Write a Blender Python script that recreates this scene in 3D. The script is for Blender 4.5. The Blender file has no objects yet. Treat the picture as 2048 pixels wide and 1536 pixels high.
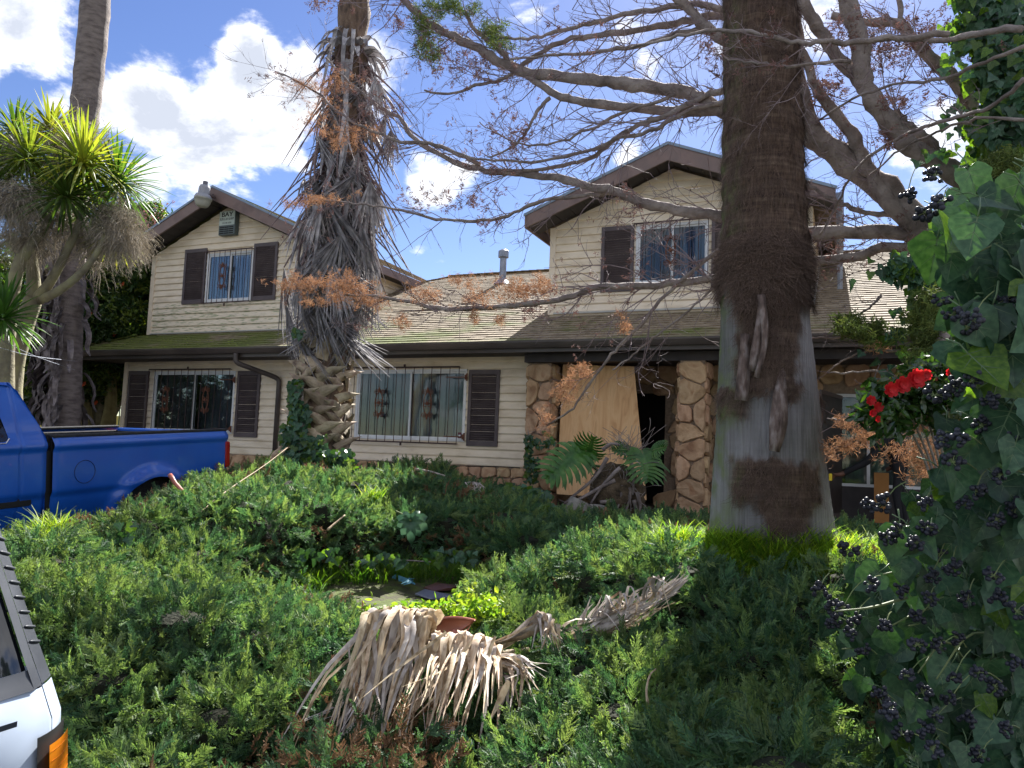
import bpy, math, random
import numpy as np
from mathutils import Vector, Matrix, Euler
from mathutils.noise import noise as pnoise

rnd = random.Random(7)
R = math.radians
PI = math.pi
sc = bpy.context.scene
COL = sc.collection

# ------------------------------------------------------------------ camera, sky, sun, exposure
YAW, PITCH, ROLL = R(23.337), R(4.827), R(2.1226)
FPX = 1538.0
CAM = np.array([0.0, -12.85, 1.6])
_f = np.array([-math.sin(YAW)*math.cos(PITCH), math.cos(YAW)*math.cos(PITCH), math.sin(PITCH)])
_r = np.array([math.cos(YAW), math.sin(YAW), 0.0])
_u = np.cross(_r, _f)
CR = _r*math.cos(ROLL)+_u*math.sin(ROLL)
CU = -_r*math.sin(ROLL)+_u*math.cos(ROLL)
CF = _f
cam_d = bpy.data.cameras.new('camera')
cam = bpy.data.objects.new('camera', cam_d)
COL.objects.link(cam)
cam_d.sensor_fit = 'HORIZONTAL'
cam_d.sensor_width = 36.0
cam_d.lens = 36.0*FPX/2048.0
cam_d.clip_start = 0.05
cam_d.clip_end = 2000.0
mw = Matrix(((CR[0], CU[0], -CF[0], CAM[0]), (CR[1], CU[1], -CF[1], CAM[1]), (CR[2], CU[2], -CF[2], CAM[2]), (0, 0, 0, 1)))
cam.matrix_world = mw
sc.camera = cam

def ray(x, y):
    return CF+CR*(x-1024)/FPX-CU*(y-768)/FPX
def dep(x, y, t):
    return CAM+ray(x, y)*t
def ony(x, y, Y):
    d = ray(x, y)
    return CAM+d*((Y-CAM[1])/d[1])
def onz(x, y, Z):
    d = ray(x, y)
    return CAM+d*((Z-CAM[2])/d[2])

SUN_EL, SUN_AZ = R(41.5), R(-3.0)     # the sun stands behind the house (+y)
world = bpy.data.worlds.new('World')
sc.world = world
world.use_nodes = True
wn = world.node_tree.nodes
wl = world.node_tree.links
wn.clear()
wo = wn.new('ShaderNodeOutputWorld')
bg = wn.new('ShaderNodeBackground')
sky = wn.new('ShaderNodeTexSky')
sky.sky_type = 'NISHITA'
sky.sun_disc = False
sky.sun_elevation = SUN_EL
sky.sun_rotation = SUN_AZ
sky.air_density = 1.0
sky.dust_density = 0.2
sky.ozone_density = 2.2
bg.inputs['Strength'].default_value = 0.06
tc = wn.new('ShaderNodeTexCoord')
def wmath(op, a, b=None, c=None):
    n = wn.new('ShaderNodeMath'); n.operation = op
    for i, q in enumerate((a, b, c)):
        if q is None: continue
        if isinstance(q, (int, float)): n.inputs[i].default_value = q
        else: wl.new(q, n.inputs[i])
    return n.outputs[0]
nz = wn.new('ShaderNodeTexNoise'); nz.inputs['Scale'].default_value = 5.5; nz.inputs['Detail'].default_value = 9; nz.inputs['Roughness'].default_value = 0.62
nz.inputs['Distortion'].default_value = 0.25
mp = wn.new('ShaderNodeMapping'); mp.inputs['Scale'].default_value = (1, 1, 1.7)
wl.new(tc.outputs['Generated'], mp.inputs['Vector'])
wl.new(mp.outputs[0], nz.inputs['Vector'])
# cumulus clouds: a place in the sky, a size, and how dense
CLOUDS = [(15, 20, .085, 1.0), (-60, 40, .10, 1.), (330, 200, .060, 1.0), (430, 240, .075, 1.1), (500, 150, .050, 1.15), (575, 190, .055, 1.05),
          (540, 260, .055, .95), (470, 320, .045, .65), (110, 205, .032, .8), (205, 215, .035, .75), (290, 360, .03, .6), (740, 160, .045, .85), (760, 220, .04, .7), (860, 370, .05, 1.0), (920, 340, .045, .85),
          (780, 330, .04, .6), (835, 505, .026, .8), (870, 520, .026, .8), (910, 534, .022, .6), (1250, 310, .025, .6), (1260, 90, .10, .40), (1500, 120, .12, .42), (1850, 250, .11, .42)]
fld = None
nrm = wn.new('ShaderNodeVectorMath'); nrm.operation = 'NORMALIZE'
wl.new(tc.outputs['Generated'], nrm.inputs[0])
for (cx, cy, cr, cd) in CLOUDS:
    d = ray(cx, cy); d = d/np.linalg.norm(d)
    di = wn.new('ShaderNodeVectorMath'); di.operation = 'DISTANCE'
    wl.new(nrm.outputs[0], di.inputs[0]); di.inputs[1].default_value = tuple(d)
    g = wmath('MULTIPLY', di.outputs['Value'], 1.0/cr)
    g = wmath('POWER', g, 2.0)
    g = wmath('MULTIPLY', g, -1.0)
    g = wmath('EXPONENT', g)
    g = wmath('MULTIPLY', g, cd)
    fld = g if fld is None else wmath('MAXIMUM', fld, g)
# thicker cloud outside the view only, added as fill for the shaded front
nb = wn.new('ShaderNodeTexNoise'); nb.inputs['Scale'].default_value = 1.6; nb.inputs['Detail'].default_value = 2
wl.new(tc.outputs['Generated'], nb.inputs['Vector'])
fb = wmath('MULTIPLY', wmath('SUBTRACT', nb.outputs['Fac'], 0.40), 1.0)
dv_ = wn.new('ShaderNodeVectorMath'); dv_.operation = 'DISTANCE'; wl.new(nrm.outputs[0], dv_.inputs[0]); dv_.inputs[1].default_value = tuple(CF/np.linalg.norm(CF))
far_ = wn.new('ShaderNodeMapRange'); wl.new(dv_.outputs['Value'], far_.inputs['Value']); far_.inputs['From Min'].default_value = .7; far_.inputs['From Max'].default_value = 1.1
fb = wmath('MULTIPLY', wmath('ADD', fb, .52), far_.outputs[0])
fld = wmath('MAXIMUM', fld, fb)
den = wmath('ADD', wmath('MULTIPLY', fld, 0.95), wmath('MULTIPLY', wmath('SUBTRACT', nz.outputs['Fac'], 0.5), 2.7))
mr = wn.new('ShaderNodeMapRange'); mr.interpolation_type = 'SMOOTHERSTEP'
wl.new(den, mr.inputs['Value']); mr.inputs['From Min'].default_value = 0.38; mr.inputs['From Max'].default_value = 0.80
# thick cloud is greyer in the middle
mg = wn.new('ShaderNodeMapRange')
nz2 = wn.new('ShaderNodeTexNoise'); nz2.inputs['Scale'].default_value = 9.; nz2.inputs['Detail'].default_value = 4
wl.new(mp.outputs[0], nz2.inputs['Vector'])
wl.new(wmath('ADD', den, wmath('MULTIPLY', wmath('SUBTRACT', nz2.outputs['Fac'], .5), .5)), mg.inputs['Value'])
mg.inputs['From Min'].default_value = 0.52; mg.inputs['From Max'].default_value = 1.05
cc = wn.new('ShaderNodeMix'); cc.data_type = 'RGBA'
wl.new(mg.outputs[0], cc.inputs['Factor'])
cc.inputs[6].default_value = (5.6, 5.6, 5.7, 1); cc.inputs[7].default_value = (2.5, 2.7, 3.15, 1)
# sky: a touch more saturated, as in the photograph
hs = wn.new('ShaderNodeHueSaturation'); hs.inputs['Saturation'].default_value = 1.16; hs.inputs['Hue'].default_value = .517; hs.inputs['Value'].default_value = .52
wl.new(sky.outputs[0], hs.inputs['Color'])
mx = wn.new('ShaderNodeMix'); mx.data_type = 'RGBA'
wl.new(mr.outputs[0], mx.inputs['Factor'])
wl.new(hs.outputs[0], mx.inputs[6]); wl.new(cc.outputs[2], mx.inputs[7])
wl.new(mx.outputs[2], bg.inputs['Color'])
wl.new(bg.outputs[0], wo.inputs[0])

sun_d = bpy.data.lights.new('sun', 'SUN')
sun_d.energy = 3.7
sun_d.angle = R(0.5)
sun_d.color = (1.0, .965, .91)
sun = bpy.data.objects.new('sun', sun_d)
COL.objects.link(sun)
sdir = Vector((math.sin(SUN_AZ)*math.cos(SUN_EL), math.cos(SUN_AZ)*math.cos(SUN_EL), math.sin(SUN_EL)))
sun.rotation_euler = sdir.to_track_quat('Z', 'Y').to_euler()
sun.location = (0, 20, 30)
sc.view_settings.view_transform = 'Standard'
sc.view_settings.look = 'None'
sc.view_settings.gamma = 1.0
sc.view_settings.use_curve_mapping = False
sc.view_settings.exposure = 2.3

# ------------------------------------------------------------------ helpers
def setp(o, label=None, cat=None, group=None, kind=None):
    if label: o['label'] = label
    if cat: o['category'] = cat
    if group: o['group'] = group
    if kind: o['kind'] = kind
    return o
BASE = {}
def thing(name, loc, label, cat, group=None):
    o = bpy.data.objects.new(name, None); COL.objects.link(o)
    o.empty_display_size = .2
    o.location = loc
    BASE[o] = Vector(loc)
    return setp(o, label, cat, group)
def attach(o, parent):
    if parent is not None:
        o.parent = parent
        b = BASE.get(parent)
        if b is not None: o.matrix_parent_inverse = Matrix.Translation(-b)
    return o

class MB:
    def __init__(s): s.v = []; s.f = []; s.n = 0
    def add(s, v, f):
        s.v.extend([tuple(map(float, q)) for q in v]); n = s.n
        s.f.extend([tuple(i+n for i in q) for q in f]); s.n += len(v)
        return s
    def box(s, x0, x1, y0, y1, z0, z1, M=None):
        v = [(x, y, z) for x in (x0, x1) for y in (y0, y1) for z in (z0, z1)]
        if M is not None: v = [tuple(M @ Vector(q)) for q in v]
        return s.add(v, [(0, 1, 3, 2), (4, 6, 7, 5), (0, 4, 5, 1), (2, 3, 7, 6), (0, 2, 6, 4), (1, 5, 7, 3)])
    def bar(s, a, b, w, h, up=(0, 0, 1)):
        a = np.array(a, float); b = np.array(b, float); d = b-a; d /= np.linalg.norm(d)+1e-9
        r = np.cross(d, up); r /= np.linalg.norm(r)+1e-9; u = np.cross(r, d)
        v = []
        for p in (a, b):
            for sx, sy in ((-1, -1), (1, -1), (1, 1), (-1, 1)): v.append(p+r*w*sx/2+u*h*sy/2)
        return s.add(v, [(3, 2, 1, 0), (4, 5, 6, 7), (0, 1, 5, 4), (1, 2, 6, 5), (2, 3, 7, 6), (3, 0, 4, 7)])
    def tube(s, P, rad, n=6, cap=True, jit=0, rn=None):
        P = [np.array(p, float) for p in P]; k = len(P)
        if not hasattr(rad, '__len__'): rad = [rad]*k
        T = []
        for i in range(k):
            d = P[min(i+1, k-1)]-P[max(i-1, 0)]; T.append(d/(np.linalg.norm(d)+1e-9))
        a = np.array((0, 0, 1.)) if abs(T[0][2]) < .9 else np.array((1., 0, 0))
        N = np.cross(T[0], a); N /= np.linalg.norm(N)
        v = []; f = []
        for i in range(k):
            N = N-T[i]*(N@T[i]); N /= np.linalg.norm(N)+1e-9; B = np.cross(T[i], N)
            for j in range(n):
                t = 2*PI*j/n; rr = rad[i]*(1+(jit*(rn or rnd).uniform(-1, 1) if jit else 0))
                v.append(P[i]+(N*math.cos(t)+B*math.sin(t))*rr)
        for i in range(k-1):
            for j in range(n):
                j2 = (j+1) % n
                f.append((i*n+j, i*n+j2, (i+1)*n+j2, (i+1)*n+j))
        if cap:
            f.append(tuple(range(n-1, -1, -1))); f.append(tuple((k-1)*n+j for j in range(n)))
        return s.add(v, f)
    def ribbon(s, P, W, side, fold=0.0):
        """flat leaf along P with widths W; side = across direction(s); fold lifts the midrib"""
        k = len(P); v = []; f = []
        P = [np.array(p, float) for p in P]
        for i in range(k):
            sd = np.array(side[i] if hasattr(side[0], '__len__') else side, float)
            t = P[min(i+1, k-1)]-P[max(i-1, 0)]
            sd = sd-t*(sd@t)/(t@t+1e-12); sd /= np.linalg.norm(sd)+1e-9
            nn = np.cross(t, sd); nn /= np.linalg.norm(nn)+1e-9
            if fold:
                v += [P[i]-sd*W[i]/2, P[i]-nn*W[i]*fold, P[i]+sd*W[i]/2]
            else:
                v += [P[i]-sd*W[i]/2, P[i]+sd*W[i]/2]
        m = 3 if fold else 2
        for i in range(k-1):
            for j in range(m-1):
                f.append((i*m+j, i*m+j+1, (i+1)*m+j+1, (i+1)*m+j))
        return s.add(v, f)
    def lathe(s, prof, c=(0, 0, 0), n=24, M=None, cap=True):
        v = []; f = []
        for r, z in prof:
            for j in range(n):
                t = 2*PI*j/n; q = Vector((r*math.cos(t), r*math.sin(t), z))
                if M is not None: q = M @ q
                v.append((q[0]+c[0], q[1]+c[1], q[2]+c[2]))
        k = len(prof)
        for i in range(k-1):
            for j in range(n):
                j2 = (j+1) % n; f.append((i*n+j, i*n+j2, (i+1)*n+j2, (i+1)*n+j))
        if cap: f.append(tuple(range(n-1, -1, -1))); f.append(tuple((k-1)*n+j for j in range(n)))
        return s.add(v, f)
    def prism(s, poly, h, fn):
        """poly (u,v) extruded by h: fn(u,v,w)->xyz"""
        n = len(poly)
        v = [fn(a, b, 0) for a, b in poly]+[fn(a, b, h) for a, b in poly]
        f = [tuple(range(n-1, -1, -1)), tuple(range(n, 2*n))]
        for i in range(n): f.append((i, (i+1) % n, n+(i+1) % n, n+i))
        return s.add(v, f)
    def mesh(s, name, m=None, smooth=False):
        me = bpy.data.meshes.new(name)
        me.from_pydata(s.v, [], s.f)
        if m is not None: me.materials.append(m)
        if smooth: me.shade_smooth()
        return me
    def build(s, name, m=None, parent=None, smooth=False, kind=None):
        return put(name, s.mesh(name, m, smooth), parent, kind)
def put(name, me, parent=None, kind=None, M=None):
    o = bpy.data.objects.new(name, me); COL.objects.link(o)
    attach(o, parent)
    if M is not None: o.matrix_basis = M
    if kind: o['kind'] = kind
    return o
def bevel(o, w, seg=2):
    b = o.modifiers.new('b', 'BEVEL'); b.width = w; b.segments = seg; b.limit_method = 'ANGLE'; b.angle_limit = R(35)
    return o

# ---- materials
def mat(name, cols, scale=6, rough=.7, bump=0., bscale=None, metal=0., rand=0., hrand=0., trans=0., stretch=(1, 1, 1), world=False, detail=5, spec=.4, coat=0., tcol=None, dist=0., pos=None, lo=.3, hi=.7):
    m = bpy.data.materials.new(name); m.use_nodes = True
    nt = m.node_tree; N = nt.nodes; L = nt.links
    b = N['Principled BSDF']
    b.inputs['Roughness'].default_value = rough
    b.inputs['Metallic'].default_value = metal
    b.inputs['Specular IOR Level'].default_value = spec
    if coat: b.inputs['Coat Weight'].default_value = coat; b.inputs['Coat Roughness'].default_value = .05
    if world:
        g = N.new('ShaderNodeNewGeometry'); vec = g.outputs['Position']
    else:
        g = N.new('ShaderNodeTexCoord'); vec = g.outputs['Object']
    mpn = N.new('ShaderNodeMapping'); mpn.inputs['Scale'].default_value = stretch
    L.new(vec, mpn.inputs['Vector'])
    oi = N.new('ShaderNodeObjectInfo')
    if rand or hrand:
        cm = N.new('ShaderNodeCombineXYZ')
        mm = N.new('ShaderNodeMath'); mm.operation = 'MULTIPLY'; mm.inputs[1].default_value = 37.
        L.new(oi.outputs['Random'], mm.inputs[0]); L.new(mm.outputs[0], cm.inputs[0]); L.new(mm.outputs[0], cm.inputs[1])
        L.new(cm.outputs[0], mpn.inputs['Location'])
    nzn = N.new('ShaderNodeTexNoise'); nzn.inputs['Scale'].default_value = scale; nzn.inputs['Detail'].default_value = detail
    nzn.inputs['Distortion'].default_value = dist
    L.new(mpn.outputs[0], nzn.inputs['Vector'])
    cr = N.new('ShaderNodeValToRGB')
    k = len(cols)
    el = cr.color_ramp.elements
    while len(el) < k: el.new(.5)
    for i, c in enumerate(cols):
        el[i].position = (pos[i] if pos else (lo+(hi-lo)*i/max(1, k-1))); el[i].color = (*c, 1)
    L.new(nzn.outputs['Fac'], cr.inputs['Fac'])
    out = cr.outputs['Color']
    if rand or hrand:
        h = N.new('ShaderNodeHueSaturation'); L.new(out, h.inputs['Color'])
        a = N.new('ShaderNodeMapRange'); L.new(oi.outputs['Random'], a.inputs['Value']); a.inputs['To Min'].default_value = 1-rand; a.inputs['To Max'].default_value = 1+rand
        L.new(a.outputs[0], h.inputs['Value'])
        if hrand:
            wn2 = N.new('ShaderNodeTexWhiteNoise'); wn2.noise_dimensions = '1D'; L.new(oi.outputs['Random'], wn2.inputs['W'])
            a2 = N.new('ShaderNodeMapRange'); L.new(wn2.outputs['Value'], a2.inputs['Value']); a2.inputs['To Min'].default_value = .5-hrand; a2.inputs['To Max'].default_value = .5+hrand
            L.new(a2.outputs[0], h.inputs['Hue'])
        out = h.outputs[0]
    L.new(out, b.inputs['Base Color'])
    if bump:
        n2 = N.new('ShaderNodeTexNoise'); n2.inputs['Scale'].default_value = bscale or scale*4; n2.inputs['Detail'].default_value = 6
        L.new(mpn.outputs[0], n2.inputs['Vector'])
        bp = N.new('ShaderNodeBump'); bp.inputs['Strength'].default_value = min(1., bump); bp.inputs['Distance'].default_value = .02*max(1, bump)
        L.new(n2.outputs['Fac'], bp.inputs['Height']); L.new(bp.outputs[0], b.inputs['Normal'])
    if trans:
        t = N.new('ShaderNodeBsdfTranslucent')
        if tcol:
            mxx = N.new('ShaderNodeMix'); mxx.data_type = 'RGBA'; mxx.blend_type = 'MULTIPLY'; mxx.inputs[0].default_value = 1
            L.new(out, mxx.inputs[6]); mxx.inputs[7].default_value = (*tcol, 1); L.new(mxx.outputs[2], t.inputs[0])
        else: L.new(out, t.inputs[0])
        ms = N.new('ShaderNodeMixShader'); ms.inputs[0].default_value = trans
        L.new(b.outputs[0], ms.inputs[1]); L.new(t.outputs[0], ms.inputs[2])
        L.new(ms.outputs[0], N['Material Output'].inputs[0])
    return m
def flat(name, c, rough=.5, metal=0., **k):
    c2 = tuple(q*.86 for q in c)
    return mat(name, [c2, c], scale=k.pop('scale', 9), rough=rough, metal=metal, **k)
def glass_mat(name, tint=(.8, .86, .88), rough=.02):
    m = bpy.data.materials.new(name); m.use_nodes = True
    N = m.node_tree.nodes; L = m.node_tree.links
    N.remove(N['Principled BSDF'])
    t = N.new('ShaderNodeBsdfTransparent'); t.inputs[0].default_value = (*tint, 1)
    g = N.new('ShaderNodeBsdfGlossy'); g.inputs['Roughness'].default_value = rough
    fr = N.new('ShaderNodeFresnel'); fr.inputs[0].default_value = 1.5
    n = N.new('ShaderNodeTexNoise'); n.inputs['Scale'].default_value = 1.3
    bp = N.new('ShaderNodeBump'); bp.inputs['Strength'].default_value = .12; bp.inputs['Distance'].default_value = .05
    L.new(n.outputs[0], bp.inputs['Height']); L.new(bp.outputs[0], g.inputs['Normal'])
    a = N.new('ShaderNodeMath'); a.operation = 'MULTIPLY_ADD'; a.inputs[1].default_value = .75; a.inputs[2].default_value = .01; a.use_clamp = True
    L.new(fr.outputs[0], a.inputs[0])
    ms = N.new('ShaderNodeMixShader'); L.new(a.outputs[0], ms.inputs[0]); L.new(t.outputs[0], ms.inputs[1]); L.new(g.outputs[0], ms.inputs[2])
    L.new(ms.outputs[0], N['Material Output'].inputs[0])
    return m

# ---- point instancing (foliage stuff)
def scatter(name, src_meshes, pts, eul, scl, parent=None, idx=None, kind='stuff'):
    """one object carrying thousands of small sprays: points + geometry nodes"""
    pts = np.asarray(pts, np.float32); eul = np.asarray(eul, np.float32); scl = np.asarray(scl, np.float32)
    n = len(pts); K = len(src_meshes)
    if idx is None: idx = np.array([rnd.randrange(K) for _ in range(n)], np.int32)
    me = bpy.data.meshes.new(name)
    me.vertices.add(n); me.vertices.foreach_set('co', pts.ravel())
    a = me.attributes.new('rot', 'FLOAT_VECTOR', 'POINT'); a.data.foreach_set('vector', eul.ravel())
    a = me.attributes.new('scl', 'FLOAT', 'POINT'); a.data.foreach_set('value', scl)
    a = me.attributes.new('idx', 'INT', 'POINT'); a.data.foreach_set('value', np.asarray(idx, np.int32))
    o = put(name, me, parent, kind)
    ng = bpy.data.node_groups.new(name, 'GeometryNodeTree')
    ng.interface.new_socket('Geometry', in_out='INPUT', socket_type='NodeSocketGeometry')
    ng.interface.new_socket('Geometry', in_out='OUTPUT', socket_type='NodeSocketGeometry')
    N = ng.nodes; L = ng.links
    gi = N.new('NodeGroupInput'); go = N.new('NodeGroupOutput')
    jn = N.new('GeometryNodeJoinGeometry')
    def attr(nm, ty):
        q = N.new('GeometryNodeInputNamedAttribute'); q.data_type = ty; q.inputs['Name'].default_value = nm
        return q.outputs['Attribute']
    ar = attr('rot', 'FLOAT_VECTOR'); asx = attr('scl', 'FLOAT'); ai = attr('idx', 'INT')
    er = N.new('FunctionNodeEulerToRotation'); L.new(ar, er.inputs[0])
    for k, sm in enumerate(src_meshes):
        so = SRC.get(sm)
        if so is None:
            so = bpy.data.objects.new(sm.name, sm); SRC[sm] = so
        oi = N.new('GeometryNodeObjectInfo'); oi.inputs['Object'].default_value = so
        oi.inputs['As Instance'].default_value = False
        ip = N.new('GeometryNodeInstanceOnPoints')
        cp = N.new('FunctionNodeCompare'); cp.data_type = 'INT'; cp.operation = 'EQUAL'
        ci = [s_ for s_ in cp.inputs if s_.type == 'INT']
        L.new(ai, ci[0]); ci[1].default_value = k
        L.new(gi.outputs[0], ip.inputs['Points']); L.new(cp.outputs[0], ip.inputs['Selection'])
        L.new(oi.outputs['Geometry'], ip.inputs['Instance']); L.new(er.outputs[0], ip.inputs['Rotation']); L.new(asx, ip.inputs['Scale'])
        L.new(ip.outputs[0], jn.inputs[0])
    L.new(jn.outputs[0], go.inputs[0])
    md = o.modifiers.new('scatter', 'NODES'); md.node_group = ng
    return o
SRC = {}
def aim(dirs, roll=None):
    """euler angles turning local +Z to dirs, with a random roll about it"""
    out = []
    for i, d in enumerate(dirs):
        d = Vector(d).normalized()
        q = d.to_track_quat('Z', 'Y')
        rr = rnd.uniform(0, 2*PI) if roll is None else (roll[i] if hasattr(roll, '__len__') else roll)
        out.append(tuple((q.to_matrix() @ Matrix.Rotation(rr, 3, 'Z')).to_euler()))
    return out
def spl(P, n):
    """Catmull-Rom through points P (any dimension)"""
    P = np.array(P, float); k = len(P)
    if k == 2: return [P[0]+(P[1]-P[0])*i/(n-1) for i in range(n)]
    Q = np.vstack([2*P[0]-P[1], P, 2*P[-1]-P[-2]]); out = []
    for i in range(n):
        t = (k-1)*i/(n-1); j = min(int(t), k-2); t -= j
        a, b, c, d = Q[j], Q[j+1], Q[j+2], Q[j+3]
        out.append(.5*((2*b)+(c-a)*t+(2*a-5*b+4*c-d)*t*t+(-a+3*b-3*c+d)*t**3))
    return out
# ------------------------------------------------------------------ materials of the house
M_siding = mat('siding_cream', [(.60, .50, .365), (.73, .63, .485), (.79, .695, .555)], scale=2.2, rough=.55, world=True, bump=.15, bscale=40, stretch=(1, 1, 2.5))
M_siding_d = mat('siding_mildew', [(.32, .34, .20), (.69, .60, .46), (.77, .68, .54)], scale=5.5, rough=.6, world=True, stretch=(1, 1, 7), pos=[.36, .46, .7])
M_trimc = mat('trim_cream', [(.64, .54, .41), (.75, .655, .52)], scale=4, rough=.55, world=True)
M_brown = mat('brown_paint', [(.052, .040, .042), (.085, .066, .064)], scale=3, rough=.5, world=True, bump=.1)
M_fascia = mat('fascia_brown', [(.12, .082, .075), (.19, .13, .115), (.15, .11, .10)], scale=2.5, rough=.55, world=True, bump=.1)
M_gutter = mat('gutter_brown', [(.045, .036, .034), (.085, .07, .062)], scale=3, rough=.38, world=True, stretch=(.5, 1, 1))
M_soffit = mat('soffit_dark', [(.03, .026, .028), (.055, .047, .047)], scale=4, rough=.7, world=True)
M_edge = flat('metal_drip_edge', (.20, .26, .33), rough=.4, metal=.3)
M_shut = mat('shutter_brown', [(.065, .05, .055), (.105, .085, .088)], scale=4, rough=.5, world=True)
M_white = flat('white_aluminium', (.72, .74, .76), rough=.4)
M_glass = glass_mat('window_glass')
M_curt = mat('curtain_grey', [(.06, .065, .08), (.13, .14, .16)], scale=2, rough=.9, stretch=(6, 1, .4), world=True)
M_curtw = mat('curtain_white', [(.16, .17, .19), (.30, .31, .34)], scale=2, rough=.9, stretch=(6, 1, .4), world=True)
M_blind = mat('window_screen_brown', [(.17, .155, .17), (.23, .21, .225)], scale=3, rough=.8)
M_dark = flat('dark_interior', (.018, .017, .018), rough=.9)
M_iron = mat('bar_iron', [(.035, .022, .022), (.075, .04, .035)], scale=15, rough=.7, world=True)
M_rust = mat('rusty_iron', [(.09, .035, .022), (.18, .075, .045)], scale=25, rough=.85, world=True)
M_stone = mat('sandstone', [(.22, .12, .065), (.37, .235, .135), (.48, .325, .20), (.33, .175, .095)], scale=3.5, rough=.85, bump=.9, bscale=14, rand=.16, hrand=.012, world=True, dist=.6)
M_mortar = mat('mortar', [(.20, .145, .105), (.30, .225, .165)], scale=20, rough=.9, bump=.5, world=True)
M_ply = mat('plywood', [(.50, .27, .115), (.62, .36, .165), (.68, .43, .215), (.56, .32, .14)], scale=1.6, rough=.6, stretch=(5, 5, .55), dist=1.4, world=True, detail=6)
M_galv = mat('galvanised', [(.15, .17, .21), (.26, .28, .33)], scale=8, rough=.4, metal=.6, world=True)
M_flash = flat('flashing', (.42, .42, .40), rough=.5)

def roof_mat():
    m = mat('asphalt_shingle', [(.14, .105, .07), (.235, .185, .125), (.31, .255, .175)], scale=7, rough=.9, bump=.4, bscale=90, world=True, rand=.08)
    nt = m.node_tree; N = nt.nodes; L = nt.links
    b = N['Principled BSDF']; old = b.inputs['Base Color'].links[0].from_socket
    g = N.new('ShaderNodeNewGeometry')
    mp_ = N.new('ShaderNodeMapping'); mp_.inputs['Scale'].default_value = (.55, 1.0, 1.0); L.new(g.outputs['Position'], mp_.inputs[0])
    n1 = N.new('ShaderNodeTexNoise'); n1.inputs['Scale'].default_value = 1.5; n1.inputs['Detail'].default_value = 8; n1.inputs['Roughness'].default_value = .65; L.new(mp_.outputs[0], n1.inputs['Vector'])
    sp = N.new('ShaderNodeSeparateXYZ'); L.new(g.outputs['Position'], sp.inputs[0])
    # moss is thickest low down on the left part of the roof
    a = N.new('ShaderNodeMapRange'); L.new(sp.outputs['Y'], a.inputs['Value']); a.inputs['From Min'].default_value = -.8; a.inputs['From Max'].default_value = 3.6; a.inputs['To Min'].default_value = .20; a.inputs['To Max'].default_value = -.08
    c = N.new('ShaderNodeMapRange'); L.new(sp.outputs['X'], c.inputs['Value']); c.inputs['From Min'].default_value = -16; c.inputs['From Max'].default_value = -1; c.inputs['To Min'].default_value = .10; c.inputs['To Max'].default_value = -.15
    s1 = N.new('ShaderNodeMath'); s1.operation = 'ADD'; L.new(a.outputs[0], s1.inputs[0]); L.new(c.outputs[0], s1.inputs[1])
    s2 = N.new('ShaderNodeMath'); s2.operation = 'ADD'; L.new(s1.outputs[0], s2.inputs[0]); L.new(n1.outputs[0], s2.inputs[1])
    r = N.new('ShaderNodeMapRange'); L.new(s2.outputs[0], r.inputs['Value']); r.inputs['From Min'].default_value = .54; r.inputs['From Max'].default_value = .70
    r.inputs['To Max'].default_value = .92
    cr = N.new('ShaderNodeValToRGB'); cr.color_ramp.elements[0].color = (.045, .075, .018, 1); cr.color_ramp.elements[1].color = (.17, .19, .03, 1)
    n3 = N.new('ShaderNodeTexNoise'); n3.inputs['Scale'].default_value = 6; L.new(g.outputs['Position'], n3.inputs['Vector']); L.new(n3.outputs[0], cr.inputs[0])
    mxn = N.new('ShaderNodeMix'); mxn.data_type = 'RGBA'; L.new(r.outputs[0], mxn.inputs[0]); L.new(old, mxn.inputs[6]); L.new(cr.outputs[0], mxn.inputs[7])
    L.new(mxn.outputs[2], b.inputs['Base Color'])
    return m
M_roof = roof_mat()
M_moss = mat('moss', [(.07, .11, .012), (.17, .23, .02), (.27, .32, .035)], scale=9, rough=1, bump=1, bscale=60, world=True)

house = thing('house', (-8, 3, .6), 'cream sided two storey house with brown shutters, barred windows and two gables', 'house')
GY = .6          # ground height by the house

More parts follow.
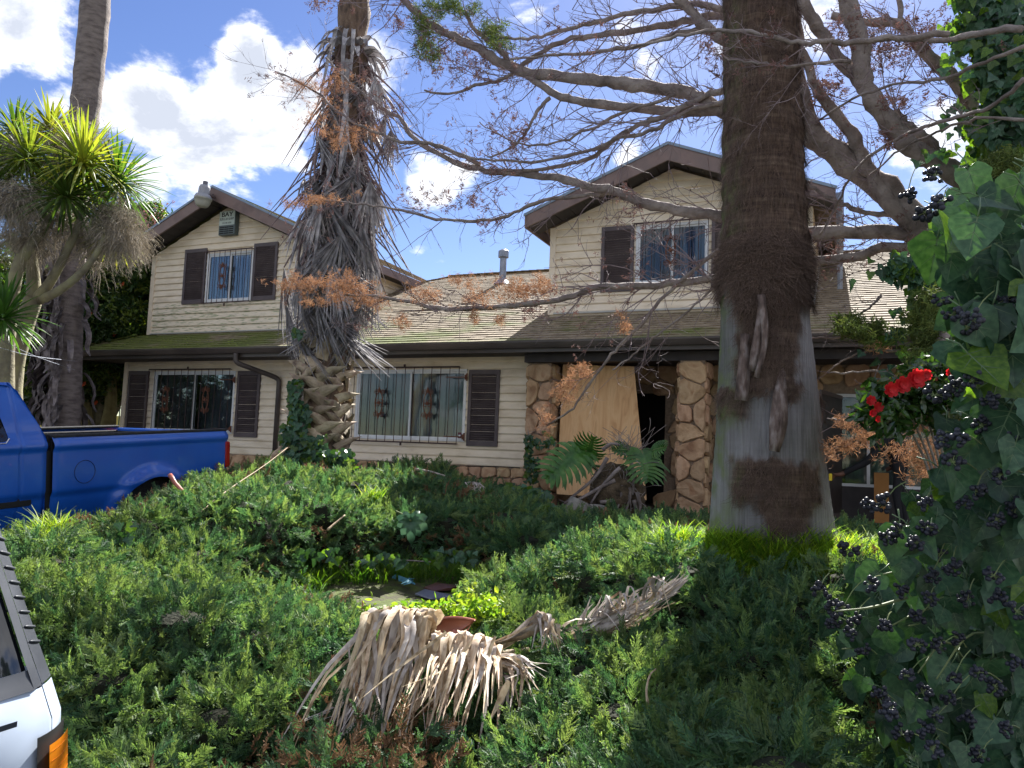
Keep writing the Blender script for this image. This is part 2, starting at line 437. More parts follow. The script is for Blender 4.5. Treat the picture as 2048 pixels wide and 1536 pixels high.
# ---------------- siding
PROF = [(0., 0.), (0., .030), (.10, .034), (.45, .027), (.75, .015), (1., .003)]
def boards(parent, zb, zt, e, xl, xr, fn, holes=(), m=M_siding, mfn=None, minw=.04):
    nb_ = int(math.ceil((zt-zb)/e-.02))
    for i in range(nb_):
        a0 = zb+i*e; a1 = min(zb+(i+1)*e, zt)
        cuts = sorted(set([a0, a1]+[q for h in holes for q in (h[2], h[3]) if a0 < q < a1]))
        for c0, c1 in zip(cuts[:-1], cuts[1:]):
            if c1-c0 < .008: continue
            zm = (c0+c1)/2
            spans = [(None, None)]
            xs0 = xl(zm); xs1 = xr(zm)
            segs = [(xs0, xs1, True, True)]
            for h in holes:
                if h[2] < zm < h[3]:
                    ns = []
                    for s0, s1, e0, e1 in segs:
                        if h[0] > s0+minw and h[0] < s1: ns.append((s0, h[0], e0, False))
                        if h[1] < s1-minw and h[1] > s0: ns.append((h[1], s1, False, e1))
                        if h[1] <= s0 or h[0] >= s1: ns.append((s0, s1, e0, e1))
                    segs = ns
            for s0, s1, e0, e1 in segs:
                if s1-s0 < minw: continue
                zz = sorted(set([c0, c1]+[a0+t*e for t, _ in PROF if c0 < a0+t*e < c1]))
                v = []
                def off(z):
                    t = (z-a0)/e
                    for (t0, o0), (t1, o1) in zip(PROF[1:-1], PROF[2:]):
                        if t <= t1+1e-6: return o0+(o1-o0)*max(0, (t-t0))/(t1-t0)
                    return PROF[-1][1]
                rows = []
                if abs(c0-a0) < 1e-6: rows.append((c0, 0.))
                rows += [(z, off(z)) for z in zz]
                for z, o_ in rows:
                    L_ = xl(z) if e0 else s0; R_ = xr(z) if e1 else s1
                    if R_ < L_: L_ = R_ = (L_+R_)/2
                    v += [fn(L_, z, o_), fn(R_, z, o_)]
                f = [(2*k, 2*k+1, 2*k+3, 2*k+2) for k in range(len(rows)-1)]
                f.append(tuple([2*k for k in range(len(rows))][::-1])) ; f.append(tuple(2*k+1 for k in range(len(rows))))
                b = MB().add(v, f)
                mm = mfn(zm) if mfn else m
                b.build('siding_board', mm, parent, smooth=False)

def front(y): return lambda x, z, o_: (x, y-o_, z)
# ---------------- stones
def clip(poly, n, d):
    out = []; k = len(poly)
    for i in range(k):
        p, q = poly[i], poly[(i+1) % k]
        a = p[0]*n[0]+p[1]*n[1]-d; b = q[0]*n[0]+q[1]*n[1]-d
        if a <= 0: out.append(p)
        if (a < 0) != (b < 0) and a != b:
            t = a/(a-b); out.append((p[0]+(q[0]-p[0])*t, p[1]+(q[1]-p[1])*t))
    return out
def cells(w, h, seeds, aniso=1.):
    res = []
    for i, s in enumerate(seeds):
        poly = [(0, 0), (w, 0), (w, h), (0, h)]
        for j, q in enumerate(seeds):
            if j == i: continue
            n = (q[0]-s[0], (q[1]-s[1])*aniso); mx_, my_ = (q[0]+s[0])/2, (q[1]+s[1])/2
            poly = clip(poly, n, n[0]*mx_+n[1]*my_)
            if len(poly) < 3: break
        if len(poly) >= 3: res.append(poly)
    return res
def stones(parent, w, h, nx, ny, fn, seed=1, gap=.007, depth=.045, m=None, aniso=1., jit=.32, keep=None):
    r = random.Random(seed); seeds = []
    for j in range(ny):
        k = nx if not callable(nx) else nx(j)
        for i in range(k):
            seeds.append(((i+.5+r.uniform(-jit, jit))*w/k, (j+.5+r.uniform(-jit, jit))*h/ny))
    for poly in cells(w, h, seeds, aniso):
        cx = sum(p[0] for p in poly)/len(poly); cy = sum(p[1] for p in poly)/len(poly)
        if keep and not keep(cx, cy): continue
        q = []
        k = len(poly)
        for i in range(k):
            a, b = poly[i], poly[(i+1) % k]
            l = math.hypot(a[0]-b[0], a[1]-b[1])
            if l < .012: continue
            c = .2
            q.append((a[0]+(b[0]-a[0])*c, a[1]+(b[1]-a[1])*c)); 
            if l > .13: q.append(((a[0]+b[0])/2+r.uniform(-.008, .008), (a[1]+b[1])/2+r.uniform(-.008, .008)))
            q.append((a[0]+(b[0]-a[0])*(1-c), a[1]+(b[1]-a[1])*(1-c)))
        if len(q) < 4: continue
        def inset(p, g):
            dx, dy = p[0]-cx, p[1]-cy; l = math.hypot(dx, dy)+1e-6
            t = max(.3, 1-g/l); return (cx+dx*t, cy+dy*t)
        dp = depth*r.uniform(.65, 1.3); tx, ty = r.uniform(-.10, .10), r.uniform(-.12, .12)
        n = len(q); v = []
        for g, d_ in ((gap, -.01), (gap+.004, dp*.7), (gap+.019, dp)):
            for p in q:
                a, b = inset(p, g); dd = d_+((a-cx)*tx+(b-cy)*ty+r.uniform(-.007, .007) if d_ > 0 else 0)
                v.append(fn(a, b, dd))
        v.append(fn(cx+r.uniform(-.02, .02), cy+r.uniform(-.02, .02), dp*r.uniform(.95, 1.25)))
        f = []
        for l_ in range(2):
            for i in range(n):
                f.append((l_*n+i, l_*n+(i+1) % n, (l_+1)*n+(i+1) % n, (l_+1)*n+i))
        for i in range(n): f.append((2*n+i, 2*n+(i+1) % n, 3*n))
        MB().add(v, f).build('stone', m or M_stone, parent, smooth=False)

# ---------------- lower front wall
core = MB()
W1 = (-14.41, -12.03, 1.70, 3.06); W2 = (-8.90, -6.455, 1.70, 3.06)
def wallcore(mb, x0, x1, z0, z1, y, th, holes):
    xs = sorted(set([x0, x1]+[h[i] for h in holes for i in (0, 1)]))
    for a, b in zip(xs[:-1], xs[1:]):
        hs = [h for h in holes if h[0] <= (a+b)/2 <= h[1]]
        if hs:
            h = hs[0]; mb.box(a, b, y, y+th, z0, h[2]); mb.box(a, b, y, y+th, h[3], z1)
        else: mb.box(a, b, y, y+th, z0, z1)
wallcore(core, -15.35, -5.18, .3, 3.36, 0.003, .16, [W1, W2])
core.box(-15.35, -15.19, .163, 8.0, .3, 3.36); core.box(-5.34, -5.18, .163, 1.7, .3, 3.36)
wall = core.build('front_wall', M_trimc, house)
boards(wall, 1.28, 3.355, .148, lambda z: -15.26, lambda z: -5.22, front(0), [W1, W2])
MB().box(-15.375, -15.255, -.042, .05, 1.27, 3.358).build('corner_trim', M_trimc, house)
MB().box(-5.222, -5.178, -.04, .05, 1.27, 3.358).build('corner_trim', M_trimc, house)
# stone base under the siding
bs = MB().box(-15.36, -5.19, -.025, .002, .3, 1.272).build('stone_base', M_mortar, house)
stones(bs, 3.9, .66, 14, 3, lambda u, v, w: (-9.1+u, -.028-w, .61+v), seed=5, depth=.05)
stones(bs, 6.2, .66, 20, 3, lambda u, v, w: (-15.34+u, -.028-w, .61+v), seed=6, depth=.05)
cb = MB(); cb.tube([(x, -.07+.01*math.sin(x*7), 1.262+.012*math.sin(x*3.1)+(.03 if x < -7.05 else 0)) for x in np.linspace(-7.1, -5.3, 14)], .008, 5)
cb.tube([(x, -.05, 3.33+.008*math.sin(x*5)+.006*math.sin(x*13)) for x in np.linspace(-15.2, -5.3, 60)], .007, 4)
cb.build('black_cable', M_dark, house)

# ---------------- windows
def window(x0, x1, z0, z1, y, curtains, m_left=None, seed=1):
    fr = MB(); d = .045
    yf = y-.035
    for a in ((x0, x1, z0, z0+d), (x0, x1, z1-d, z1)): fr.box(a[0], a[1], yf, y+.05, a[2], a[3])
    for a in ((x0, x0+d), (x1-d, x1)): fr.box(a[0], a[1], yf, y+.05, z0+d, z1-d)
    F = fr.build('window', M_white, house)
    xm = (x0+x1)/2
    s = MB(); w = .032
    for a, b, yy in ((x0+d, xm+.03, y-.005), (xm-.03, x1-d, y+.02)):
        s.box(a, a+w, yy-.012, yy+.012, z0+d, z1-d); s.box(b-w, b, yy-.012, yy+.012, z0+d, z1-d)
        s.box(a+w, b-w, yy-.012, yy+.012, z0+d, z0+d+w); s.box(a+w, b-w, yy-.012, yy+.012, z1-d-w, z1-d)
    s.build('sash', M_white, F)
    for a, b, yy in ((x0+d+w, xm+.03-w, y-.005), (xm-.03+w, x1-d-w, y+.02)):
        MB().box(a, b, yy-.002, yy+.002, z0+d+w, z1-d-w).build('pane', M_glass, F)
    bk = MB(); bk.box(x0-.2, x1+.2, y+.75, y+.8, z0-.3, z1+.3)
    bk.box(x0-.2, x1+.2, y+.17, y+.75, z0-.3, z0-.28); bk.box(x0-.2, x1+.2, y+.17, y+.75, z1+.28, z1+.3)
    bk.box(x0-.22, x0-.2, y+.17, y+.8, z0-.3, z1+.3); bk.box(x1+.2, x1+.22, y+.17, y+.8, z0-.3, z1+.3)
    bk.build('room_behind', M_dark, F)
    r = random.Random(seed)
    for (a, b, mm, yy, flare) in curtains:
        n = max(10, int((b-a)/.025)); v = []; f = []
        ph = r.uniform(0, 6)
        for i in range(n+1):
            t = i/n; x = a+(b-a)*t
            o_ = .022*math.sin(t*(b-a)*31+ph+2.2*math.sin(t*5+ph))+.014*math.sin(t*(b-a)*67+2*ph+1.5*math.sin(t*9))
            for k, zt_ in enumerate((z1-.03, (z0+z1)/2, z0+.0)):
                xx = x+flare*(k/2)*(t-.5)*(b-a)
                v.append((xx, y+yy+o_*(1+.35*k), zt_))
        for i in range(n):
            for k in range(2): f.append((i*3+k, i*3+3+k, i*3+4+k, i*3+1+k))
        MB().add(v, f).build('curtain', mm, F, smooth=True)
    return F
F1 = window(*W1, 0, [(-14.35, -13.75, M_curt, .13, 0), (-13.2, -12.8, M_curt, .14, .1), (-12.8, -12.05, M_curtw, .12, .2)], seed=3)
MB().box(-14.32, -13.24, .035, .04, 1.76, 3.0).build('roller_blind', M_blind, F1)
b_ = MB().box(-13.15, -12.1, .40, .42, 2.28, 2.31); b_.box(-13.1, -12.85, .40, .45, 1.7, 2.0); b_.build('shelf', M_curtw, F1)
F2 = window(*W2, 0, [(-8.88, -7.72, M_curt, .10, 0), (-7.68, -7.2, M_curtw, .14, .1), (-7.2, -6.75, M_curt, .16, .1), (-6.78, -6.5, M_curtw, .12, 0)], seed=4)
st = MB().box(-6.60, -6.535, -.010, -.006, 1.765, 1.87); st.build('window_sticker', flat('sticker_maroon', (.12, .02, .04)), F2)
MB().lathe([(.0, 0), (.022, 0), (.022, .001), (.0, .001)], M=Matrix.Translation((-6.567, -.0105, 1.82)) @ Matrix.Rotation(PI/2, 4, 'X'), n=16, cap=False).build('sticker_disc', M_white, F2)
MB().box(-6.586, -6.549, -.0125, -.0118, 1.826, 1.836).build('sticker_text', M_dark, F2)

# ---------------- shutters
def shutter(x0, x1, z0, z1, y):
    d = .062; f = MB(); ya, yb = y-.062, y-.026
    f.box(x0, x0+d, ya, yb, z0, z1); f.box(x1-d, x1, ya, yb, z0, z1)
    f.box(x0+d, x1-d, ya, yb, z0, z0+d*1.6); f.box(x0+d, x1-d, ya, yb, z1-d*1.3, z1)
    f.box(x0+.01, x1-.01, yb-.004, yb-.001, z0+.01, z1-.01)
    S = f.build('shutter', M_shut, house)
    l = MB(); n = int((z1-z0-d*2.9)/.042)
    for i in range(n):
        z = z0+d*1.6+(i+.5)*(z1-z0-d*2.9)/n
        l.bar((x0+d, yb-.016, z), (x1-d, yb-.016, z), .008, .044, up=(0, -.62, .78))
    l.build('louver', M_shut, S)
shutter(-15.20, -14.56, 1.66, 3.07, 0); shutter(-11.95, -11.33, 1.64, 3.05, 0); shutter(-6.40, -5.77, 1.63, 3.04, 0)

# ---------------- security grilles
def scroll(cx, z, y, s=1.):
    m = MB()
    def arc(c, r, a0, a1, n=12, rad=.0075*s):
        m.tube([(c[0]+r*math.cos(a), y, c[1]+r*math.sin(a)) for a in np.linspace(a0, a1, n)], rad, 4)
    for sx in (-1, 1):
        P = [(cx+sx*.085*s*math.sin(t), y, z+.21*s*math.cos(t)) for t in np.linspace(0.25, PI-.25, 14)]
        m.tube(P, .012*s, 4)
        for sz in (-1, 1):
            arc((cx+sx*.072*s, z+sz*.22*s), .042*s, 0, 2*PI*.95, 12)
            arc((cx+sx*.068*s, z+sz*.22*s), .018*s, 0, 2*PI, 8)
            arc((cx+sx*.045*s, z+sz*.035*s), .03*s, 0, 2*PI*.9, 10)
    for sz in (-1, 1):
        m.tube([(cx, y-.01, z+sz*.20*s), (cx, y-.01, z+sz*.27*s), (cx, y-.01, z+sz*.31*s)], [.03*s, .022*s, .006*s], 6)
    m.tube([(cx, y-.012, z-.03), (cx, y-.012, z+.03)], .028*s, 6)
    return m
def grille(x0, x1, z0, z1, y, n, orn, oz, s=1., arms=None, locks=()):
    yb = y-.10
    g = MB(); g.bar((x0, yb, z1), (x1, yb, z1), .012, .028); g2 = MB(); g2.bar((x0, yb, z0), (x1, yb, z0), .012, .028)
    for x in (x0+.02, x1-.02): g.bar((x, yb, z1), (x, y, z1), .014, .014); g2.bar((x, yb, z0), (x, y, z0), .014, .014)
    G = g.build('security_grille', M_iron, house); g2.build('bottom_rail', M_iron, G)
    for x, z in locks: MB().tube([(x, yb-.02, z-.03), (x, yb-.02, z+.03)], .02, 6).build('grille_lock', M_iron, G)
    for i in range(n):
        x = x0+(x1-x0)*i/(n-1)
        MB().tube([(x, yb-.012, z0-.012), (x, yb-.012, z1+.012)], .0075, 5).build('bar', M_iron, G)
    for x in orn: scroll(x, oz, yb-.022, s).build('scroll_ornament', M_rust, G)
    for (xa, xb, z) in (arms or []):
        a = MB(); a.bar((xa, yb-.01, z), (xb, yb-.01, z), .014, .018); a.tube([(xb, yb-.01, z-.045), (xb, yb-.01, z+.045)], .022, 6)
        a.tube([(xb+.02, yb, z-.07), (xb+.02, yb, z+.07)], .016, 6)
        a.build('hinge_arm', M_rust, G)
grille(-14.50, -12.12, 1.675, 3.095, 0, 13, (-13.93, -12.75), 2.42, 1., [(-12.40, -12.0, 2.86), (-12.46, -12.02, 1.80)], [(-13.32, 3.12)])
grille(-9.10, -6.58, 1.655, 3.095, 0, 14, (-8.30, -7.22), 2.40, 1., [(-6.85, -6.44, 2.90), (-6.85, -6.45, 1.79)], [(-7.76, 3.12), (-7.77, 1.62)])
# the open leaf joint
MB().bar((-7.78, -.115, 1.64), (-7.78, -.115, 3.12), .02, .028).build('grille_post', M_rust, house)
MB().bar((-13.27, -.115, 1.66), (-13.27, -.115, 3.1), .02, .028).build('grille_post', M_rust, house)

# ---------------- main roof: hip on the left, ridge along x
GX0, GX1, GYF, GZ = -16.85, 5.2, -.72, 3.50
SL = .43; RY = 6.0; RZ = GZ+SL*(RY-GYF)
deck = MB()
hipx = GX0+(RY-GYF)
th = .06
deck.add([(GX0, GYF, GZ-.05), (GX1, GYF, GZ-.05), (GX1, RY, RZ-.05), (hipx, RY, RZ-.05), (GX0, RY*2-GYF, GZ-.05), (GX1, RY*2-GYF, GZ-.05)],
         [(0, 1, 2, 3), (0, 3, 4), (3, 2, 5, 4)])
roof = deck.build('roof', M_roof, house)
# shingles, course by course; the courses nearest the eye are single pieces
EXP = .165
sh_ms = []
for k in range(6):
    r = random.Random(k); w = .31
    m = MB(); z1_ = .016+r.uniform(0, .004)
    m.add([(0, 0, 0.002), (w, 0, .002), (w, 0, z1_), (0, 0, z1_+r.uniform(-.002, .003)), (0, EXP*1.12, .001), (w, EXP*1.12, .001)], [(0, 1, 2, 3), (3, 2, 5, 4), (0, 3, 4), (1, 5, 2)])
    sh_ms.append(m.mesh('shingle', M_roof))
rest = MB()
ang = math.atan(SL); sl_len = math.hypot(1, SL)
ncourse = int((RY-GYF)*sl_len/EXP)
cand = []
for c in range(ncourse):
    s_ = c*EXP; y = GYF-.03+s_*math.cos(ang); z = GZ-.05+s_*math.sin(ang)+.004
    xs = GX0+max(0, (y-GYF))+.02
    x = xs-rnd.uniform(0, .15)
    while x < GX1-.31:
        inside = False
        if y > .45 and -15.3 < x < -11.1: inside = True
        if y > .95 and -5.2 < x < -.8: inside = True
        if x > xs-.01 and not inside:
            p = np.array((x+.15, y, z)); d = np.linalg.norm(p-CAM)
            cand.append((d, x, y+rnd.uniform(-.006, .006), z, rnd.randrange(6)))
        x += .312+rnd.uniform(0, .004)
def visible(x, y):
    p = np.array((x, y, GZ+SL*(y-GYF)))-CAM; c = p@CF; px_ = 1024+FPX*(p@CR)/c; return 0 < px_ < 1900
cand.sort(key=lambda a: a[0]+(0 if visible(a[1], a[2]) else 100))
rx = Matrix.Rotation(ang, 4, 'X')
for i, (d, x, y, z, k) in enumerate(cand):
    Mt = Matrix.Translation((x, y, z)) @ rx
    if i < 290:
        put('shingle', sh_ms[k], roof, None, Mt)
    else:
        src = sh_ms[k]
        rest.add([tuple(Mt @ v_.co) for v_ in src.vertices], [tuple(p_.vertices) for p_ in src.polygons])
rest.build('shingle_courses', M_roof, roof, kind='stuff')
# left hip face courses
lh = MB()
for c in range(30):
    s_ = c*EXP; o_ = s_*math.cos(ang); z = GZ-.05+s_*math.sin(ang)
    lh.add([(GX0-.02+o_, GYF+o_, z+.018), (GX0-.02+o_, 12.7-o_, z+.018), (GX0-.02+o_+EXP*1.1*math.cos(ang), 12.7-o_, z+EXP*1.1*math.sin(ang)+.002), (GX0-.02+o_+EXP*1.1*math.cos(ang), GYF+o_, z+EXP*1.1*math.sin(ang)+.002)], [(0, 1, 2, 3)])
lh.build('hip_side_courses', M_roof, roof)
hc = MB()
for i in range(46):
    t = i*.15; x = GX0+t; y = GYF+t; z = GZ+SL*t-.03
    if t > 1.15 and i > 0 and t < 1.6: continue
    hc.bar((x, y, z+.01), (x+.16, y+.16, z+.16*SL+.0), .24, .014)
hc.build('hip_cap', M_roof, roof)
rc = MB()
for i in range(70):
    x = hipx+i*.22
    rc.bar((x, RY, RZ-.01), (x+.24, RY, RZ-.018), .26, .02)
rc.build('ridge_cap', M_roof, roof)
# moss cushions sitting on the courses by the left gable
ms_ = []
for k in range(3):
    r = random.Random(k); m = MB(); n = 7
    v = [(math.cos(2*PI*i/n)*r.uniform(.7, 1.1), math.sin(2*PI*i/n)*r.uniform(.6, 1.), 0) for i in range(n)]+[(math.cos(2*PI*i/n)*.6, math.sin(2*PI*i/n)*.5, .35) for i in range(n)]+[(0, 0, .48)]
    f = [(i, (i+1) % n, n+(i+1) % n, n+i) for i in range(n)]+[(n+i, n+(i+1) % n, 2*n) for i in range(n)]
    ms_.append(m.add(v, f).mesh('moss_cushion', M_moss, True))
pts = []; sc_ = []
for i in range(11000):
    x = rnd.uniform(-16.2, -2.4); y = rnd.uniform(-.72, 2.2)
    dn = pnoise(Vector((x*.8, y*1.6, 3.)))+.5
    lim = .62-.65*max(0, -(x+11))/5 if x < -11 else .84
    lim += max(0, y)*.22
    if x > -11.3 and y > 1.2: lim += .2
    if dn*rnd.uniform(.6, 1.3) < lim: continue
    c = round((y-GYF)*sl_len/EXP)*EXP
    if GX0+max(0, y-GYF)+.1 > x: continue
    y2 = GYF-.03+c*math.cos(ang)+rnd.uniform(.0, .03)
    if y2 > .42 and -15.4 < x < -10.8: continue
    if y2 > .82 and -5.3 < x < -.4: continue
    pts.append((x, y2, GZ-.05+SL*(y2-GYF)+.018)); sc_.append(rnd.uniform(.012, .032))
scatter('moss_cushions', ms_, pts, [(ang, 0, rnd.uniform(0, 6)) for _ in pts], sc_, roof)

# gutter, fascia, soffit
g = MB()
prof = [(0, .12), (-.008, .12), (-.008, .03), (-.03, .0), (-.085, -.004), (-.105, .035), (-.125, .085), (-.127, .118), (-.117, .118), (-.117, .092), (-.098, .045), (-.082, .008), (-.03, .01), (-.002, .03)]
def ext(mb, prof, x0, x1, y, z, sag=0, n=1):
    k = len(prof); v = []
    for j in range(n+1):
        x = x0+(x1-x0)*j/n
        for a, b in prof: v.append((x, y+a, z+b-sag*math.sin(PI*j/n)))
    f = [tuple(range(k)), tuple(n*k+i for i in range(k))[::-1]]
    for j in range(n):
        for i in range(k): f.append((j*k+i, (j+1)*k+i, (j+1)*k+(i+1) % k, j*k+(i+1) % k))
    mb.add(v, f)
ext(g, prof, GX0-.05, GX1, GYF-.012, GZ-.155, .012, 24)
g.build('gutter', M_gutter, house)
fa = MB().box(GX0, GX1, GYF-.01, GYF+.02, GZ-.235, GZ-.06); fa.box(GX0-.02, GX0+.01, GYF-.01, 12.7, GZ-.235, GZ-.06); fa.build('fascia_board', M_gutter, house)
so = MB().box(GX0+.012, GX1, GYF+.022, -.003, GZ-.215, GZ-.195); so.box(GX0+.012, -15.36, -.003, 12, GZ-.215, GZ-.195)
so.build('soffit', M_soffit, house)
de = MB().box(GX0, GX1, GYF-.045, GYF+.02, GZ-.048, GZ-.040); de.build('drip_edge', flat('verdigris_edge', (.17, .22, .18), rough=.6), house)
# downspout
dx = -10.80
ds = MB()
P = [(-11.33, -.80, 3.33), (-11.33, -.80, 3.20), (-11.29, -.76, 3.13), (-11.14, -.55, 3.05), (-10.90, -.2, 2.93), (-10.81, -.10, 2.86), (-10.80, -.085, 2.76), (-10.80, -.085, 1.28)]
ds.tube(spl(P[:7], 16)+[P[7]], .052, 8)
ds.build('downspout', M_gutter, house, smooth=True)

# ---------------- gabled upper storeys
def gable(name, xl_, xr_, zb, ztl, ztr, xa, za, y, yback, hole=None):
    c = MB(); P2 = [(xl_, zb), (xr_, zb), (xr_, ztr), (xa, za), (xl_, ztl)]
    if hole is None: hole = (xa-.1, xa+.1, zb+.1, zb+.2)
    hx0, hx1, hz0, hz1 = hole; th_ = .16; fn_ = lambda u, v, w: (u, y+.004+w, v)
    c.prism([(xl_, zb), (hx0, zb), (hx0, hz1), (xl_, hz1)], th_, fn_); c.prism([(hx1, zb), (xr_, zb), (xr_, hz1), (hx1, hz1)], th_, fn_)
    c.prism([(hx0, zb), (hx1, zb), (hx1, hz0), (hx0, hz0)], th_, fn_); c.prism([(xl_, hz1), (xr_, hz1), (xr_, ztr), (xa, za), (xl_, ztl)], th_, fn_)
    c.box(xl_, xl_+.1, y+.165, yback, zb, ztl); c.box(xr_-.1, xr_, y+.165, yback, zb, ztr); c.box(xl_+.1, xr_-.1, yback-.1, yback, zb, ztr)
    return c.build(name, M_trimc, house)
def rake(xe0, ze0, xa, za, xe1, ze1, yf, yb, fh=.30, th=.05, e1cut=None):
    """two roof slopes with barge boards, soffit and metal edge"""
    for (xe, ze) in ((xe0, ze0), (xe1, ze1)):
        s = 1 if xe > xa else -1
        dx_, dz_ = xe-xa, ze-za
        r = MB().prism([(xa, za), (xe, ze), (xe, ze-th), (xa, za-th)], yb-yf, lambda u, v, w: (u, yf+w, v))
        Rf = r.build('gable_roof', M_roof, house)
        # shingle courses on top
        L_ = math.hypot(dx_, dz_); n = int(L_/EXP); q = MB()
        ux, uz = dx_/L_, dz_/L_; nx_, nz_ = -uz*s, ux*s
        for i in range(n):
            a0 = i*EXP; a1 = (i+1.05)*EXP
            p0 = (xa+ux*a0+nx_*.003, za+uz*a0+nz_*.003); p1 = (xa+ux*a1+nx_*.016, za+uz*a1+nz_*.016); p2 = (xa+ux*a1, za+uz*a1)
            q.prism([p0, p1, p2], yb-yf-.02, lambda u, v, w: (u, yf+.01+w, v))
        q.build('shingle_courses', M_roof, Rf)
        b = MB().prism([(xa, za-.004), (xe, ze-.004), (xe, ze-fh*.85), (xa, za-fh*1.06)], .04, lambda u, v, w: (u, yf-.04+w, v)).build('barge_board', M_fascia, house)
        e = MB().prism([(xa, za+.018), (xe+s*.02, ze+.018), (xe+s*.02, ze-.035), (xa, za-.035)], .018, lambda u, v, w: (u, yf-.06+w, v)).build('drip_edge', M_edge, house)
        # soffit planks under the overhang, running up the slope
        k = 10
        for i in range(k):
            t0, t1 = i/k, (i+1)/k-.004
            so_ = MB().prism([(xa+dx_*t0, za+dz_*t0-fh*.72), (xa+dx_*t1, za+dz_*t1-fh*.72), (xa+dx_*t1, za+dz_*t1-fh*.72+.015), (xa+dx_*t0, za+dz_*t0-fh*.72+.015)], (y_wall-yf-.003), lambda u, v, w: (u, yf+.002+w, v))
            so_.build('soffit_board', M_soffit, house)
        # eave side: soffit running back and the side fascia
        MB().box(min(xe, xe-s*.03), max(xe, xe-s*.03), yf+.002, yb, ze-fh*.85, ze-.06).build('side_fascia', M_fascia, house)
# left upper storey
y_wall = .5
YL = .5
WL = None
def wr(a, b, c, d, Y):      # pixel box -> x0,x1,z0,z1 on the plane y=Y
    p0 = ony(a, (c+d)/2, Y); p1 = ony(b, (c+d)/2, Y); q0 = ony((a+b)/2, c, Y); q1 = ony((a+b)/2, d, Y)
    return p0[0], p1[0], q1[2], q0[2]
LW = wr(414.5, 506, 505, 603, YL)
gl = gable('upper_wall', -15.30, -10.85, 3.80, 5.93, 5.93, -13.075, 6.93, YL, 7.2, LW)
sL = (6.93-5.93)/(15.3-13.075)
boards(gl, 4.03, 6.90, .148, lambda z: -15.2 if z < 5.93 else min(-13.08, -15.3+(z-5.93)/sL+.03), lambda z: -10.95 if z < 5.93 else max(-13.07, -10.85-(z-5.93)/sL-.03), front(YL), [LW], mfn=lambda z: M_siding_d if 4.1 < z < 4.75 else M_siding)
MB().box(-15.32, -15.20, YL-.044, YL+.06, 4.0, 5.92).build('corner_trim', M_trimc, house)
MB().box(-10.95, -10.83, YL-.044, YL+.06, 4.0, 5.92).build('corner_trim', M_trimc, house)
rake(-15.62, 6.07, -13.05, 7.26, -10.48, 6.07, 0., 7.2)
Fl = window(*LW, YL, [(LW[0]+.1, LW[0]+.42, M_curtw, .12, .2), (LW[1]-.3, LW[1]-.05, M_curtw, .14, .1)], seed=8)
SLb = wr(370.5, 413.5, 499.5, 608.5, YL); shutter(SLb[0], SLb[1], SLb[2], SLb[3], YL)
w_ = SLb[1]-SLb[0]; shutter(LW[1]+.03, LW[1]+.03+w_, SLb[2], SLb[3], YL)
gw = LW[1]-LW[0]
grille(LW[0]-.02, LW[1]+.02, LW[2]-.03, LW[3]+.03, YL, 10, (LW[0]+gw*.42,), (LW[2]+LW[3])/2, 1.05, None, [(LW[0]+gw*.5, LW[2]-.09)])
boards(gl, 4.03, 5.9, .148, lambda z: YL+.03, lambda z: max(YL+.05, (z-GZ)/SL+GYF+.2), lambda u, z, o_: (-10.85+o_, u, z))
MB().box(-10.835, -10.52, YL+.0, 7.0, 5.835, 5.85).build('soffit_board', M_soffit, house)
# right upper storey
YR = .9
y_wall = YR
RW = wr(1272.5, 1418, 447, 567, YR)
gr_ = gable('upper_wall', -5.2, -.49, 3.95, 5.90, 5.90, -2.87, 6.85, YR, 6.0, RW)
sR = .95/(5.2-2.87)
boards(gr_, 4.24, 6.83, .148, lambda z: -5.1 if z < 5.9 else min(-2.88, -5.2+(z-5.9)/sR+.03), lambda z: -.59 if z < 5.9 else max(-2.86, -.49-(z-5.9)/((6.85-5.9)/(2.87-.49))-.03), front(YR), [RW])
boards(gr_, 4.24, 5.9, .148, lambda z: max(YR+.03, YR-.9+(z-4.24)*0), lambda z: max(YR+.05, (z-GZ)/SL+GYF+.15), lambda u, z, o_: (-.49+o_, u, z))
MB().box(-5.22, -5.10, YR-.044, YR+.06, 4.20, 5.9).build('corner_trim', M_trimc, house)
MB().box(-.60, -.462, YR-.044, YR+.06, 4.20, 5.9).build('corner_trim', M_trimc, house)
rake(-5.52, 6.02, -2.83, 7.09, -.10, 6.0, .3, 6.0)
Fr = window(*RW, YR, [(RW[0]+.08, RW[0]+.5, M_curt, .12, .1), (RW[0]+.55, RW[0]+.85, M_curtw, .15, .9), (RW[0]+1.05, RW[1]-.06, M_curtw, .11, 0)], seed=9)
zs0, zs1 = RW[2]-.11, RW[3]+.02
shutter(RW[0]-.66, RW[0]-.04, zs0, zs1, YR); shutter(RW[1]+.05, RW[1]+.67, zs0, zs1, YR)
gw = RW[1]-RW[0]
grille(RW[0]-.02, RW[1]+.0, RW[2]-.03, RW[3]+.02, YR, 9, (RW[0]+gw*.50,), (RW[2]+RW[3])/2+.03, 1.05)
# flashing at the foot of both upper walls
MB().box(-15.2, -10.9, YL-.06, YL-.028, 4.005, 4.03).build('flashing', M_flash, house)
MB().box(-5.1, -.55, YR-.06, YR-.028, 4.205, 4.236).build('flashing', M_flash, house)
# flashing strip down the cheek of the right dormer
cf = MB().bar((-.455, YR+.02, GZ+SL*(YR-GYF)+.03), (-.455, 4.3, GZ+SL*(4.3-GYF)+.03), .05, .012); cf.build('step_flashing', M_flash, house)
# side gutter and spout of the right dormer
sg = MB(); sg.box(-.095, .02, .32, 4.5, 5.80, 5.93); sg.tube([(-.03, .42, 5.82), (-.05, .55, 5.5), (-.04, 1.0, 5.0), (-.04, 1.1, 4.5)], .045, 8)
sg.build('side_gutter', M_galv, house)
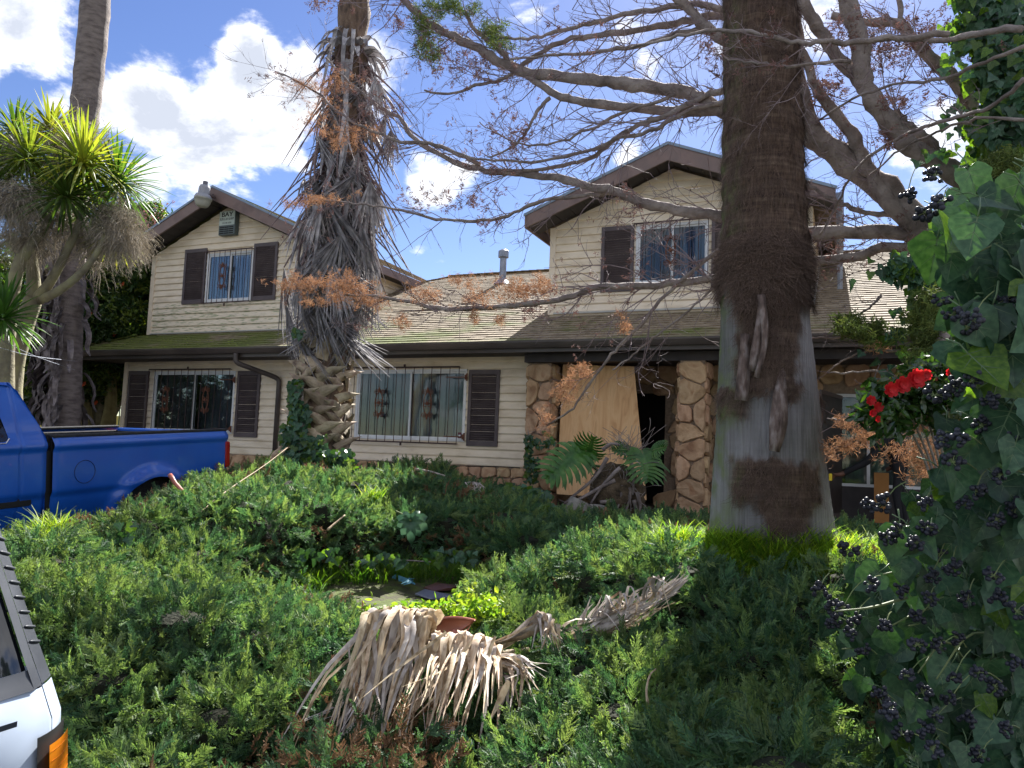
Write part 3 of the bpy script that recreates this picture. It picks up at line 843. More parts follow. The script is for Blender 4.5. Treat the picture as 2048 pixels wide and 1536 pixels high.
# vent pipe
vp = onz(1004, 566, 5.62)
def vent(px_, py_):
    d = ray(px_, py_); t = (GZ+SL*(CAM[1]-GYF)-CAM[2])/(d[2]-SL*d[1]); return CAM+d*t
vb = vent(1005, 563)
V = MB().lathe([(.085, -.15), (.085, .62)], c=tuple(vb), n=18)
V.lathe([(.26, -.10), (.12, .03), (.10, .08)], c=tuple(vb), n=18)
Vo = V.build('vent_pipe', M_galv, house, smooth=False)
MB().lathe([(.09, .60), (.135, .62), (.135, .78), (.06, .83), (.0, .84)], c=tuple(vb), n=18).build('vent_cap', M_galv, Vo)
b2 = vent(985, 575)

# ---------------- porch
hd = MB().box(-5.15, GX1, -.40, -.12, 3.13, 3.278); hd.box(-5.15, GX1, -.12, 1.7, 3.26, 3.28)
hd.build('porch_beam', M_soffit, house)
MB().box(-5.2, GX1, -.6, 2.6, .3, .615).build('porch_slab', mat('slab', [(.12, .11, .10), (.2, .18, .16)], scale=6, rough=.9, bump=.4), house)
# pillars clad in stone
def pillar(x0, x1, y0, y1, z0, z1, rows, seed, one):
    P_ = MB().box(x0+.03, x1-.03, y0+.03, y1-.03, z0, z1).build('stone_pillar', M_mortar, house)
    w = x1-x0; h = z1-z0-.01
    stones(P_, w, h, one, rows, lambda u, v, q: (x0+u, y0+.028-q, z0+v), seed=seed, depth=.06, jit=.26, gap=.007)
    stones(P_, y1-y0-.04, h, 1, rows+2, lambda u, v, q: (x1-.028+q, y0+.03+u, z0+v), seed=seed+1, depth=.05, jit=.26, gap=.007)
    stones(P_, y1-y0-.04, h, 1, rows+2, lambda u, v, q: (x0+.028-q, y1-.03-u, z0+v), seed=seed+2, depth=.05, jit=.26, gap=.007)
    return P_
q0 = ony(1357, 716, -.40)[0]; q1 = ony(1411, 717, -.40)[0]
pillar(q0, q1+.02, -.42, .02, .58, 3.13, 8, 21, lambda j: (1, 1, 2, 1, 1, 2, 1, 1, 1)[j % 9])
pillar(-5.13, -4.66, -.30, .12, .58, 3.13, 8, 33, lambda j: (1, 2, 1, 1, 2, 1, 2, 1)[j % 8])
# stone back wall of the porch, open at the two doorways
bw = MB()
YB = 1.5
wallcore(bw, -5.15, GX1, .6, 3.26, YB+.004, .15, [(-4.35, -3.05, .62, 2.75), (-.75, 1.55, .62, 2.76)])
B = bw.build('porch_wall', M_mortar, house)
stones(B, 9.0, 2.66, 24, 9, lambda u, v, q: (-5.14+u, YB-q, .61+v), seed=44, depth=.05,
       keep=lambda u, v: not ((.75 < u < 2.13 and v < 2.18) or (4.35 < u < 6.73 and v < 2.2)))
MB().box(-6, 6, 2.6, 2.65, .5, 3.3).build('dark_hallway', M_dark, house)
# front window beside the second door
wf = MB(); 
for a in ((-.74, 1.54, 2.70, 2.755), (-.74, 1.54, 1.18, 1.23)): wf.box(a[0], a[1], 1.52, 1.57, a[2], a[3])
for a in ((-.74, -.69), (.38, .43), (1.49, 1.54)): wf.box(a[0], a[1], 1.52, 1.57, 1.23, 2.70)
WF = wf.build('window', M_white, house)
MB().box(-.69, 1.49, 1.54, 1.545, 1.23, 2.70).build('pane', M_glass, WF)
MB().box(-.75, 1.55, 1.75, 1.77, .62, 2.75).build('curtain', mat('drape_beige', [(.10, .10, .085), (.17, .165, .14)], scale=2, stretch=(6, 1, .5), world=True), WF)
MB().box(-.75, 1.55, 1.51, 1.6, .62, 1.175).build('panel_under_window', M_soffit, WF)
# the dark security door standing open
dA = onz(1643, 779, 2.72); dB = onz(1709, 799, 2.72)
a_ = np.array((dA[0], dA[1])); b_ = np.array((dB[0], dB[1])); dn_ = (b_-a_)/np.linalg.norm(b_-a_); pn = np.array((-dn_[1], dn_[0]))
def dq(u, v, w): p = a_+dn_*u+pn*w; return (p[0], p[1], v)
M_door = mat('dark_door', [(.022, .015, .013), (.045, .032, .028)], scale=5, rough=.5, world=True, stretch=(4, 4, .6))
ln = float(np.linalg.norm(b_-a_))
sdw = max(ln, .55)
D_ = MB(); 
for u0, u1, v0, v1 in ((0, .05, .64, 2.72), (sdw-.05, sdw, .64, 2.72), (.05, sdw-.05, 2.66, 2.72), (.05, sdw-.05, .64, .74), (.05, sdw-.05, 1.62, 1.68)):
    D_.prism([(u0, v0), (u1, v0), (u1, v1), (u0, v1)], .035, dq)
DD = D_.build('security_door', flat('door_frame_brown', (.10, .075, .07), rough=.5), house)
MB().prism([(.05, .74), (sdw-.05, .74), (sdw-.05, 2.66), (.05, 2.66)], .012, lambda u, v, w: dq(u, v, w+.01)).build('door_panel', M_door, DD)

# ---------------- things fixed to or leaning on the house
al = np.array(ony(456, 425, YL))
ax0, ax1 = ony(438, 445, YL-.16)[0], ony(470, 445, YL-.16)[0]
az1, az0 = ony(455, 421.5, YL-.16)[2], ony(455, 469, YL-.16)[2]
alarm = thing('alarm_box', ((ax0+ax1)/2, YL-.03, az0), 'grey burglar alarm box with a white BAY lettered face under the left gable peak', 'alarm box')
M_alg = flat('alarm_grey', (.10, .13, .135), rough=.5)
o = MB().box(ax0, ax1, YL-.16, YL-.024, az0, az1).build('housing', M_alg, alarm); bevel(o, .012)
zf = az0+(az1-az0)*.40
face = MB().box(ax0+.015, ax1-.015, YL-.166, YL-.161, zf, az1-.012).build('lettered_face', flat('alarm_white', (.52, .60, .55), rough=.5), alarm)
lv = MB()
for c in range(3):
    for r_ in range(4):
        u0 = ax0+.03+(ax1-ax0-.06)*c/3+.008; u1 = ax0+.03+(ax1-ax0-.06)*(c+1)/3-.008
        z_ = az0+.025+(zf-az0-.04)*r_/4
        lv.box(u0, u1, YL-.166, YL-.1595, z_, z_+(zf-az0-.04)/4*.5)
lv.build('louver', M_dark, alarm)
M_ink = flat('black_ink', (.012, .012, .014), rough=.6)
def text(s, x, y, z, size, parent, m, sx=1., name='lettering', M=None, off=0.):
    c = bpy.data.curves.new(name, 'FONT'); c.body = s; c.size = size; c.align_x = 'CENTER'; c.align_y = 'CENTER'; c.extrude = .0008; c.offset = off
    c.materials.append(m)
    tmp = bpy.data.objects.new('t', c); COL.objects.link(tmp)
    me = bpy.data.meshes.new_from_object(tmp.evaluated_get(bpy.context.evaluated_depsgraph_get()))
    bpy.data.objects.remove(tmp); me.name = name
    MM = M if M is not None else Matrix.Translation((x, y, z)) @ Matrix.Rotation(PI/2, 4, 'X') @ Matrix.Diagonal((sx, 1, 1, 1))
    me.transform(MM)
    return put(name, me, parent)
xc = (ax0+ax1)/2; wf_ = ax1-ax0
text('BAY', xc, YL-.168, az1-.012-(az1-zf)*.24, (az1-zf)*.44, alarm, M_ink, 1.25, off=.003)
text('BURGLAR ALARM', xc, YL-.168, az1-.012-(az1-zf)*.55, (az1-zf)*.25, alarm, M_ink, .62)
text('510 538-3838', xc, YL-.168, az1-.012-(az1-zf)*.82, (az1-zf)*.17, alarm, M_ink, .85)

# dusk-to-dawn light on the left gable peak
lp = np.array(ony(407, 392, -.28))
lamp = thing('gable_lamp', (float(lp[0]), float(lp[1]), float(lp[2])-.2), 'old grey yard lamp with a frosted bowl sticking out from the left gable peak', 'lamp')
tilt = Matrix.Translation(tuple(lp)) @ Matrix.Rotation(R(6), 4, 'Y')
M_lampg = flat('lamp_grey', (.30, .31, .35), rough=.45)
MB().lathe([(.0, .33), (.055, .33), (.055, .24), (.05, .24)], M=tilt, n=16).build('photocell', flat('photocell', (.12, .12, .15)), lamp)
MB().lathe([(.05, .25), (.10, .24), (.12, .19), (.128, .04), (.16, .03), (.185, -.02), (.19, -.05)], M=tilt, n=24, cap=False).build('lamp_head', M_lampg, lamp, smooth=False)
MB().lathe([(.192, -.045), (.192, -.075), (.182, -.08), (.165, -.15), (.135, -.22), (.10, -.25), (.0, -.255)], M=tilt, n=28, cap=False).build('lamp_bowl', mat('frosted_bowl', [(.42, .43, .38), (.55, .55, .48)], scale=9, rough=.35, trans=.3), lamp, smooth=True)
MB().tube([tuple(lp+np.array((.1, .0, .02))), (lp[0]+.22, lp[1]+.12, lp[2]-.02), (-13.02, -.045, 7.04)], .028, 8).build('bracket_arm', M_iron, lamp)

# plywood sheet leaning in the first doorway
pt0, pt1 = ony(1126, 729, .08), ony(1268, 733, .08)
pb0, pb1 = ony(1113, 988, -.24), ony(1293, 1000, -.24)
ply = thing('plywood_sheet', (float(pb0[0]+pb1[0])/2, -.24, float(pb0[2])), 'tall sheet of bare plywood leaning across the first doorway between the stone pillars', 'plywood')
q_ = [np.array(p) for p in (pb0, pb1, pt1, pt0)]
nn_ = np.cross(q_[1]-q_[0], q_[3]-q_[0]); nn_ /= np.linalg.norm(nn_)
o = MB().add([tuple(p) for p in q_]+[tuple(p-nn_*.018) for p in q_], [(0, 1, 2, 3), (7, 6, 5, 4), (0, 4, 5, 1), (1, 5, 6, 2), (2, 6, 7, 3), (3, 7, 4, 0)]).build('sheet', M_ply, ply)
# ------------------------------------------------------------------ ground
M_soil = mat('soil_mulch', [(.022, .016, .010), (.06, .043, .026), (.10, .075, .045)], scale=14, rough=1, bump=.8, bscale=50, world=True)
M_mossg = mat('mossy_ground', [(.03, .04, .010), (.075, .10, .018), (.05, .045, .026), (.09, .12, .02)], scale=5, rough=1, bump=.7, bscale=45, world=True, pos=[.3, .45, .55, .72])
M_conc = mat('driveway_concrete', [(.20, .19, .17), (.30, .29, .265)], scale=3, rough=.9, bump=.3, bscale=70, world=True)
M_asph = mat('asphalt', [(.07, .07, .07), (.12, .118, .115)], scale=8, rough=.92, bump=.5, bscale=150, world=True)
class TPS:
    def __init__(s, P, lam=.02):
        P = np.array(P, float); s.X = P[:, :2]; n = len(P)
        def U(r): return np.where(r > 1e-9, r*r*np.log(r+1e-12), 0)
        D_ = np.linalg.norm(s.X[:, None]-s.X[None], axis=2)
        A = np.zeros((n+3, n+3)); A[:n, :n] = U(D_)+lam*np.eye(n); A[:n, n] = 1; A[:n, n+1:] = s.X; A[n, :n] = 1; A[n+1:, :n] = s.X.T
        s.w = np.linalg.solve(A, np.concatenate([P[:, 2], np.zeros(3)])); s.U = U; s.n = n
    def __call__(s, x, y):
        x = np.asarray(x, float); y = np.asarray(y, float)
        q = np.stack([x.ravel(), y.ravel()], 1)
        D_ = np.linalg.norm(q[:, None]-s.X[None], axis=2)
        return (s.U(D_)@s.w[:s.n]+s.w[s.n]+q@s.w[s.n+1:]).reshape(x.shape)
# bare ground: street, planting bank, hollow path, mound of the big palm, house platform
TP = [(-12, -12, 0), (-6, -11.6, 0), (-3, -11.3, .05), (0, -10.9, .08), (3, -10.9, .1), (-6, -9.4, .12), (-4.4, -9.3, .30), (-3, -9.0, .34), (-2, -9.2, .36), (-1.2, -8.6, .46), (-.2, -8.6, .60), (1, -8.6, .6),
      (-3.0, -7.1, .30), (-3.9, -7.6, .28), (-2.4, -6.6, .32), (-4.8, -7.8, .27), (-3.6, -6.6, .33), (-.5, -7.0, .98), (-1.2, -6.6, .85), (.4, -6.6, .9), (-.6, -7.6, .85), (1.5, -6.5, .8), (-1.9, -5.4, .42),
      (-6, -7.5, .3), (-6.1, -5.5, .45), (-5, -5, .55), (-3.5, -4.6, .6), (-7.0, -2.9, .8), (-5, -2.6, .72), (-3, -2.6, .58), (-1, -3, .55), (1, -3, .55), (4, -3, .55), (-9, -1, .6), (-15, -1, .6), (-5, -.6, .6), (0, -.9, .58), (5, -.6, .6), (-10, -3, .5), (5, -8, .6), (-15, -4, .45), (-15, -9, .1)]
ground_f = TPS(TP)
def drive_z(y): return np.clip(.30+.074*(np.asarray(y, float)+5.0), .0, .6)
def gz(x, y):
    x = np.asarray(x, float); y = np.asarray(y, float)
    z = ground_f(np.clip(x, -15, 5), np.clip(y, -12, 0))
    k = np.clip((-11.0-y)/.6, 0, 1); z = z*(1-k)
    k2 = np.clip((y+1.2)/1.0, 0, 1); z = z*(1-k2)+.585*k2
    kd = np.clip((-6.70-x)/.2, 0, 1)*np.clip((y+11.3)/.5, 0, 1)
    z = z*(1-kd)+(drive_z(y)-.03)*kd
    return z
nx_, ny_ = 150, 120
gx = np.concatenate([np.linspace(-60, -16.3, 14), np.linspace(-16, 6, 122), np.linspace(6.6, 60, 14)])
gy = np.concatenate([np.linspace(-60, -14, 8), np.linspace(-13.5, .5, 92), np.linspace(1, 80, 20)])
GXm, GYm = np.meshgrid(gx, gy)
GZm = gz(GXm, GYm)
nn = len(gx)
v = np.stack([GXm.ravel(), GYm.ravel(), GZm.ravel()], 1)
f = [(j*nn+i, j*nn+i+1, (j+1)*nn+i+1, (j+1)*nn+i) for j in range(len(gy)-1) for i in range(nn-1)]
G_ = MB(); G_.v = [tuple(q) for q in v.tolist()]; G_.f = f; G_.n = len(v)
G_.build('ground', M_soil, None, smooth=True, kind='structure')
# far ground to the horizon
MB().add([(-900, -900, -.35), (900, -900, -.35), (900, 900, -.35), (-900, 900, -.35)], [(0, 1, 2, 3)]).build('far_ground', mat('dry_grass', [(.05, .06, .025), (.09, .10, .04)], scale=.5, rough=1, world=True), None, kind='structure')
# moss covered path in the hollow
def sheet(name, poly, fz, m, n=26):
    poly = np.array(poly, float); x0, y0 = poly.min(0); x1, y1 = poly.max(0)
    xs = np.linspace(x0, x1, n); ys = np.linspace(y0, y1, n); X, Y = np.meshgrid(xs, ys); Z = fz(X, Y)
    def ins(px_, py_):
        c = False; k = len(poly)
        for i in range(k):
            a, b = poly[i], poly[i-1]
            if (a[1] > py_) != (b[1] > py_) and px_ < (b[0]-a[0])*(py_-a[1])/(b[1]-a[1])+a[0]: c = not c
        return c
    ff = []
    for j in range(n-1):
        for i in range(n-1):
            if ins((xs[i]+xs[i+1])/2, (ys[j]+ys[j+1])/2): ff.append((j*n+i, j*n+i+1, (j+1)*n+i+1, (j+1)*n+i))
    m_ = MB(); m_.v = [tuple(q) for q in np.stack([X.ravel(), Y.ravel(), Z.ravel()], 1).tolist()]; m_.f = ff; m_.n = n*n
    return m_.build(name, m, None, smooth=True, kind='structure')
PATH = [(-5.6, -8.3), (-4.6, -8.5), (-3.2, -8.2), (-2.2, -7.9), (-1.7, -7.3), (-1.9, -6.5), (-2.6, -6.0), (-3.6, -6.1), (-4.6, -6.9), (-5.6, -7.5)]
sheet('garden_path', PATH, lambda x, y: gz(x, y)+.006, M_mossg, 40)
# driveway slabs, kerb and street
dv = MB()
v = []; ys = np.linspace(-11.35, 1.5, 20)
for y in ys: v += [(-11.2, y, float(drive_z(y))+.008), (-6.86, y, float(drive_z(y))+.008)]
dv.add(v, [(2*i, 2*i+1, 2*i+3, 2*i+2) for i in range(19)]); dv.build('driveway', M_conc, None, kind='structure')
MB().add([(-60, -60, .006), (60, -60, .006), (60, -11.9, .006), (-60, -11.9, .006)], [(0, 1, 2, 3)]).build('street', M_asph, None, kind='structure')
kb = MB(); kb.box(-60, -11.3, -11.9, -11.72, -.05, .12); kb.box(-6.5, 60, -11.9, -11.72, -.05, .12)
kb.build('kerb', M_conc, None, kind='structure')
MB().box(-6.5, 60, -11.72, -11.2, -.05, .105).build('pavement', M_conc, None, kind='structure')

# ------------------------------------------------------------------ pickup truck
M_blue = mat('truck_blue', [(.006, .075, .40), (.010, .10, .47)], scale=2, rough=.34, spec=.5, coat=.6)
M_black = flat('black_plastic', (.015, .015, .016), rough=.55)
M_bed = mat('bed_liner', [(.012, .012, .013), (.03, .03, .031)], scale=25, rough=.8, bump=.4)
M_tint = bpy.data.materials.new('tinted_glass'); M_tint.use_nodes = True
_b = M_tint.node_tree.nodes['Principled BSDF']; _b.inputs['Base Color'].default_value = (.006, .007, .009, 1); _b.inputs['Roughness'].default_value = .03; _b.inputs['Specular IOR Level'].default_value = .9
M_tyre = flat('tyre_rubber', (.018, .018, .018), rough=.85, bump=.3)
M_rim = flat('steel_rim', (.30, .30, .31), rough=.35, metal=.8)
M_red = flat('tail_red', (.32, .012, .012), rough=.2)
M_chrome = flat('chrome', (.5, .5, .5), rough=.15, metal=1.)
TX, TY = -7.0, -7.66           # near side plane and the gap between cab and bed
TZ = float(drive_z(TY))+.01
pit = math.atan(.066)
TM = Matrix.Translation((TX, TY, TZ)) @ Matrix.Rotation(pit, 4, 'X')
# local frame: x = outwards (0 = widest near side, negative to the far side), y = towards the tail, z = up
truck = thing('pickup_truck', (TX-1, TY, TZ), 'bright blue extended cab pickup truck parked nose out in the driveway', 'pickup truck')
def tmesh(mb, name, m, parent=None, smooth=False, bw=0):
    mb.v = [tuple(TM @ Vector(q)) for q in mb.v]
    o = mb.build(name, m, parent or truck, smooth)
    if bw: bevel(o, bw)
    return o
def panel(u0, u1, h0, h1, nu, nh, sdf, off, W=2.0, side=1):
    """side skin: keeps cells where sdf>0, snapping the rim to the outline"""
    us = np.linspace(u0, u1, nu); hs = np.linspace(h0, h1, nh)
    pos = {}; ok = {}
    val = np.array([[sdf(u, h) for u in us] for h in hs])
    v = []; idx = {}; f = []
    def vert(i, j):
        if (i, j) in idx: return idx[(i, j)]
        u, h = us[i], hs[j]; s_ = val[j, i]
        if s_ < 0:
            for _ in range(4):
                s_ = sdf(u, h); e = .003
                g = ((sdf(u+e, h)-s_)/e, (sdf(u, h+e)-s_)/e); gg = g[0]**2+g[1]**2+1e-6
                u -= g[0]*s_/gg; h -= g[1]*s_/gg
        o_ = off(u, h)
        x = o_ if side > 0 else -W-o_
        idx[(i, j)] = len(v); v.append((x, u, h)); return idx[(i, j)]
    for j in range(nh-1):
        for i in range(nu-1):
            if max(val[j, i], val[j, i+1], val[j+1, i], val[j+1, i+1]) > 0:
                if min(val[j, i], val[j, i+1], val[j+1, i], val[j+1, i+1]) < -.06: continue
                q = (vert(i, j), vert(i+1, j), vert(i+1, j+1), vert(i, j+1))
                f.append(q if side > 0 else q[::-1])
    return MB().add(v, f)
def rbox(u, h, cu, ch, hu, hh, r):
    qx, qy = abs(u-cu)-hu+r, abs(h-ch)-hh+r
    return math.hypot(max(qx, 0), max(qy, 0))+min(max(qx, qy), 0)-r
def pl(p, a, b):      # signed distance to line a->b, positive on the left
    d = (b[0]-a[0], b[1]-a[1]); l = math.hypot(*d); return ((p[1]-a[1])*d[0]-(p[0]-a[0])*d[1])/l
BL = 2.34
WHu, WHh, WR = 1.22, .52, .47
def s(x, a, b): t = min(1, max(0, (x-a)/(b-a))); return t*t*(3-2*t)
def bedsdf(u, h): return min(math.hypot(u-WHu, h-WHh+.05)-WR-.02, u-.03, BL-u+.04*(h-1), 1.44-h, h-.50)
def bedoff(u, h):
    o_ = -.012
    o_ += .022*s(h, 1.30, 1.345)*(1-s(h, 1.36, 1.44)) - .02*s(h, 1.36, 1.44)
    o_ -= .03*(1-s(h, .84, .92)); o_ -= .05*(1-s(h, .55, .84))
    d = math.hypot(u-WHu, h-WHh+.05)
    o_ += .045*(1-s(d, WR+.06, WR+.20))*s(d, WR-.02, WR+.02)+.03*(1-s(d, WR+.02, WR+.16))
    o_ -= .035*s(u, BL-.08, BL); o_ -= .02*(1-s(u, .03, .07))
    return o_
for sd in (1, -1): tmesh(panel(.03, BL, .50, 1.44, 70, 52, bedsdf, bedoff, side=sd), 'bed_side', M_blue, smooth=True)
def caboff(u, h):
    o_ = -.012+.02*s(h, 1.30, 1.345)*(1-s(h, 1.36, 1.42))-.02*s(h, 1.38, 1.5)
    o_ -= .19*max(0, (h-1.40)/.55)**1.25
    o_ -= .03*(1-s(h, .84, .92)); o_ -= .05*(1-s(h, .55, .84))
    o_ -= .035*s(u, -.09, 0)
    for g in (-.30, -1.02):
        o_ -= .012*(1-s(abs(u-g-.0*(h-1)), .0, .006))
    return o_
def cabout(u, h):
    back = pl((u, h), (-.035, 1.44), (-.27, 1.93)) if h > 1.44 else -.035-u
    back2 = -.035-u
    rr = 1.96-h
    c = min(min(back, back2), rr, h-.46, u+2.65)
    return c
def wind(u, h): return rbox(u+(.23*(h-1.62)), h, -.72, 1.645, .275, .235, .07)
def wind2(u, h): return rbox(u+.16*(h-1.62), h, -1.55, 1.645, .46, .235, .06)
for sd in (1, -1):
    tmesh(panel(-2.65, -.035, .46, 1.96, 150, 74, lambda u, h: min(cabout(u, h), wind(u, h), wind2(u, h)), caboff, side=sd), 'cab_side', M_blue, smooth=True)
    for (c0, c1, hw) in ((-.72, 1.645, .29), (-1.55, 1.645, .475)):
        k = .23 if c0 > -1 else .16
        gq = MB(); v = []
        for h in (1.39, 1.90):
            for e in (-1, 1):
                u = c0+e*hw-k*(h-1.62); o_ = caboff(u-.15 if abs(u+.3) < .02 else u, h)-.012
                v.append((o_ if sd > 0 else -2-o_, u, h))
        gq.add(v, [(0, 1, 3, 2)]); tmesh(gq, 'side_glass', M_tint)
    wt = MB()     # bright line under the glass
    P = [(-1.0+.02, 1.398), (-.45, 1.398), (-.405, 1.44)]
    wt.tube([((caboff(u, h)+.002) if sd > 0 else -2-caboff(u, h)-.002, u, h) for u, h in P], .006, 5); tmesh(wt, 'glass_trim', M_chrome)
# roof, back of the cab, hood, front
rf = MB(); n = 12; v = []; us = np.linspace(-2.2, -.30, 10)
for u in us:
    for i in range(n+1):
        t = i/n; x = -.19-1.62*t; zz = 1.945+.055*math.sin(PI*t)**.6-.02*s(u, -.5, -.25)-.03*(1-s(u, -2.2, -1.7))
        v.append((x, u, zz))
rf.add(v, [(j*(n+1)+i, (j+1)*(n+1)+i, (j+1)*(n+1)+i+1, j*(n+1)+i+1) for j in range(9) for i in range(n)])
tmesh(rf, 'cab_roof', M_blue, smooth=True)
cbk = MB(); v = []
for (h, u, ins_) in ((.6, -.04, .04), (1.42, -.04, .03), (1.5, -.07, .05), (1.88, -.245, .17), (1.96, -.31, .22)):
    for i in range(9):
        t = i/8; v.append((-ins_-(2-2*ins_)*t, u+.05*math.sin(PI*t), h))
cbk.add(v, [(j*9+i, j*9+i+1, (j+1)*9+i+1, (j+1)*9+i) for j in range(4) for i in range(8)]); tmesh(cbk, 'cab_back', M_blue, smooth=True)
tmesh(MB().prism([(-1.62, 1.50), (-.38, 1.50), (-.44, 1.84), (-1.56, 1.84)], .01, lambda u, v_, w: (u, -.0-(v_-1.45)*.44+w, v_)), 'rear_glass', M_tint)
tmesh(MB().box(-1.93, -.07, -3.95, -2.55, .55, 1.28), 'hood', M_blue, bw=.08)
tmesh(MB().prism([(-2.62, 1.28), (-2.1, 1.93), (-2.13, 1.95), (-2.7, 1.30)], 1.6, lambda u, v_, w: (-.2-w, u, v_)), 'windscreen', M_tint)
tmesh(MB().box(-1.98, -.02, -4.15, -3.96, .42, .75), 'front_bumper', M_chrome, bw=.04)
# bed interior
bd = MB(); bd.box(-1.86, -.14, .06, BL-.06, .78, .82); bd.box(-.14, -.10, .06, BL-.06, .82, 1.40); bd.box(-1.90, -1.86, .06, BL-.06, .82, 1.40); bd.box(-1.86, -.14, .06, .10, .82, 1.40)
bd.box(-1.86, -.14, BL-.12, BL-.08, .82, 1.39)
for x in (-.02, -1.98): bd.box(x-.085 if x > -1 else x, x if x > -1 else x+.085, .03, BL-.02, 1.43, 1.462)
tmesh(bd, 'bed_liner', M_bed, bw=.012)
tmesh(MB().box(-1.88, -.12, BL-.075, BL-.01, .70, 1.43), 'tailgate', M_blue, bw=.02)
tmesh(MB().box(-1.88, -.12, .03, .10, 1.35, 1.462), 'bed_front_rail', M_bed, bw=.01)
for x in (-.12, -1.99): tmesh(MB().box(x, x+.11, BL-.06, BL+.025, .98, 1.30), 'tail_light', M_red, bw=.02)
tmesh(MB().box(-1.98, -.02, BL+.03, BL+.2, .55, .72), 'rear_bumper', M_chrome, bw=.03)
# fuel door, body moulding, cab vent step
fd = MB(); fd.tube([(bedoff(.36+.115*math.cos(a), 1.08+.115*math.sin(a))+.003, .36+.115*math.cos(a), 1.08+.115*math.sin(a)) for a in np.linspace(0, 2*PI, 26)], .0035, 4, cap=False)
tmesh(fd, 'fuel_door', flat('gap_dark_blue', (.004, .02, .10)))
mo = MB(); mo.prism([(-2.5, .80), (-.19, .80), (-.17, .815), (-.17, .865), (-.19, .88), (-2.5, .88)], .014, lambda u, v_, w: (-.052+w, u, v_)); tmesh(mo, 'door_moulding', M_black, bw=.004)
tmesh(MB().box(-1.8, -.2, -3.9, BL, .42, .60), 'chassis', M_black)
tmesh(MB().box(-1.9, -.07, -.04, .04, .5, 1.30), 'gap_panel', M_black)
wl_ = MB()
for x in (-.10, -1.62): wl_.box(x-.28 if x > -1 else x-.1, x-.01 if x > -1 else x+.17, WHu-.62, WHu+.62, .60, 1.02)
tmesh(wl_, 'wheel_housing', M_bed)
for (u) in (WHu, -3.05):
    for x, d in ((-.05, 1), (-1.95, -1)):
        Mx = Matrix.Translation((x-.12*d, u, .395)) @ Matrix.Rotation(PI/2*d, 4, 'Y')
        W_ = tmesh(MB().lathe([(.22, -.11), (.36, -.125), (.385, -.10), (.398, -.04), (.398, .04), (.385, .10), (.36, .125), (.22, .11)], M=Mx, n=36, cap=False), 'wheel', M_tyre, smooth=True)
        tmesh(MB().lathe([(.0, .06), (.06, .07), (.09, .03), (.18, .02), (.215, .09), (.225, .11), (.225, -.1)], M=Mx, n=28, cap=False), 'rim', M_rim, W_)

# ------------------------------------------------------------------ white estate car by the kerb (rear corner in view)
M_wpaint = mat('white_paint', [(.40, .47, .58), (.44, .51, .62)], scale=2, rough=.3, coat=.5)
M_ptrim = mat('pillar_plastic', [(.028, .033, .045), (.045, .052, .066)], scale=8, rough=.5)
M_amber = mat('amber_lens', [(.85, .24, .01), (.95, .33, .02)], scale=3, rough=.18, coat=.6, trans=.35)
suv = thing('parked_car', (-3.6, -12.35, .01), 'white car with ribbed black rear pillar and amber corner lamp beside the juniper', 'car')
# local: x forward is -X world. a = distance ahead of the rear face, b = offset from right flank towards the left, z up
SX, SY = -1.63, -11.52
def sp_(a, b, z): return (SX-a, SY-b, z)
def rear_a(z):      # how far the rear face leans forward with height
    if z < .95: return .0
    if z < 1.05: return .05*(z-.95)/.1
    return .05+(z-1.05)*.34
def flank_b(z):
    if z < .80: return .0
    if z < 1.03: return .02*(z-.80)/.23
    return .02+(z-1.03)*.22
def skin(zs, bs, fa, name, m, smooth=True, parent=None):
    v = []
    for z in zs:
        for b in bs: v.append(sp_(*fa(b, z)))
    nb2 = len(bs); q = MB().add(v, [(j*nb2+i, (j+1)*nb2+i, (j+1)*nb2+i+1, j*nb2+i+1) for j in range(len(zs)-1) for i in range(nb2-1)])
    return q.build(name, m, parent or suv, smooth)
Wd = 1.7
def rear(b0, b1, da=0.):
    def fa(t, z):
        fb_ = flank_b(z); b = fb_+t*(1-fb_*2/Wd)
        # rounded corner
        a = rear_a(z)+da
        if t < .16: a += .07*(1-(t/.16))**2.2
        if t > Wd-.16: a += .10*(1-((Wd-t)/.16))**2.2
        return (a, b, z)
    return fa
fa_ = rear(0, 1)
zl = [.25, .4, .55, .7, .80, .88, .95, 1.0, 1.018]
# tailgate with shut line at t=.085
tg = [.060, .07, .2, .5, .9, 1.3, 1.55, 1.6]
skin(zl, tg, rear(0, 1, -.004), 'tailgate', M_wpaint)
qb = [0., .008, .018, .03, .042, .052]
skin(zl, qb, fa_, 'quarter_panel', M_wpaint)
skin(zl, [1.61, 1.64, 1.68, 1.7], fa_, 'quarter_panel', M_wpaint)
# right and left flanks
for side in (0, 1):
    v = []; al_ = [.10, .16, .6, 1.2, 2.2, 3.4, 4.2]
    for z in [.25, .5, .80, .92, 1.03]:
        for a in al_:
            b = flank_b(z); b = b if side == 0 else Wd-b
            v.append(sp_(a+rear_a(z), b, z))
    MB().add(v, [(j*7+i, j*7+i+1, (j+1)*7+i+1, (j+1)*7+i) for j in range(4) for i in range(6)]).build('flank', M_wpaint, suv, True)
zu = [1.022, 1.10, 1.2, 1.3, 1.4, 1.5, 1.58]
pil = skin(zu, qb, fa_, 'pillar_cover', M_ptrim)
skin(zu, [1.61, 1.64, 1.68, 1.7], fa_, 'pillar_cover', M_ptrim)
skin([.27]+zl+zu, [.048, .064], rear(0, 1, .012), 'shut_line', M_dark)
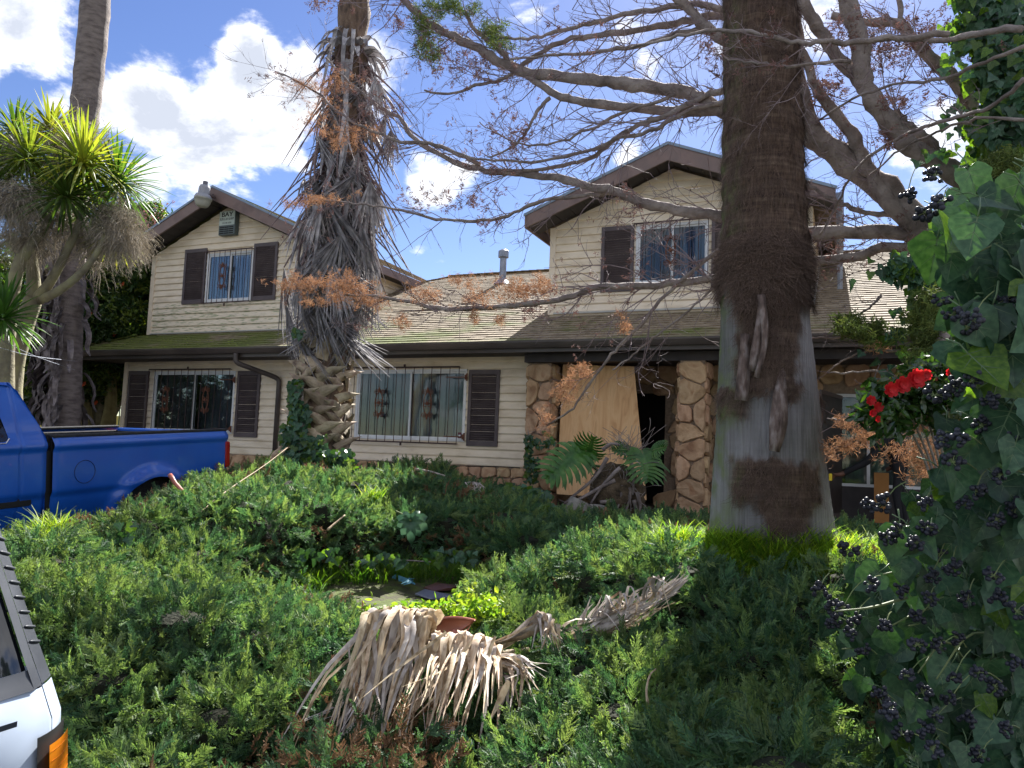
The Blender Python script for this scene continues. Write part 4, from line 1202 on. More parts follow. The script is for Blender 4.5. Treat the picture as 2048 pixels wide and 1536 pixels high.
# window frame band and glass in the tailgate
skin(zu, [.060, .066, .074, .082, .088], rear(0, 1, -.006), 'glass_surround', M_ptrim)
skin([1.02, 1.035, 1.05, 1.062], [.084, .2, .5, .9, 1.3, 1.55], rear(0, 1, -.007), 'glass_surround', M_ptrim)
skin([1.06, 1.2, 1.35, 1.5, 1.56], [.087, .2, .5, .9, 1.3, 1.56], rear(0, 1, .002), 'rear_glass', M_tint)
# ribs
for k in range(14):
    z = 1.115+k*.034
    rb_ = MB()
    P = [Vector(sp_(*rear(0, 1, -.003)(t, z-.014+.3*t))) for t in (.046, .038, .028, .018, .008, .0)]
    e_ = P[-1]+Vector((-.02, .004, -.001)); P.append(e_)
    rb_.tube(P, [.001, .003, .0036, .0038, .0038, .0034, .001], 6); rb_.build('rib', M_ptrim, pil, True)
# side glass and roof
MB().add([sp_(.35+rear_a(1.1), flank_b(1.08)+.001, 1.08), sp_(3.0, flank_b(1.08)+.001, 1.08), sp_(2.7, flank_b(1.52), 1.52), sp_(.6, flank_b(1.52), 1.52)], [(0, 1, 2, 3)]).build('side_glass', M_tint, suv)
v = []
for a in (.33, .5, 1.5, 2.6):
    for t in (0, .1, .5, .9, 1): v.append(sp_(a, .22+t*(Wd-.44), 1.585+.03*math.sin(PI*t)))
MB().add(v, [(j*5+i, (j+1)*5+i, (j+1)*5+i+1, j*5+i+1) for j in range(3) for i in range(4)]).build('roof', M_wpaint, suv, True)
o = MB().box(-5.55, -4.2, -13.1, -11.6, .4, .98).build('hood', M_wpaint, suv); bevel(o, .08)
MB().add([sp_(2.6, .25, 1.58), sp_(2.6, Wd-.25, 1.58), sp_(3.3, Wd-.1, 1.0), sp_(3.3, .1, 1.0)], [(0, 1, 2, 3)]).build('windscreen', M_tint, suv)
# amber corner lamp in a black bezel
bz = MB(); v = []
tl = [-.0, .012, .03, .06, .085, .105]
def lampz(t, top): return (.905-.55*0+.0) if top else .5
zr = [.5, .6, .7, .8, .88, .905]
LB = skin([.48, .6, .7, .8, .90, .928], [-.004, .012, .03, .055, .08, .10, .112], rear(0, 1, -.009), 'lamp_bezel', M_black)
skin([.50, .6, .7, .80, .87, .905], [-.006, .008, .022, .04, .06, .078, .086], rear(0, 1, -.022), 'lamp_lens', M_amber, parent=LB)
lr = MB()
for k in range(10):
    z = .89-k*.022
    lr.tube([Vector(sp_(*rear(0, 1, -.024)(t, z))) for t in (.0, .02, .04, .06, .08)], .0006, 4)
lr.build('lens_ridges', M_amber, LB)
o = MB().box(SX-.15, SX+.06, SY-Wd-.02, SY+.01, .30, .48).build('bumper', M_ptrim, suv); bevel(o, .03)
MB().add([sp_(rear_a(.96)-.008, b, z) for b in (.17, .32) for z in (.967, .979)], [(0, 1, 3, 2)]).build('badge_strip', M_ptrim, suv)
for a in (.75, 3.35):
    for b in (.02, Wd-.02):
        Mx = Matrix.Translation(sp_(a, b+(.1 if b < 1 else -.1), .33)) @ Matrix.Rotation(PI/2, 4, 'X')
        W_ = MB().lathe([(.19, -.1), (.32, -.11), (.335, 0), (.32, .11), (.19, .1)], M=Mx, n=30, cap=False).build('wheel', M_tyre, suv, True)
        MB().lathe([(.0, .05), (.19, .06), (.2, .09)], M=Mx, n=20, cap=False).build('rim', M_rim, W_)
# ------------------------------------------------------------------ shared palm materials
M_boot = mat('palm_boot', [(.13, .09, .065), (.30, .235, .16), (.42, .34, .24), (.26, .155, .13)], scale=5, rough=.8, bump=.4, bscale=30, rand=.38, hrand=.015, world=True, stretch=(1, 1, 1))
M_deadl = mat('dead_fan_leaf', [(.13, .12, .13), (.28, .265, .275), (.42, .40, .405)], scale=7, rough=.75, rand=.25, hrand=.02, world=True, trans=.12)
M_stalk = mat('dead_leaf_stalk', [(.10, .065, .065), (.20, .14, .13)], scale=9, rough=.65, rand=.25, world=True)
M_pbark = mat('palm_bark', [(.05, .034, .026), (.13, .085, .06), (.19, .13, .09)], scale=5, rough=.9, bump=.9, bscale=25, world=True, stretch=(3, 3, 1.2))
M_pgrey = mat('palm_trunk_grey', [(.10, .08, .075), (.18, .15, .14), (.24, .20, .18)], scale=4, rough=.9, bump=.9, bscale=26, world=True, stretch=(1.4, 1.4, 4))

def axis(px_pts, n):
    """pixel+distance control points -> world spline points"""
    return spl([dep(x, y, t) for x, y, t in px_pts], n)
def lerp_axis(A, z):
    for i in range(len(A)-1):
        if A[i][2] <= z <= A[i+1][2]:
            t = (z-A[i][2])/(A[i+1][2]-A[i][2]); return A[i]*(1-t)+A[i+1]*t
    return A[0] if z < A[0][2] else A[-1]

# ------------------------------------------------------------------ centre palm with the skirt of dead fans
CA = axis([(636, 985, 12), (640, 900, 12), (646, 760, 12), (662, 620, 12), (682, 400, 12), (704, 90, 12), (716, -120, 12)], 60)
cp = thing('fan_palm', tuple(float(q) for q in CA[0]), 'tall fan palm before the house, woven leaf bases below, skirt of dead grey fans above', 'palm tree')
z0c = CA[0][2]
def crad(p):
    h = p[2]-z0c
    return .38 if h < 1.0 else (.38-.06*(h-1)/2 if h < 3 else .30-.06*min(1, (h-3)/4))
mt = MB().tube(CA, [crad(p)+.02*math.sin(i*2.1) for i, p in enumerate(CA)], 20, jit=.04)
mt.build('trunk', M_pbark, cp, True)
def boot(c, az, r0, s_, L, w, rise, flare, seed, droop=0.):
    r = random.Random(seed); m = MB(); n = 7; v = []
    for i in range(n):
        t = i/(n-1)
        a = az+s_*t*L/r0*.75
        rr = r0+.015+flare*t**1.6
        z = c[2]+rise*t-droop*t*t
        ww = w*1.25*(1-.35*t)*(1 if t < .62 else (1-((t-.62)/.38)*.93))
        ux, uy = math.cos(a), math.sin(a)
        ctr = np.array((c[0]+rr*ux, c[1]+rr*uy, z))
        tan = np.array((-uy*s_*L*.75, ux*s_*L*.75, rise)); tan /= np.linalg.norm(tan)
        out = np.array((ux, uy, .0)); acr = np.cross(tan, out); acr /= np.linalg.norm(acr)
        for k, (q, o_) in enumerate(((-.5, -.03), (-.25, .012), (0, .022), (.25, .012), (.5, -.03))):
            v.append(ctr+acr*ww*q+out*o_*(1-.4*t))
    f = [(i*5+k, i*5+k+1, (i+1)*5+k+1, (i+1)*5+k) for i in range(n-1) for k in range(4)]
    m.add(v, f); return m
r = random.Random(11); hz = z0c+.25; row = 0
while hz < z0c+2.75:
    h = hz-z0c; c = lerp_axis(CA, hz); rr = crad(c)
    k = 8 if h > .6 else 7
    for i in range(k):
        az = 2*PI*(i+.5*(row % 2))/k+r.uniform(-.12, .12)
        ca_ = math.cos(az-math.atan2(CAM[1]-c[1], CAM[0]-c[0]))
        if ca_ < -.35: continue
        s_ = 1 if row % 2 else -1
        if h < .62: b = boot((c[0], c[1], hz), az, rr*.92, s_*r.uniform(.2, .5), r.uniform(.1, .2), .17, -r.uniform(.15, .32), r.uniform(.10, .2), row*31+i)
        elif h < 2.0: b = boot((c[0], c[1], hz+r.uniform(-.04, .04)), az, rr, s_, r.uniform(.34, .46), r.uniform(.12, .16), r.uniform(.12, .26), r.uniform(.09, .24), row*31+i, r.uniform(0, .05))
        else: b = boot((c[0], c[1], hz+r.uniform(-.05, .05)), az, rr, s_*.4, r.uniform(.25, .4), r.uniform(.16, .22), r.uniform(.28, .42), r.uniform(.05, .12), row*31+i)
        b.build('leaf_base', M_boot, cp, False)
    hz += .135 if h < 2 else .19; row += 1
# fan prototypes: stalk + collapsed blade; local +X outward, hanging down
def fan_proto(seed, Lp, Lb, nseg, spread, bend):
    r = random.Random(seed)
    P = [np.array((0, 0, 0.))]; d = np.array((1., 0, -.15)); d /= np.linalg.norm(d)
    st_ = MB(); pts = [P[0]]
    for i in range(6):
        d = d+np.array((0, r.uniform(-.03, .03), -bend/6)); d /= np.linalg.norm(d); pts.append(pts[-1]+d*Lp/6)
    st_.tube(pts, [.030, .022, .016, .013, .012, .011, .009], 5)
    H = pts[-1]; bl = MB()
    g = d*.35+np.array((0, 0, -.75)); g /= np.linalg.norm(g)
    sx = np.cross(g, (0, 1, 0)); sx /= np.linalg.norm(sx)
    for k in range(nseg):
        a = (k/(nseg-1)-.5)*2*spread; b_ = r.uniform(-.22, .22)
        dd = g*math.cos(a)+np.array((0, 1, 0))*math.sin(a)+sx*b_; dd /= np.linalg.norm(dd)
        L = Lb*r.uniform(.75, 1.05)*(1-.2*abs(a)/spread)
        Q = [H]; w = [.006]
        for i in range(4):
            dd = dd+np.array((r.uniform(-.07, .07), r.uniform(-.07, .07), -.16)); dd /= np.linalg.norm(dd)
            Q.append(Q[-1]+dd*L/4); w.append((.030, .032, .022, .003)[i])
        bl.ribbon(Q, w, (math.cos(k*.9)*.5, 1, math.sin(k)*.3), fold=.25)
    return st_.mesh('leaf_stalk', M_stalk), bl.mesh('fan_blade', M_deadl)
FP = [fan_proto(k, (.55, .7, .85, .5, .95)[k], (.95, 1.05, .85, 1.1, 1.0)[k], 30, (.34, .48, .28, .42, .55)[k], (1.0, .8, 1.2, .6, .9)[k]) for k in range(5)]
r = random.Random(5)
def put_fan(c, rr, az, tilt, k, s_=1., blade=True):
    p = np.array((c[0]+rr*math.cos(az), c[1]+rr*math.sin(az), c[2]))
    Mt = Matrix.Translation(tuple(p)) @ Matrix.Rotation(az, 4, 'Z') @ Matrix.Rotation(tilt, 4, 'Y') @ Matrix.Rotation(r.uniform(-.4, .4), 4, 'X') @ Matrix.Scale(s_, 4)
    F = put('dead_fan', FP[k][0], cp, None, Mt)
    if blade: 
        b = put('fan_blade', FP[k][1], F)
    return F
for i in range(190):
    t = (i/189)**1.15
    z = z0c+3.35+(7.9-z0c-3.35)*t
    c = lerp_axis(CA, z); az = i*2.399+r.uniform(-.3, .3)
    tl = R(r.uniform(40, 64)) if t < .5 else R(r.uniform(38, 62))
    if r.random() < .3: tl = R(r.uniform(15, 38))
    put_fan(c, crad(c)*.9, az, tl, r.randrange(5), r.uniform(.9, 1.3)*(1 if t < .7 else .8), blade=(t < .62 or r.random() < .40))
# bare stalks sticking down to both sides, mostly the right
for i in range(60):
    z = z0c+3.9+r.uniform(0, 3.0); c = lerp_axis(CA, z)
    side = r.random() < .68
    az = YAW+(r.uniform(-.7, .5) if side else PI+r.uniform(-.5, .6)); el = r.uniform(.75, 1.15)
    d = np.array((math.cos(az)*math.cos(el), math.sin(az)*math.cos(el), -math.sin(el)))
    p = c+np.array((math.cos(az), math.sin(az), 0))*crad(c)*.8; L = r.uniform(.9, 1.6)
    P = [p, p+d*L*.33+np.array((0, 0, .05)), p+d*L*.66+np.array((0, 0, .05)), p+d*L-np.array((0, 0, .04))]
    MB().tube(spl(P, 6), [.024, .017, .013, .010, .008, .003], 4).build('bare_stalk', M_stalk, cp)
# broad grey sheath straps hanging against the trunk
for i in range(46):
    z = z0c+3.3+r.uniform(0, 3.9); c = lerp_axis(CA, z); az = r.uniform(-PI, 0)+.2
    o_ = np.array((math.cos(az), math.sin(az), 0)); p = c+o_*(crad(c)+.03); L = r.uniform(.5, 1.1)
    P = [p, p+o_*.12+np.array((0, 0, -.08)), p+o_*.17+np.array((0, 0, -L*.5)), p+o_*(.13+r.uniform(0, .1))+np.array((r.uniform(-.1, .1), 0, -L))]
    w = r.uniform(.05, .10)
    MB().ribbon(spl(P, 6), [w*.8, w, w, w*.9, w*.7, w*.35], (-o_[1], o_[0], 0), fold=.2).build('leaf_sheath', M_deadl, cp)
# collar of cut sheaths at the top of the skirt
for i in range(22):
    c = lerp_axis(CA, 7.75+r.uniform(-.25, .1)); az = i*2.4; o_ = np.array((math.cos(az), math.sin(az), 0)); p = c+o_*.2
    L = r.uniform(.25, .5); P = [p, p+o_*.12+np.array((0, 0, .06)), p+o_*.28+np.array((0, 0, .02)), p+o_*(.25+L*.4)+np.array((0, 0, -L*.45))]
    MB().ribbon(spl(P, 6), [.13, .14, .13, .11, .08, .03], (-o_[1], o_[0], 0), fold=.25).build('leaf_sheath', M_deadl, cp)

# ------------------------------------------------------------------ left palm (tall leaning trunk)
LA = axis([(128, 875, 15.2), (130, 760, 15.2), (134, 600, 15.2), (146, 420, 15.2), (162, 280, 15.2), (180, 130, 15.2), (197, -60, 15.2)], 70)
M_lbase = mat('old_leaf_base', [(.05, .04, .04), (.12, .10, .10), (.22, .19, .19)], scale=7, rough=.85, bump=.5, rand=.35, world=True)
lp_ = thing('tall_palm', tuple(float(q) for q in LA[0]), 'tall leaning palm trunk rising behind the spiky cordyline at the left', 'palm tree')
rr_ = [(.30 if i < 24 else .30-.03*min(1, (i-24)/20))*(1+.03*math.sin(i*1.7)) for i in range(70)]
MB().tube(LA, rr_, 22, jit=.03).build('trunk', M_pgrey, lp_, True)
r = random.Random(21)
for i in range(170):
    z = LA[0][2]+.2+3.9*r.random()**.9; c = lerp_axis(LA, z)
    az = r.uniform(-PI-.5, -.9) if r.random() < .8 else r.uniform(-PI, PI)
    o_ = np.array((math.cos(az), math.sin(az), 0)); p = c+o_*(.31+.10*r.random()); L = r.uniform(.35, .7)
    tw = r.uniform(-.8, .8)
    P = [p+np.array((0, 0, .1)), p+o_*.10, p+o_*.20+np.array((tw*.05, 0, -L*.4)), p+o_*.14+np.array((tw*.12, 0, -L*.75)), p+o_*(.20+.1*r.random())+np.array((tw*.1, 0, -L))]
    sd_ = [(-o_[1]+a_, o_[0], a_*.5) for a_ in np.linspace(0, tw, 8)]
    w = r.uniform(.09, .17)
    MB().ribbon(spl(P, 8), [w*.9, w, w, w*.9, w*.8, w*.7, w*.5, w*.2], sd_, fold=.28).build('leaf_base', M_lbase, lp_, False)
for k in range(6):
    p = lerp_axis(LA, float(dep(168, 258, 15.2)[2])+r.uniform(-.15, .1)); az = r.uniform(-PI, -1.5); o_ = np.array((math.cos(az), math.sin(az), 0))
    P = [p+o_*.25, p+o_*.45+np.array((0, 0, .05)), p+o_*.7+np.array((0, 0, -.05)), p+o_*.9+np.array((0, 0, -.3))]
    MB().ribbon(spl(P, 6), [.12, .12, .10, .09, .06, .03], (-o_[1], o_[0], .4), fold=.3).build('leaf_sheath', M_deadl, lp_, True)

# ------------------------------------------------------------------ big palm trunk in the foreground
BT = 5.5
prof_px = [(-160, 1521, 130), (0, 1519, 133), (100, 1521, 136), (200, 1523, 141), (300, 1525, 148), (400, 1527, 153), (480, 1528, 158), (530, 1529, 166), (560, 1530, 172), (600, 1529, 168), (640, 1530, 170), (700, 1532, 177), (800, 1534, 193), (900, 1537, 209), (1000, 1540, 228), (1070, 1543, 243), (1100, 1544, 252), (1180, 1547, 272)]
NB, NA = 240, 96
ys_ = np.linspace(-160, 1180, NB)
cxs = np.interp(ys_, [p[0] for p in prof_px], [p[1] for p in prof_px]); ws = np.interp(ys_, [p[0] for p in prof_px], [p[2] for p in prof_px])
Bax = [dep(x, y, BT) for x, y in zip(cxs, ys_)]
Brad = ws/2/FPX*BT*1.0
def bark_mask(px_, py_):
    n = pnoise(Vector((px_*.03, py_*.012, 1.3)))*30+pnoise(Vector((px_*.11, py_*.04, 5.)))*22+pnoise(Vector((px_*.4, py_*.05, 8.)))*10
    n2 = pnoise(Vector((px_*.02, py_*.05, 9.)))*30
    d = -99.
    d = max(d, 625-py_+n2+max(0, 30-abs(px_-1460))*-2)                          # all fibrous above
    if py_ > 600: d = max(d, min((px_-1476)+n*.6, 1590+max(0, 690-py_)*.1-px_+n*.5, 800-py_+n2))  # middle strip below
    d = max(d, min(px_-1448+n, 1500-px_, 30-abs(py_-812)+n2*.4))
    d = max(d, min(px_-1475+n*.5, 1632-px_+n*.4, 38-abs(py_-962)+n*.5, 99))
    d = max(d, min((px_-1500)-(py_-990)*.55+n*.5, 1612-px_-(py_-990)*.25+n*.5, 1065-py_+n*.4, py_-985))
    return max(0., min(1., d/15+.5))
sdr = CR-CF*(CR@CF)
v = []; mk = []
axw = [np.array(a) for a in Bax]
toC = np.array((CAM[0]-axw[120][0], CAM[1]-axw[120][1])); a_cam = math.atan2(toC[1], toC[0])
for i in range(NB):
    c = axw[i]; py_ = ys_[i]
    for j in range(NA):
        a = 2*PI*j/NA; rel = a-a_cam; rel = (rel+PI) % (2*PI)-PI
        sx_ = math.sin(rel); rpx = ws[i]/2
        px_ = cxs[i]+sx_*rpx
        m_ = bark_mask(px_ if abs(rel) < PI/2 else 2*cxs[i]-px_+17, py_)
        rad = Brad[i]
        up = np.array((math.cos(a), math.sin(a), 0))
        n1 = pnoise(Vector((math.cos(a)*9*rad*2, math.sin(a)*9*rad*2, c[2]*1.5)))
        n2 = pnoise(Vector((math.cos(a)*30*rad*2, math.sin(a)*30*rad*2, c[2]*5)))
        rad += .006*n1+m_*(.010+.012*n2+.006*math.sin(c[2]*34+n1*3))+(1-m_)*.0012*math.sin(c[2]*90+n1*9+math.cos(a)*2)
        v.append(c+up*rad); mk.append(m_)
f = [(i*NA+j, (i+1)*NA+j, (i+1)*NA+(j+1) % NA, i*NA+(j+1) % NA) for i in range(NB-1) for j in range(NA)]
me = bpy.data.meshes.new('trunk'); me.from_pydata([tuple(map(float, q)) for q in v], [], f); me.shade_smooth()
at_ = me.attributes.new('bark', 'FLOAT', 'POINT'); at_.data.foreach_set('value', np.array(mk, np.float32))
def big_trunk_mat():
    m = bpy.data.materials.new('palm_wood_and_fibre'); m.use_nodes = True
    nt = m.node_tree; N = nt.nodes; L = nt.links; b = N['Principled BSDF']; b.inputs['Roughness'].default_value = .85; b.inputs['Specular IOR Level'].default_value = .25
    g = N.new('ShaderNodeNewGeometry')
    def noise(sc_, st_, det=6, dist=0):
        mp_ = N.new('ShaderNodeMapping'); mp_.inputs['Scale'].default_value = st_; L.new(g.outputs['Position'], mp_.inputs[0])
        n = N.new('ShaderNodeTexNoise'); n.inputs['Scale'].default_value = sc_; n.inputs['Detail'].default_value = det; n.inputs['Distortion'].default_value = dist; L.new(mp_.outputs[0], n.inputs[0]); return n.outputs[0]
    def ramp(fac, cols, pos):
        r_ = N.new('ShaderNodeValToRGB'); e = r_.color_ramp.elements
        while len(e) < len(cols): e.new(.5)
        for k, (c, p) in enumerate(zip(cols, pos)): e[k].position = p; e[k].color = (*c, 1)
        L.new(fac, r_.inputs[0]); return r_.outputs[0]
    def mix(f_, a, b_, mode='MIX'):
        n = N.new('ShaderNodeMix'); n.data_type = 'RGBA'; n.blend_type = mode
        if isinstance(f_, float): n.inputs[0].default_value = f_
        else: L.new(f_, n.inputs[0])
        L.new(a, n.inputs[6]); L.new(b_, n.inputs[7]); return n.outputs[2]
    streak = noise(3.2, (20, 20, .55)); fine = noise(9, (9, 9, .9)); big = noise(1.7, (1, 1, .8)); ring = noise(5, (.6, .6, 9))
    wood = mix(.55, ramp(streak, [(.07, .06, .06), (.155, .145, .15), (.25, .24, .25)], [.32, .5, .68]), ramp(big, [(.09, .10, .085), (.18, .17, .175), (.31, .30, .32)], [.35, .5, .66]))
    wood = mix(.05, wood, ramp(ring, [(.12, .105, .10), (.27, .26, .25)], [.4, .6]))
    bark = mix(.5, ramp(fine, [(.026, .015, .012), (.088, .054, .040), (.175, .115, .085)], [.33, .5, .7]), ramp(ring, [(.032, .021, .018), (.10, .068, .05), (.17, .13, .095)], [.36, .52, .68]))
    # green algae on the left side
    sp_n = N.new('ShaderNodeSeparateXYZ'); L.new(g.outputs['Position'], sp_n.inputs[0])
    at = N.new('ShaderNodeAttribute'); at.attribute_name = 'bark'
    col = mix(at.outputs['Fac'], wood, bark)
    al_ = N.new('ShaderNodeMapRange'); L.new(sp_n.outputs[0], al_.inputs[0]); xc_ = float(axw[120][0]); al_.inputs[1].default_value = xc_-.08; al_.inputs[2].default_value = xc_-.28
    lm = N.new('ShaderNodeMath'); lm.operation = 'MULTIPLY'; L.new(al_.outputs[0], lm.inputs[0]); rr2 = ramp(noise(6, (1, 1, 1)), [(0, 0, 0), (.8, .8, .8)], [.42, .62]); L.new(rr2, lm.inputs[1])
    n = N.new('ShaderNodeMix'); n.data_type = 'RGBA'; L.new(lm.outputs[0], n.inputs[0]); L.new(col, n.inputs[6]); n.inputs[7].default_value = (.13, .16, .06, 1)
    L.new(n.outputs[2], b.inputs['Base Color'])
    bp = N.new('ShaderNodeBump'); bp.inputs['Strength'].default_value = .8; bp.inputs['Distance'].default_value = .012
    ad = N.new('ShaderNodeMath'); ad.operation = 'ADD'; L.new(streak, ad.inputs[0]); L.new(fine, ad.inputs[1]); L.new(ad.outputs[0], bp.inputs['Height']); L.new(bp.outputs[0], b.inputs['Normal'])
    return m
M_bt = big_trunk_mat(); me.materials.append(M_bt)
bt = thing('big_palm_trunk', tuple(float(q) for q in axw[225]), 'thick foreground palm trunk, dark fibre above and bare grey wood flaring at the foot', 'palm tree')
put('trunk', me, bt)
# loose fibre
M_fib = mat('palm_fibre', [(.035, .022, .018), (.10, .064, .048), (.19, .13, .10)], scale=12, rough=.9, rand=.3)
r = random.Random(3)
fm = []
for k in range(5):
    m = MB(); rq = random.Random(k)
    for q in range(5):
        P = [np.array((rq.uniform(-.2, .2), 0, rq.uniform(-.2, .2)))]; d = np.array((rq.uniform(-.5, .5), .35, -1.)); 
        for i in range(4): d = d+np.array((rq.uniform(-.35, .35), rq.uniform(-.25, .22), rq.uniform(-.1, .25))); P.append(P[-1]+d/np.linalg.norm(d)*.3)
        m.ribbon(P, [.03, .028, .02, .014, .004], (1, .3, 0))
    fm.append(m.mesh('fibre', M_fib))
pts = []; eu = []; scs = []
tries = 0
while len(pts) < 5200 and tries < 60000:
    tries += 1
    i = r.randrange(NB-1); j = r.randrange(NA)
    py_ = ys_[i]; a = 2*PI*j/NA; rel = (a-a_cam+PI) % (2*PI)-PI
    if abs(rel) > 1.75: continue
    if mk[i*NA+j] < .6: continue
    band = 1.0 if (480 < py_ < 620) else (.45 if 620 <= py_ < 820 or py_ > 900 else .22)
    if r.random() > band: continue
    p = v[i*NA+j]; pts.append(p+np.array((math.cos(a), math.sin(a), 0))*.002)
    sw = r.uniform(-.6, .6) if not (500 < py_ < 580) else r.uniform(-1.6, 1.6)
    q = (Matrix.Rotation(a-PI/2, 3, 'Z') @ Matrix.Rotation(sw, 3, 'Y')).to_euler(); eu.append(tuple(q)); scs.append(r.uniform(.05, .11)*(1.2 if band == 1 else .85))
scatter('loose_fibre', fm, pts, eu, scs, bt)
M_strap = mat('palm_strap', [(.05, .034, .028), (.15, .105, .09), (.30, .25, .235)], scale=9, rough=.85, bump=.6, bscale=30, world=True, stretch=(3, 3, 1), trans=.05)
def strap(pts_px, ws_, name='hanging_strap'):
    P = [dep(x, y, BT-(w_/FPX*BT/2)-o_) for (x, y, o_), w_ in zip(pts_px, [np.interp(q[1], ys_, ws)*math.sqrt(max(0., 1-((q[0]-np.interp(q[1], ys_, cxs))/(np.interp(q[1], ys_, ws)/2))**2)) for q in pts_px])]
    k = 9; P = spl(P, k); W = np.interp(np.linspace(0, 1, k), np.linspace(0, 1, len(ws_)), ws_)
    o = MB().ribbon(P, [w_/FPX*BT for w_ in W], CR, fold=-.22).build(name, M_strap, bt, True)
    s_ = o.modifiers.new('s', 'SOLIDIFY'); s_.thickness = .006
strap([(1490, 668, .0), (1489, 720, .01), (1486, 760, .02), (1482, 801, .03)], [16, 22, 24, 25])
strap([(1524, 600, .02), (1520, 660, .04), (1510, 710, .04), (1503, 742, .03)], [12, 20, 19, 9])
strap([(1522, 590, .04), (1529, 650, .07), (1527, 700, .07), (1512, 755, .06)], [14, 12, 9, 9])
strap([(1566, 730, .02), (1560, 790, .04), (1556, 850, .05), (1548, 903, .05)], [6, 26, 34, 18])

# ------------------------------------------------------------------ cordyline (spiky heads on bare branches)
M_cbark = mat('cordyline_bark', [(.10, .085, .06), (.18, .16, .10), (.24, .23, .12)], scale=5, rough=.9, bump=.6, bscale=30, world=True)
def leafmat(name, c1, c2, c3, tr=.35, rough=.45, **k):
    return mat(name, [c1, c2, c3], scale=k.pop('scale', 4), rough=rough, rand=.25, hrand=.02, trans=tr, tcol=k.pop('tcol', (1.5, 1.6, .7)), spec=.5, **k)
M_cleaf = leafmat('cordyline_leaf', (.035, .075, .015), (.06, .12, .02), (.10, .16, .03), .4)
M_cleafy = leafmat('cordyline_leaf_young', (.10, .15, .02), (.19, .22, .03), (.27, .24, .04), .45)
M_cpan = mat('cordyline_dry_sprays', [(.14, .13, .11), (.29, .25, .19), (.40, .33, .23)], scale=8, rough=.9, rand=.3, trans=.1)
CT = 11.0
cd = thing('cordyline', tuple(float(q) for q in dep(20, 800, CT)), 'many headed cordyline with spiky green rosettes and dry flower sprays behind the pickup truck', 'cordyline')
def limb(par, pxs, rads, m, n=12, name='branch', sides=10, jit=.04):
    A = axis(pxs, n); rs = np.interp(np.linspace(0, 1, n), np.linspace(0, 1, len(rads)), rads)
    MB().tube(A, list(rs), sides, jit=jit).build(name, m, par, True); return A
limb(cd, [(18, 830, CT), (24, 740, CT), (45, 660, CT), (68, 595, CT)], [.17, .15, .13, .12], M_cbark, name='trunk')
limb(cd, [(68, 600, CT), (66, 545, CT), (60, 500, CT), (45, 440, CT)], [.10, .085, .07, .05], M_cbark)
limb(cd, [(72, 600, CT), (100, 565, CT-.1), (130, 510, CT-.2), (155, 455, CT-.3), (168, 400, CT-.3)], [.09, .065, .055, .05, .05], M_cbark)
limb(cd, [(80, 600, CT), (120, 580, CT-.2), (160, 548, CT-.4), (190, 512, CT-.6), (212, 470, CT-.6)], [.07, .06, .05, .04, .04], M_cbark)
limb(cd, [(5, 830, CT-.4), (10, 700, CT-.4), (22, 600, CT-.4), (38, 530, CT-.4), (70, 480, CT-.4), (100, 425, CT-.4)], [.14, .12, .09, .08, .06, .05], M_cbark)
r = random.Random(17)
def rosette(px_, py_, t, n, L, m, up=1.0, droop=0.6, tilt=(0, 0)):
    c = dep(px_, py_, t); mb = MB()
    tv = CR*tilt[0]+np.array((0, 0, 1.))+CU*tilt[1]; tv /= np.linalg.norm(tv)
    for i in range(n):
        az = i*2.399; el = R(88)-(R(88)+droop)*((i+.5)/n)**.8*up
        d = np.array((math.cos(az)*math.cos(el), math.sin(az)*math.cos(el), math.sin(el)))
        d = d+tv*.15; d /= np.linalg.norm(d)
        ll = L*r.uniform(.75, 1.1); P = [c+d*.03]; dd = d.copy()
        for k in range(4): dd = dd+np.array((0, 0, -.10-.12*(1-abs(d[2])))); dd /= np.linalg.norm(dd); P.append(P[-1]+dd*ll/4)
        mb.ribbon(P, [.018, .040, .042, .028, .003], np.cross(d, (0, 0, 1))+np.array((0, 0, .01)), fold=.22)
    mb.build('leaf_rosette', m, cd)
for (x, y, dt, n, L, m) in [(55, 318, -.5, 95, .62, M_cleafy), (165, 330, -.7, 130, .78, M_cleafy), (130, 395, -.8, 100, .72, M_cleaf), (235, 370, -.2, 110, .74, M_cleaf), (100, 262, .4, 80, .55, M_cleafy), (30, 262, .5, 70, .5, M_cleaf),
                            (-25, 385, -.6, 100, .7, M_cleaf), (5, 640, -1.2, 110, .62, M_cleaf), (150, 300, .3, 80, .6, M_cleafy), (222, 480, .1, 70, .5, M_cleafy), (-20, 330, 0, 80, .6, M_cleaf), (195, 420, .3, 80, .6, M_cleaf), (70, 395, .2, 80, .6, M_cleaf)]:
    rosette(x, y, CT+dt, n, L, m)
# dry sprays: fine branched twigs, arching and hanging
pm = []
for k in range(4):
    rq = random.Random(k+50); m = MB()
    for q in range(26):
        P = [np.array((0, 0, 0.))]; d = np.array((rq.gauss(0, .5), rq.gauss(0, .5), rq.uniform(-.1, .9)))
        for i in range(5): d = d+np.array((rq.uniform(-.3, .3), rq.uniform(-.3, .3), -.42)); d /= np.linalg.norm(d); P.append(P[-1]+d*.2)
        m.ribbon(P, [.014, .012, .012, .012, .01, .004], (1, .2, .3))
        for s_ in range(5):
            b_ = P[rq.randrange(1, 6)]; e = b_+np.array((rq.uniform(-.14, .14), rq.uniform(-.14, .14), rq.uniform(-.16, .05)))
            m.ribbon([b_, (b_+e)/2+np.array((0, 0, .01)), e], [.010, .009, .002], (0, 1, .3))
    pm.append(m.mesh('dry_spray', M_cpan))
pts = []; eu = []; scs = []
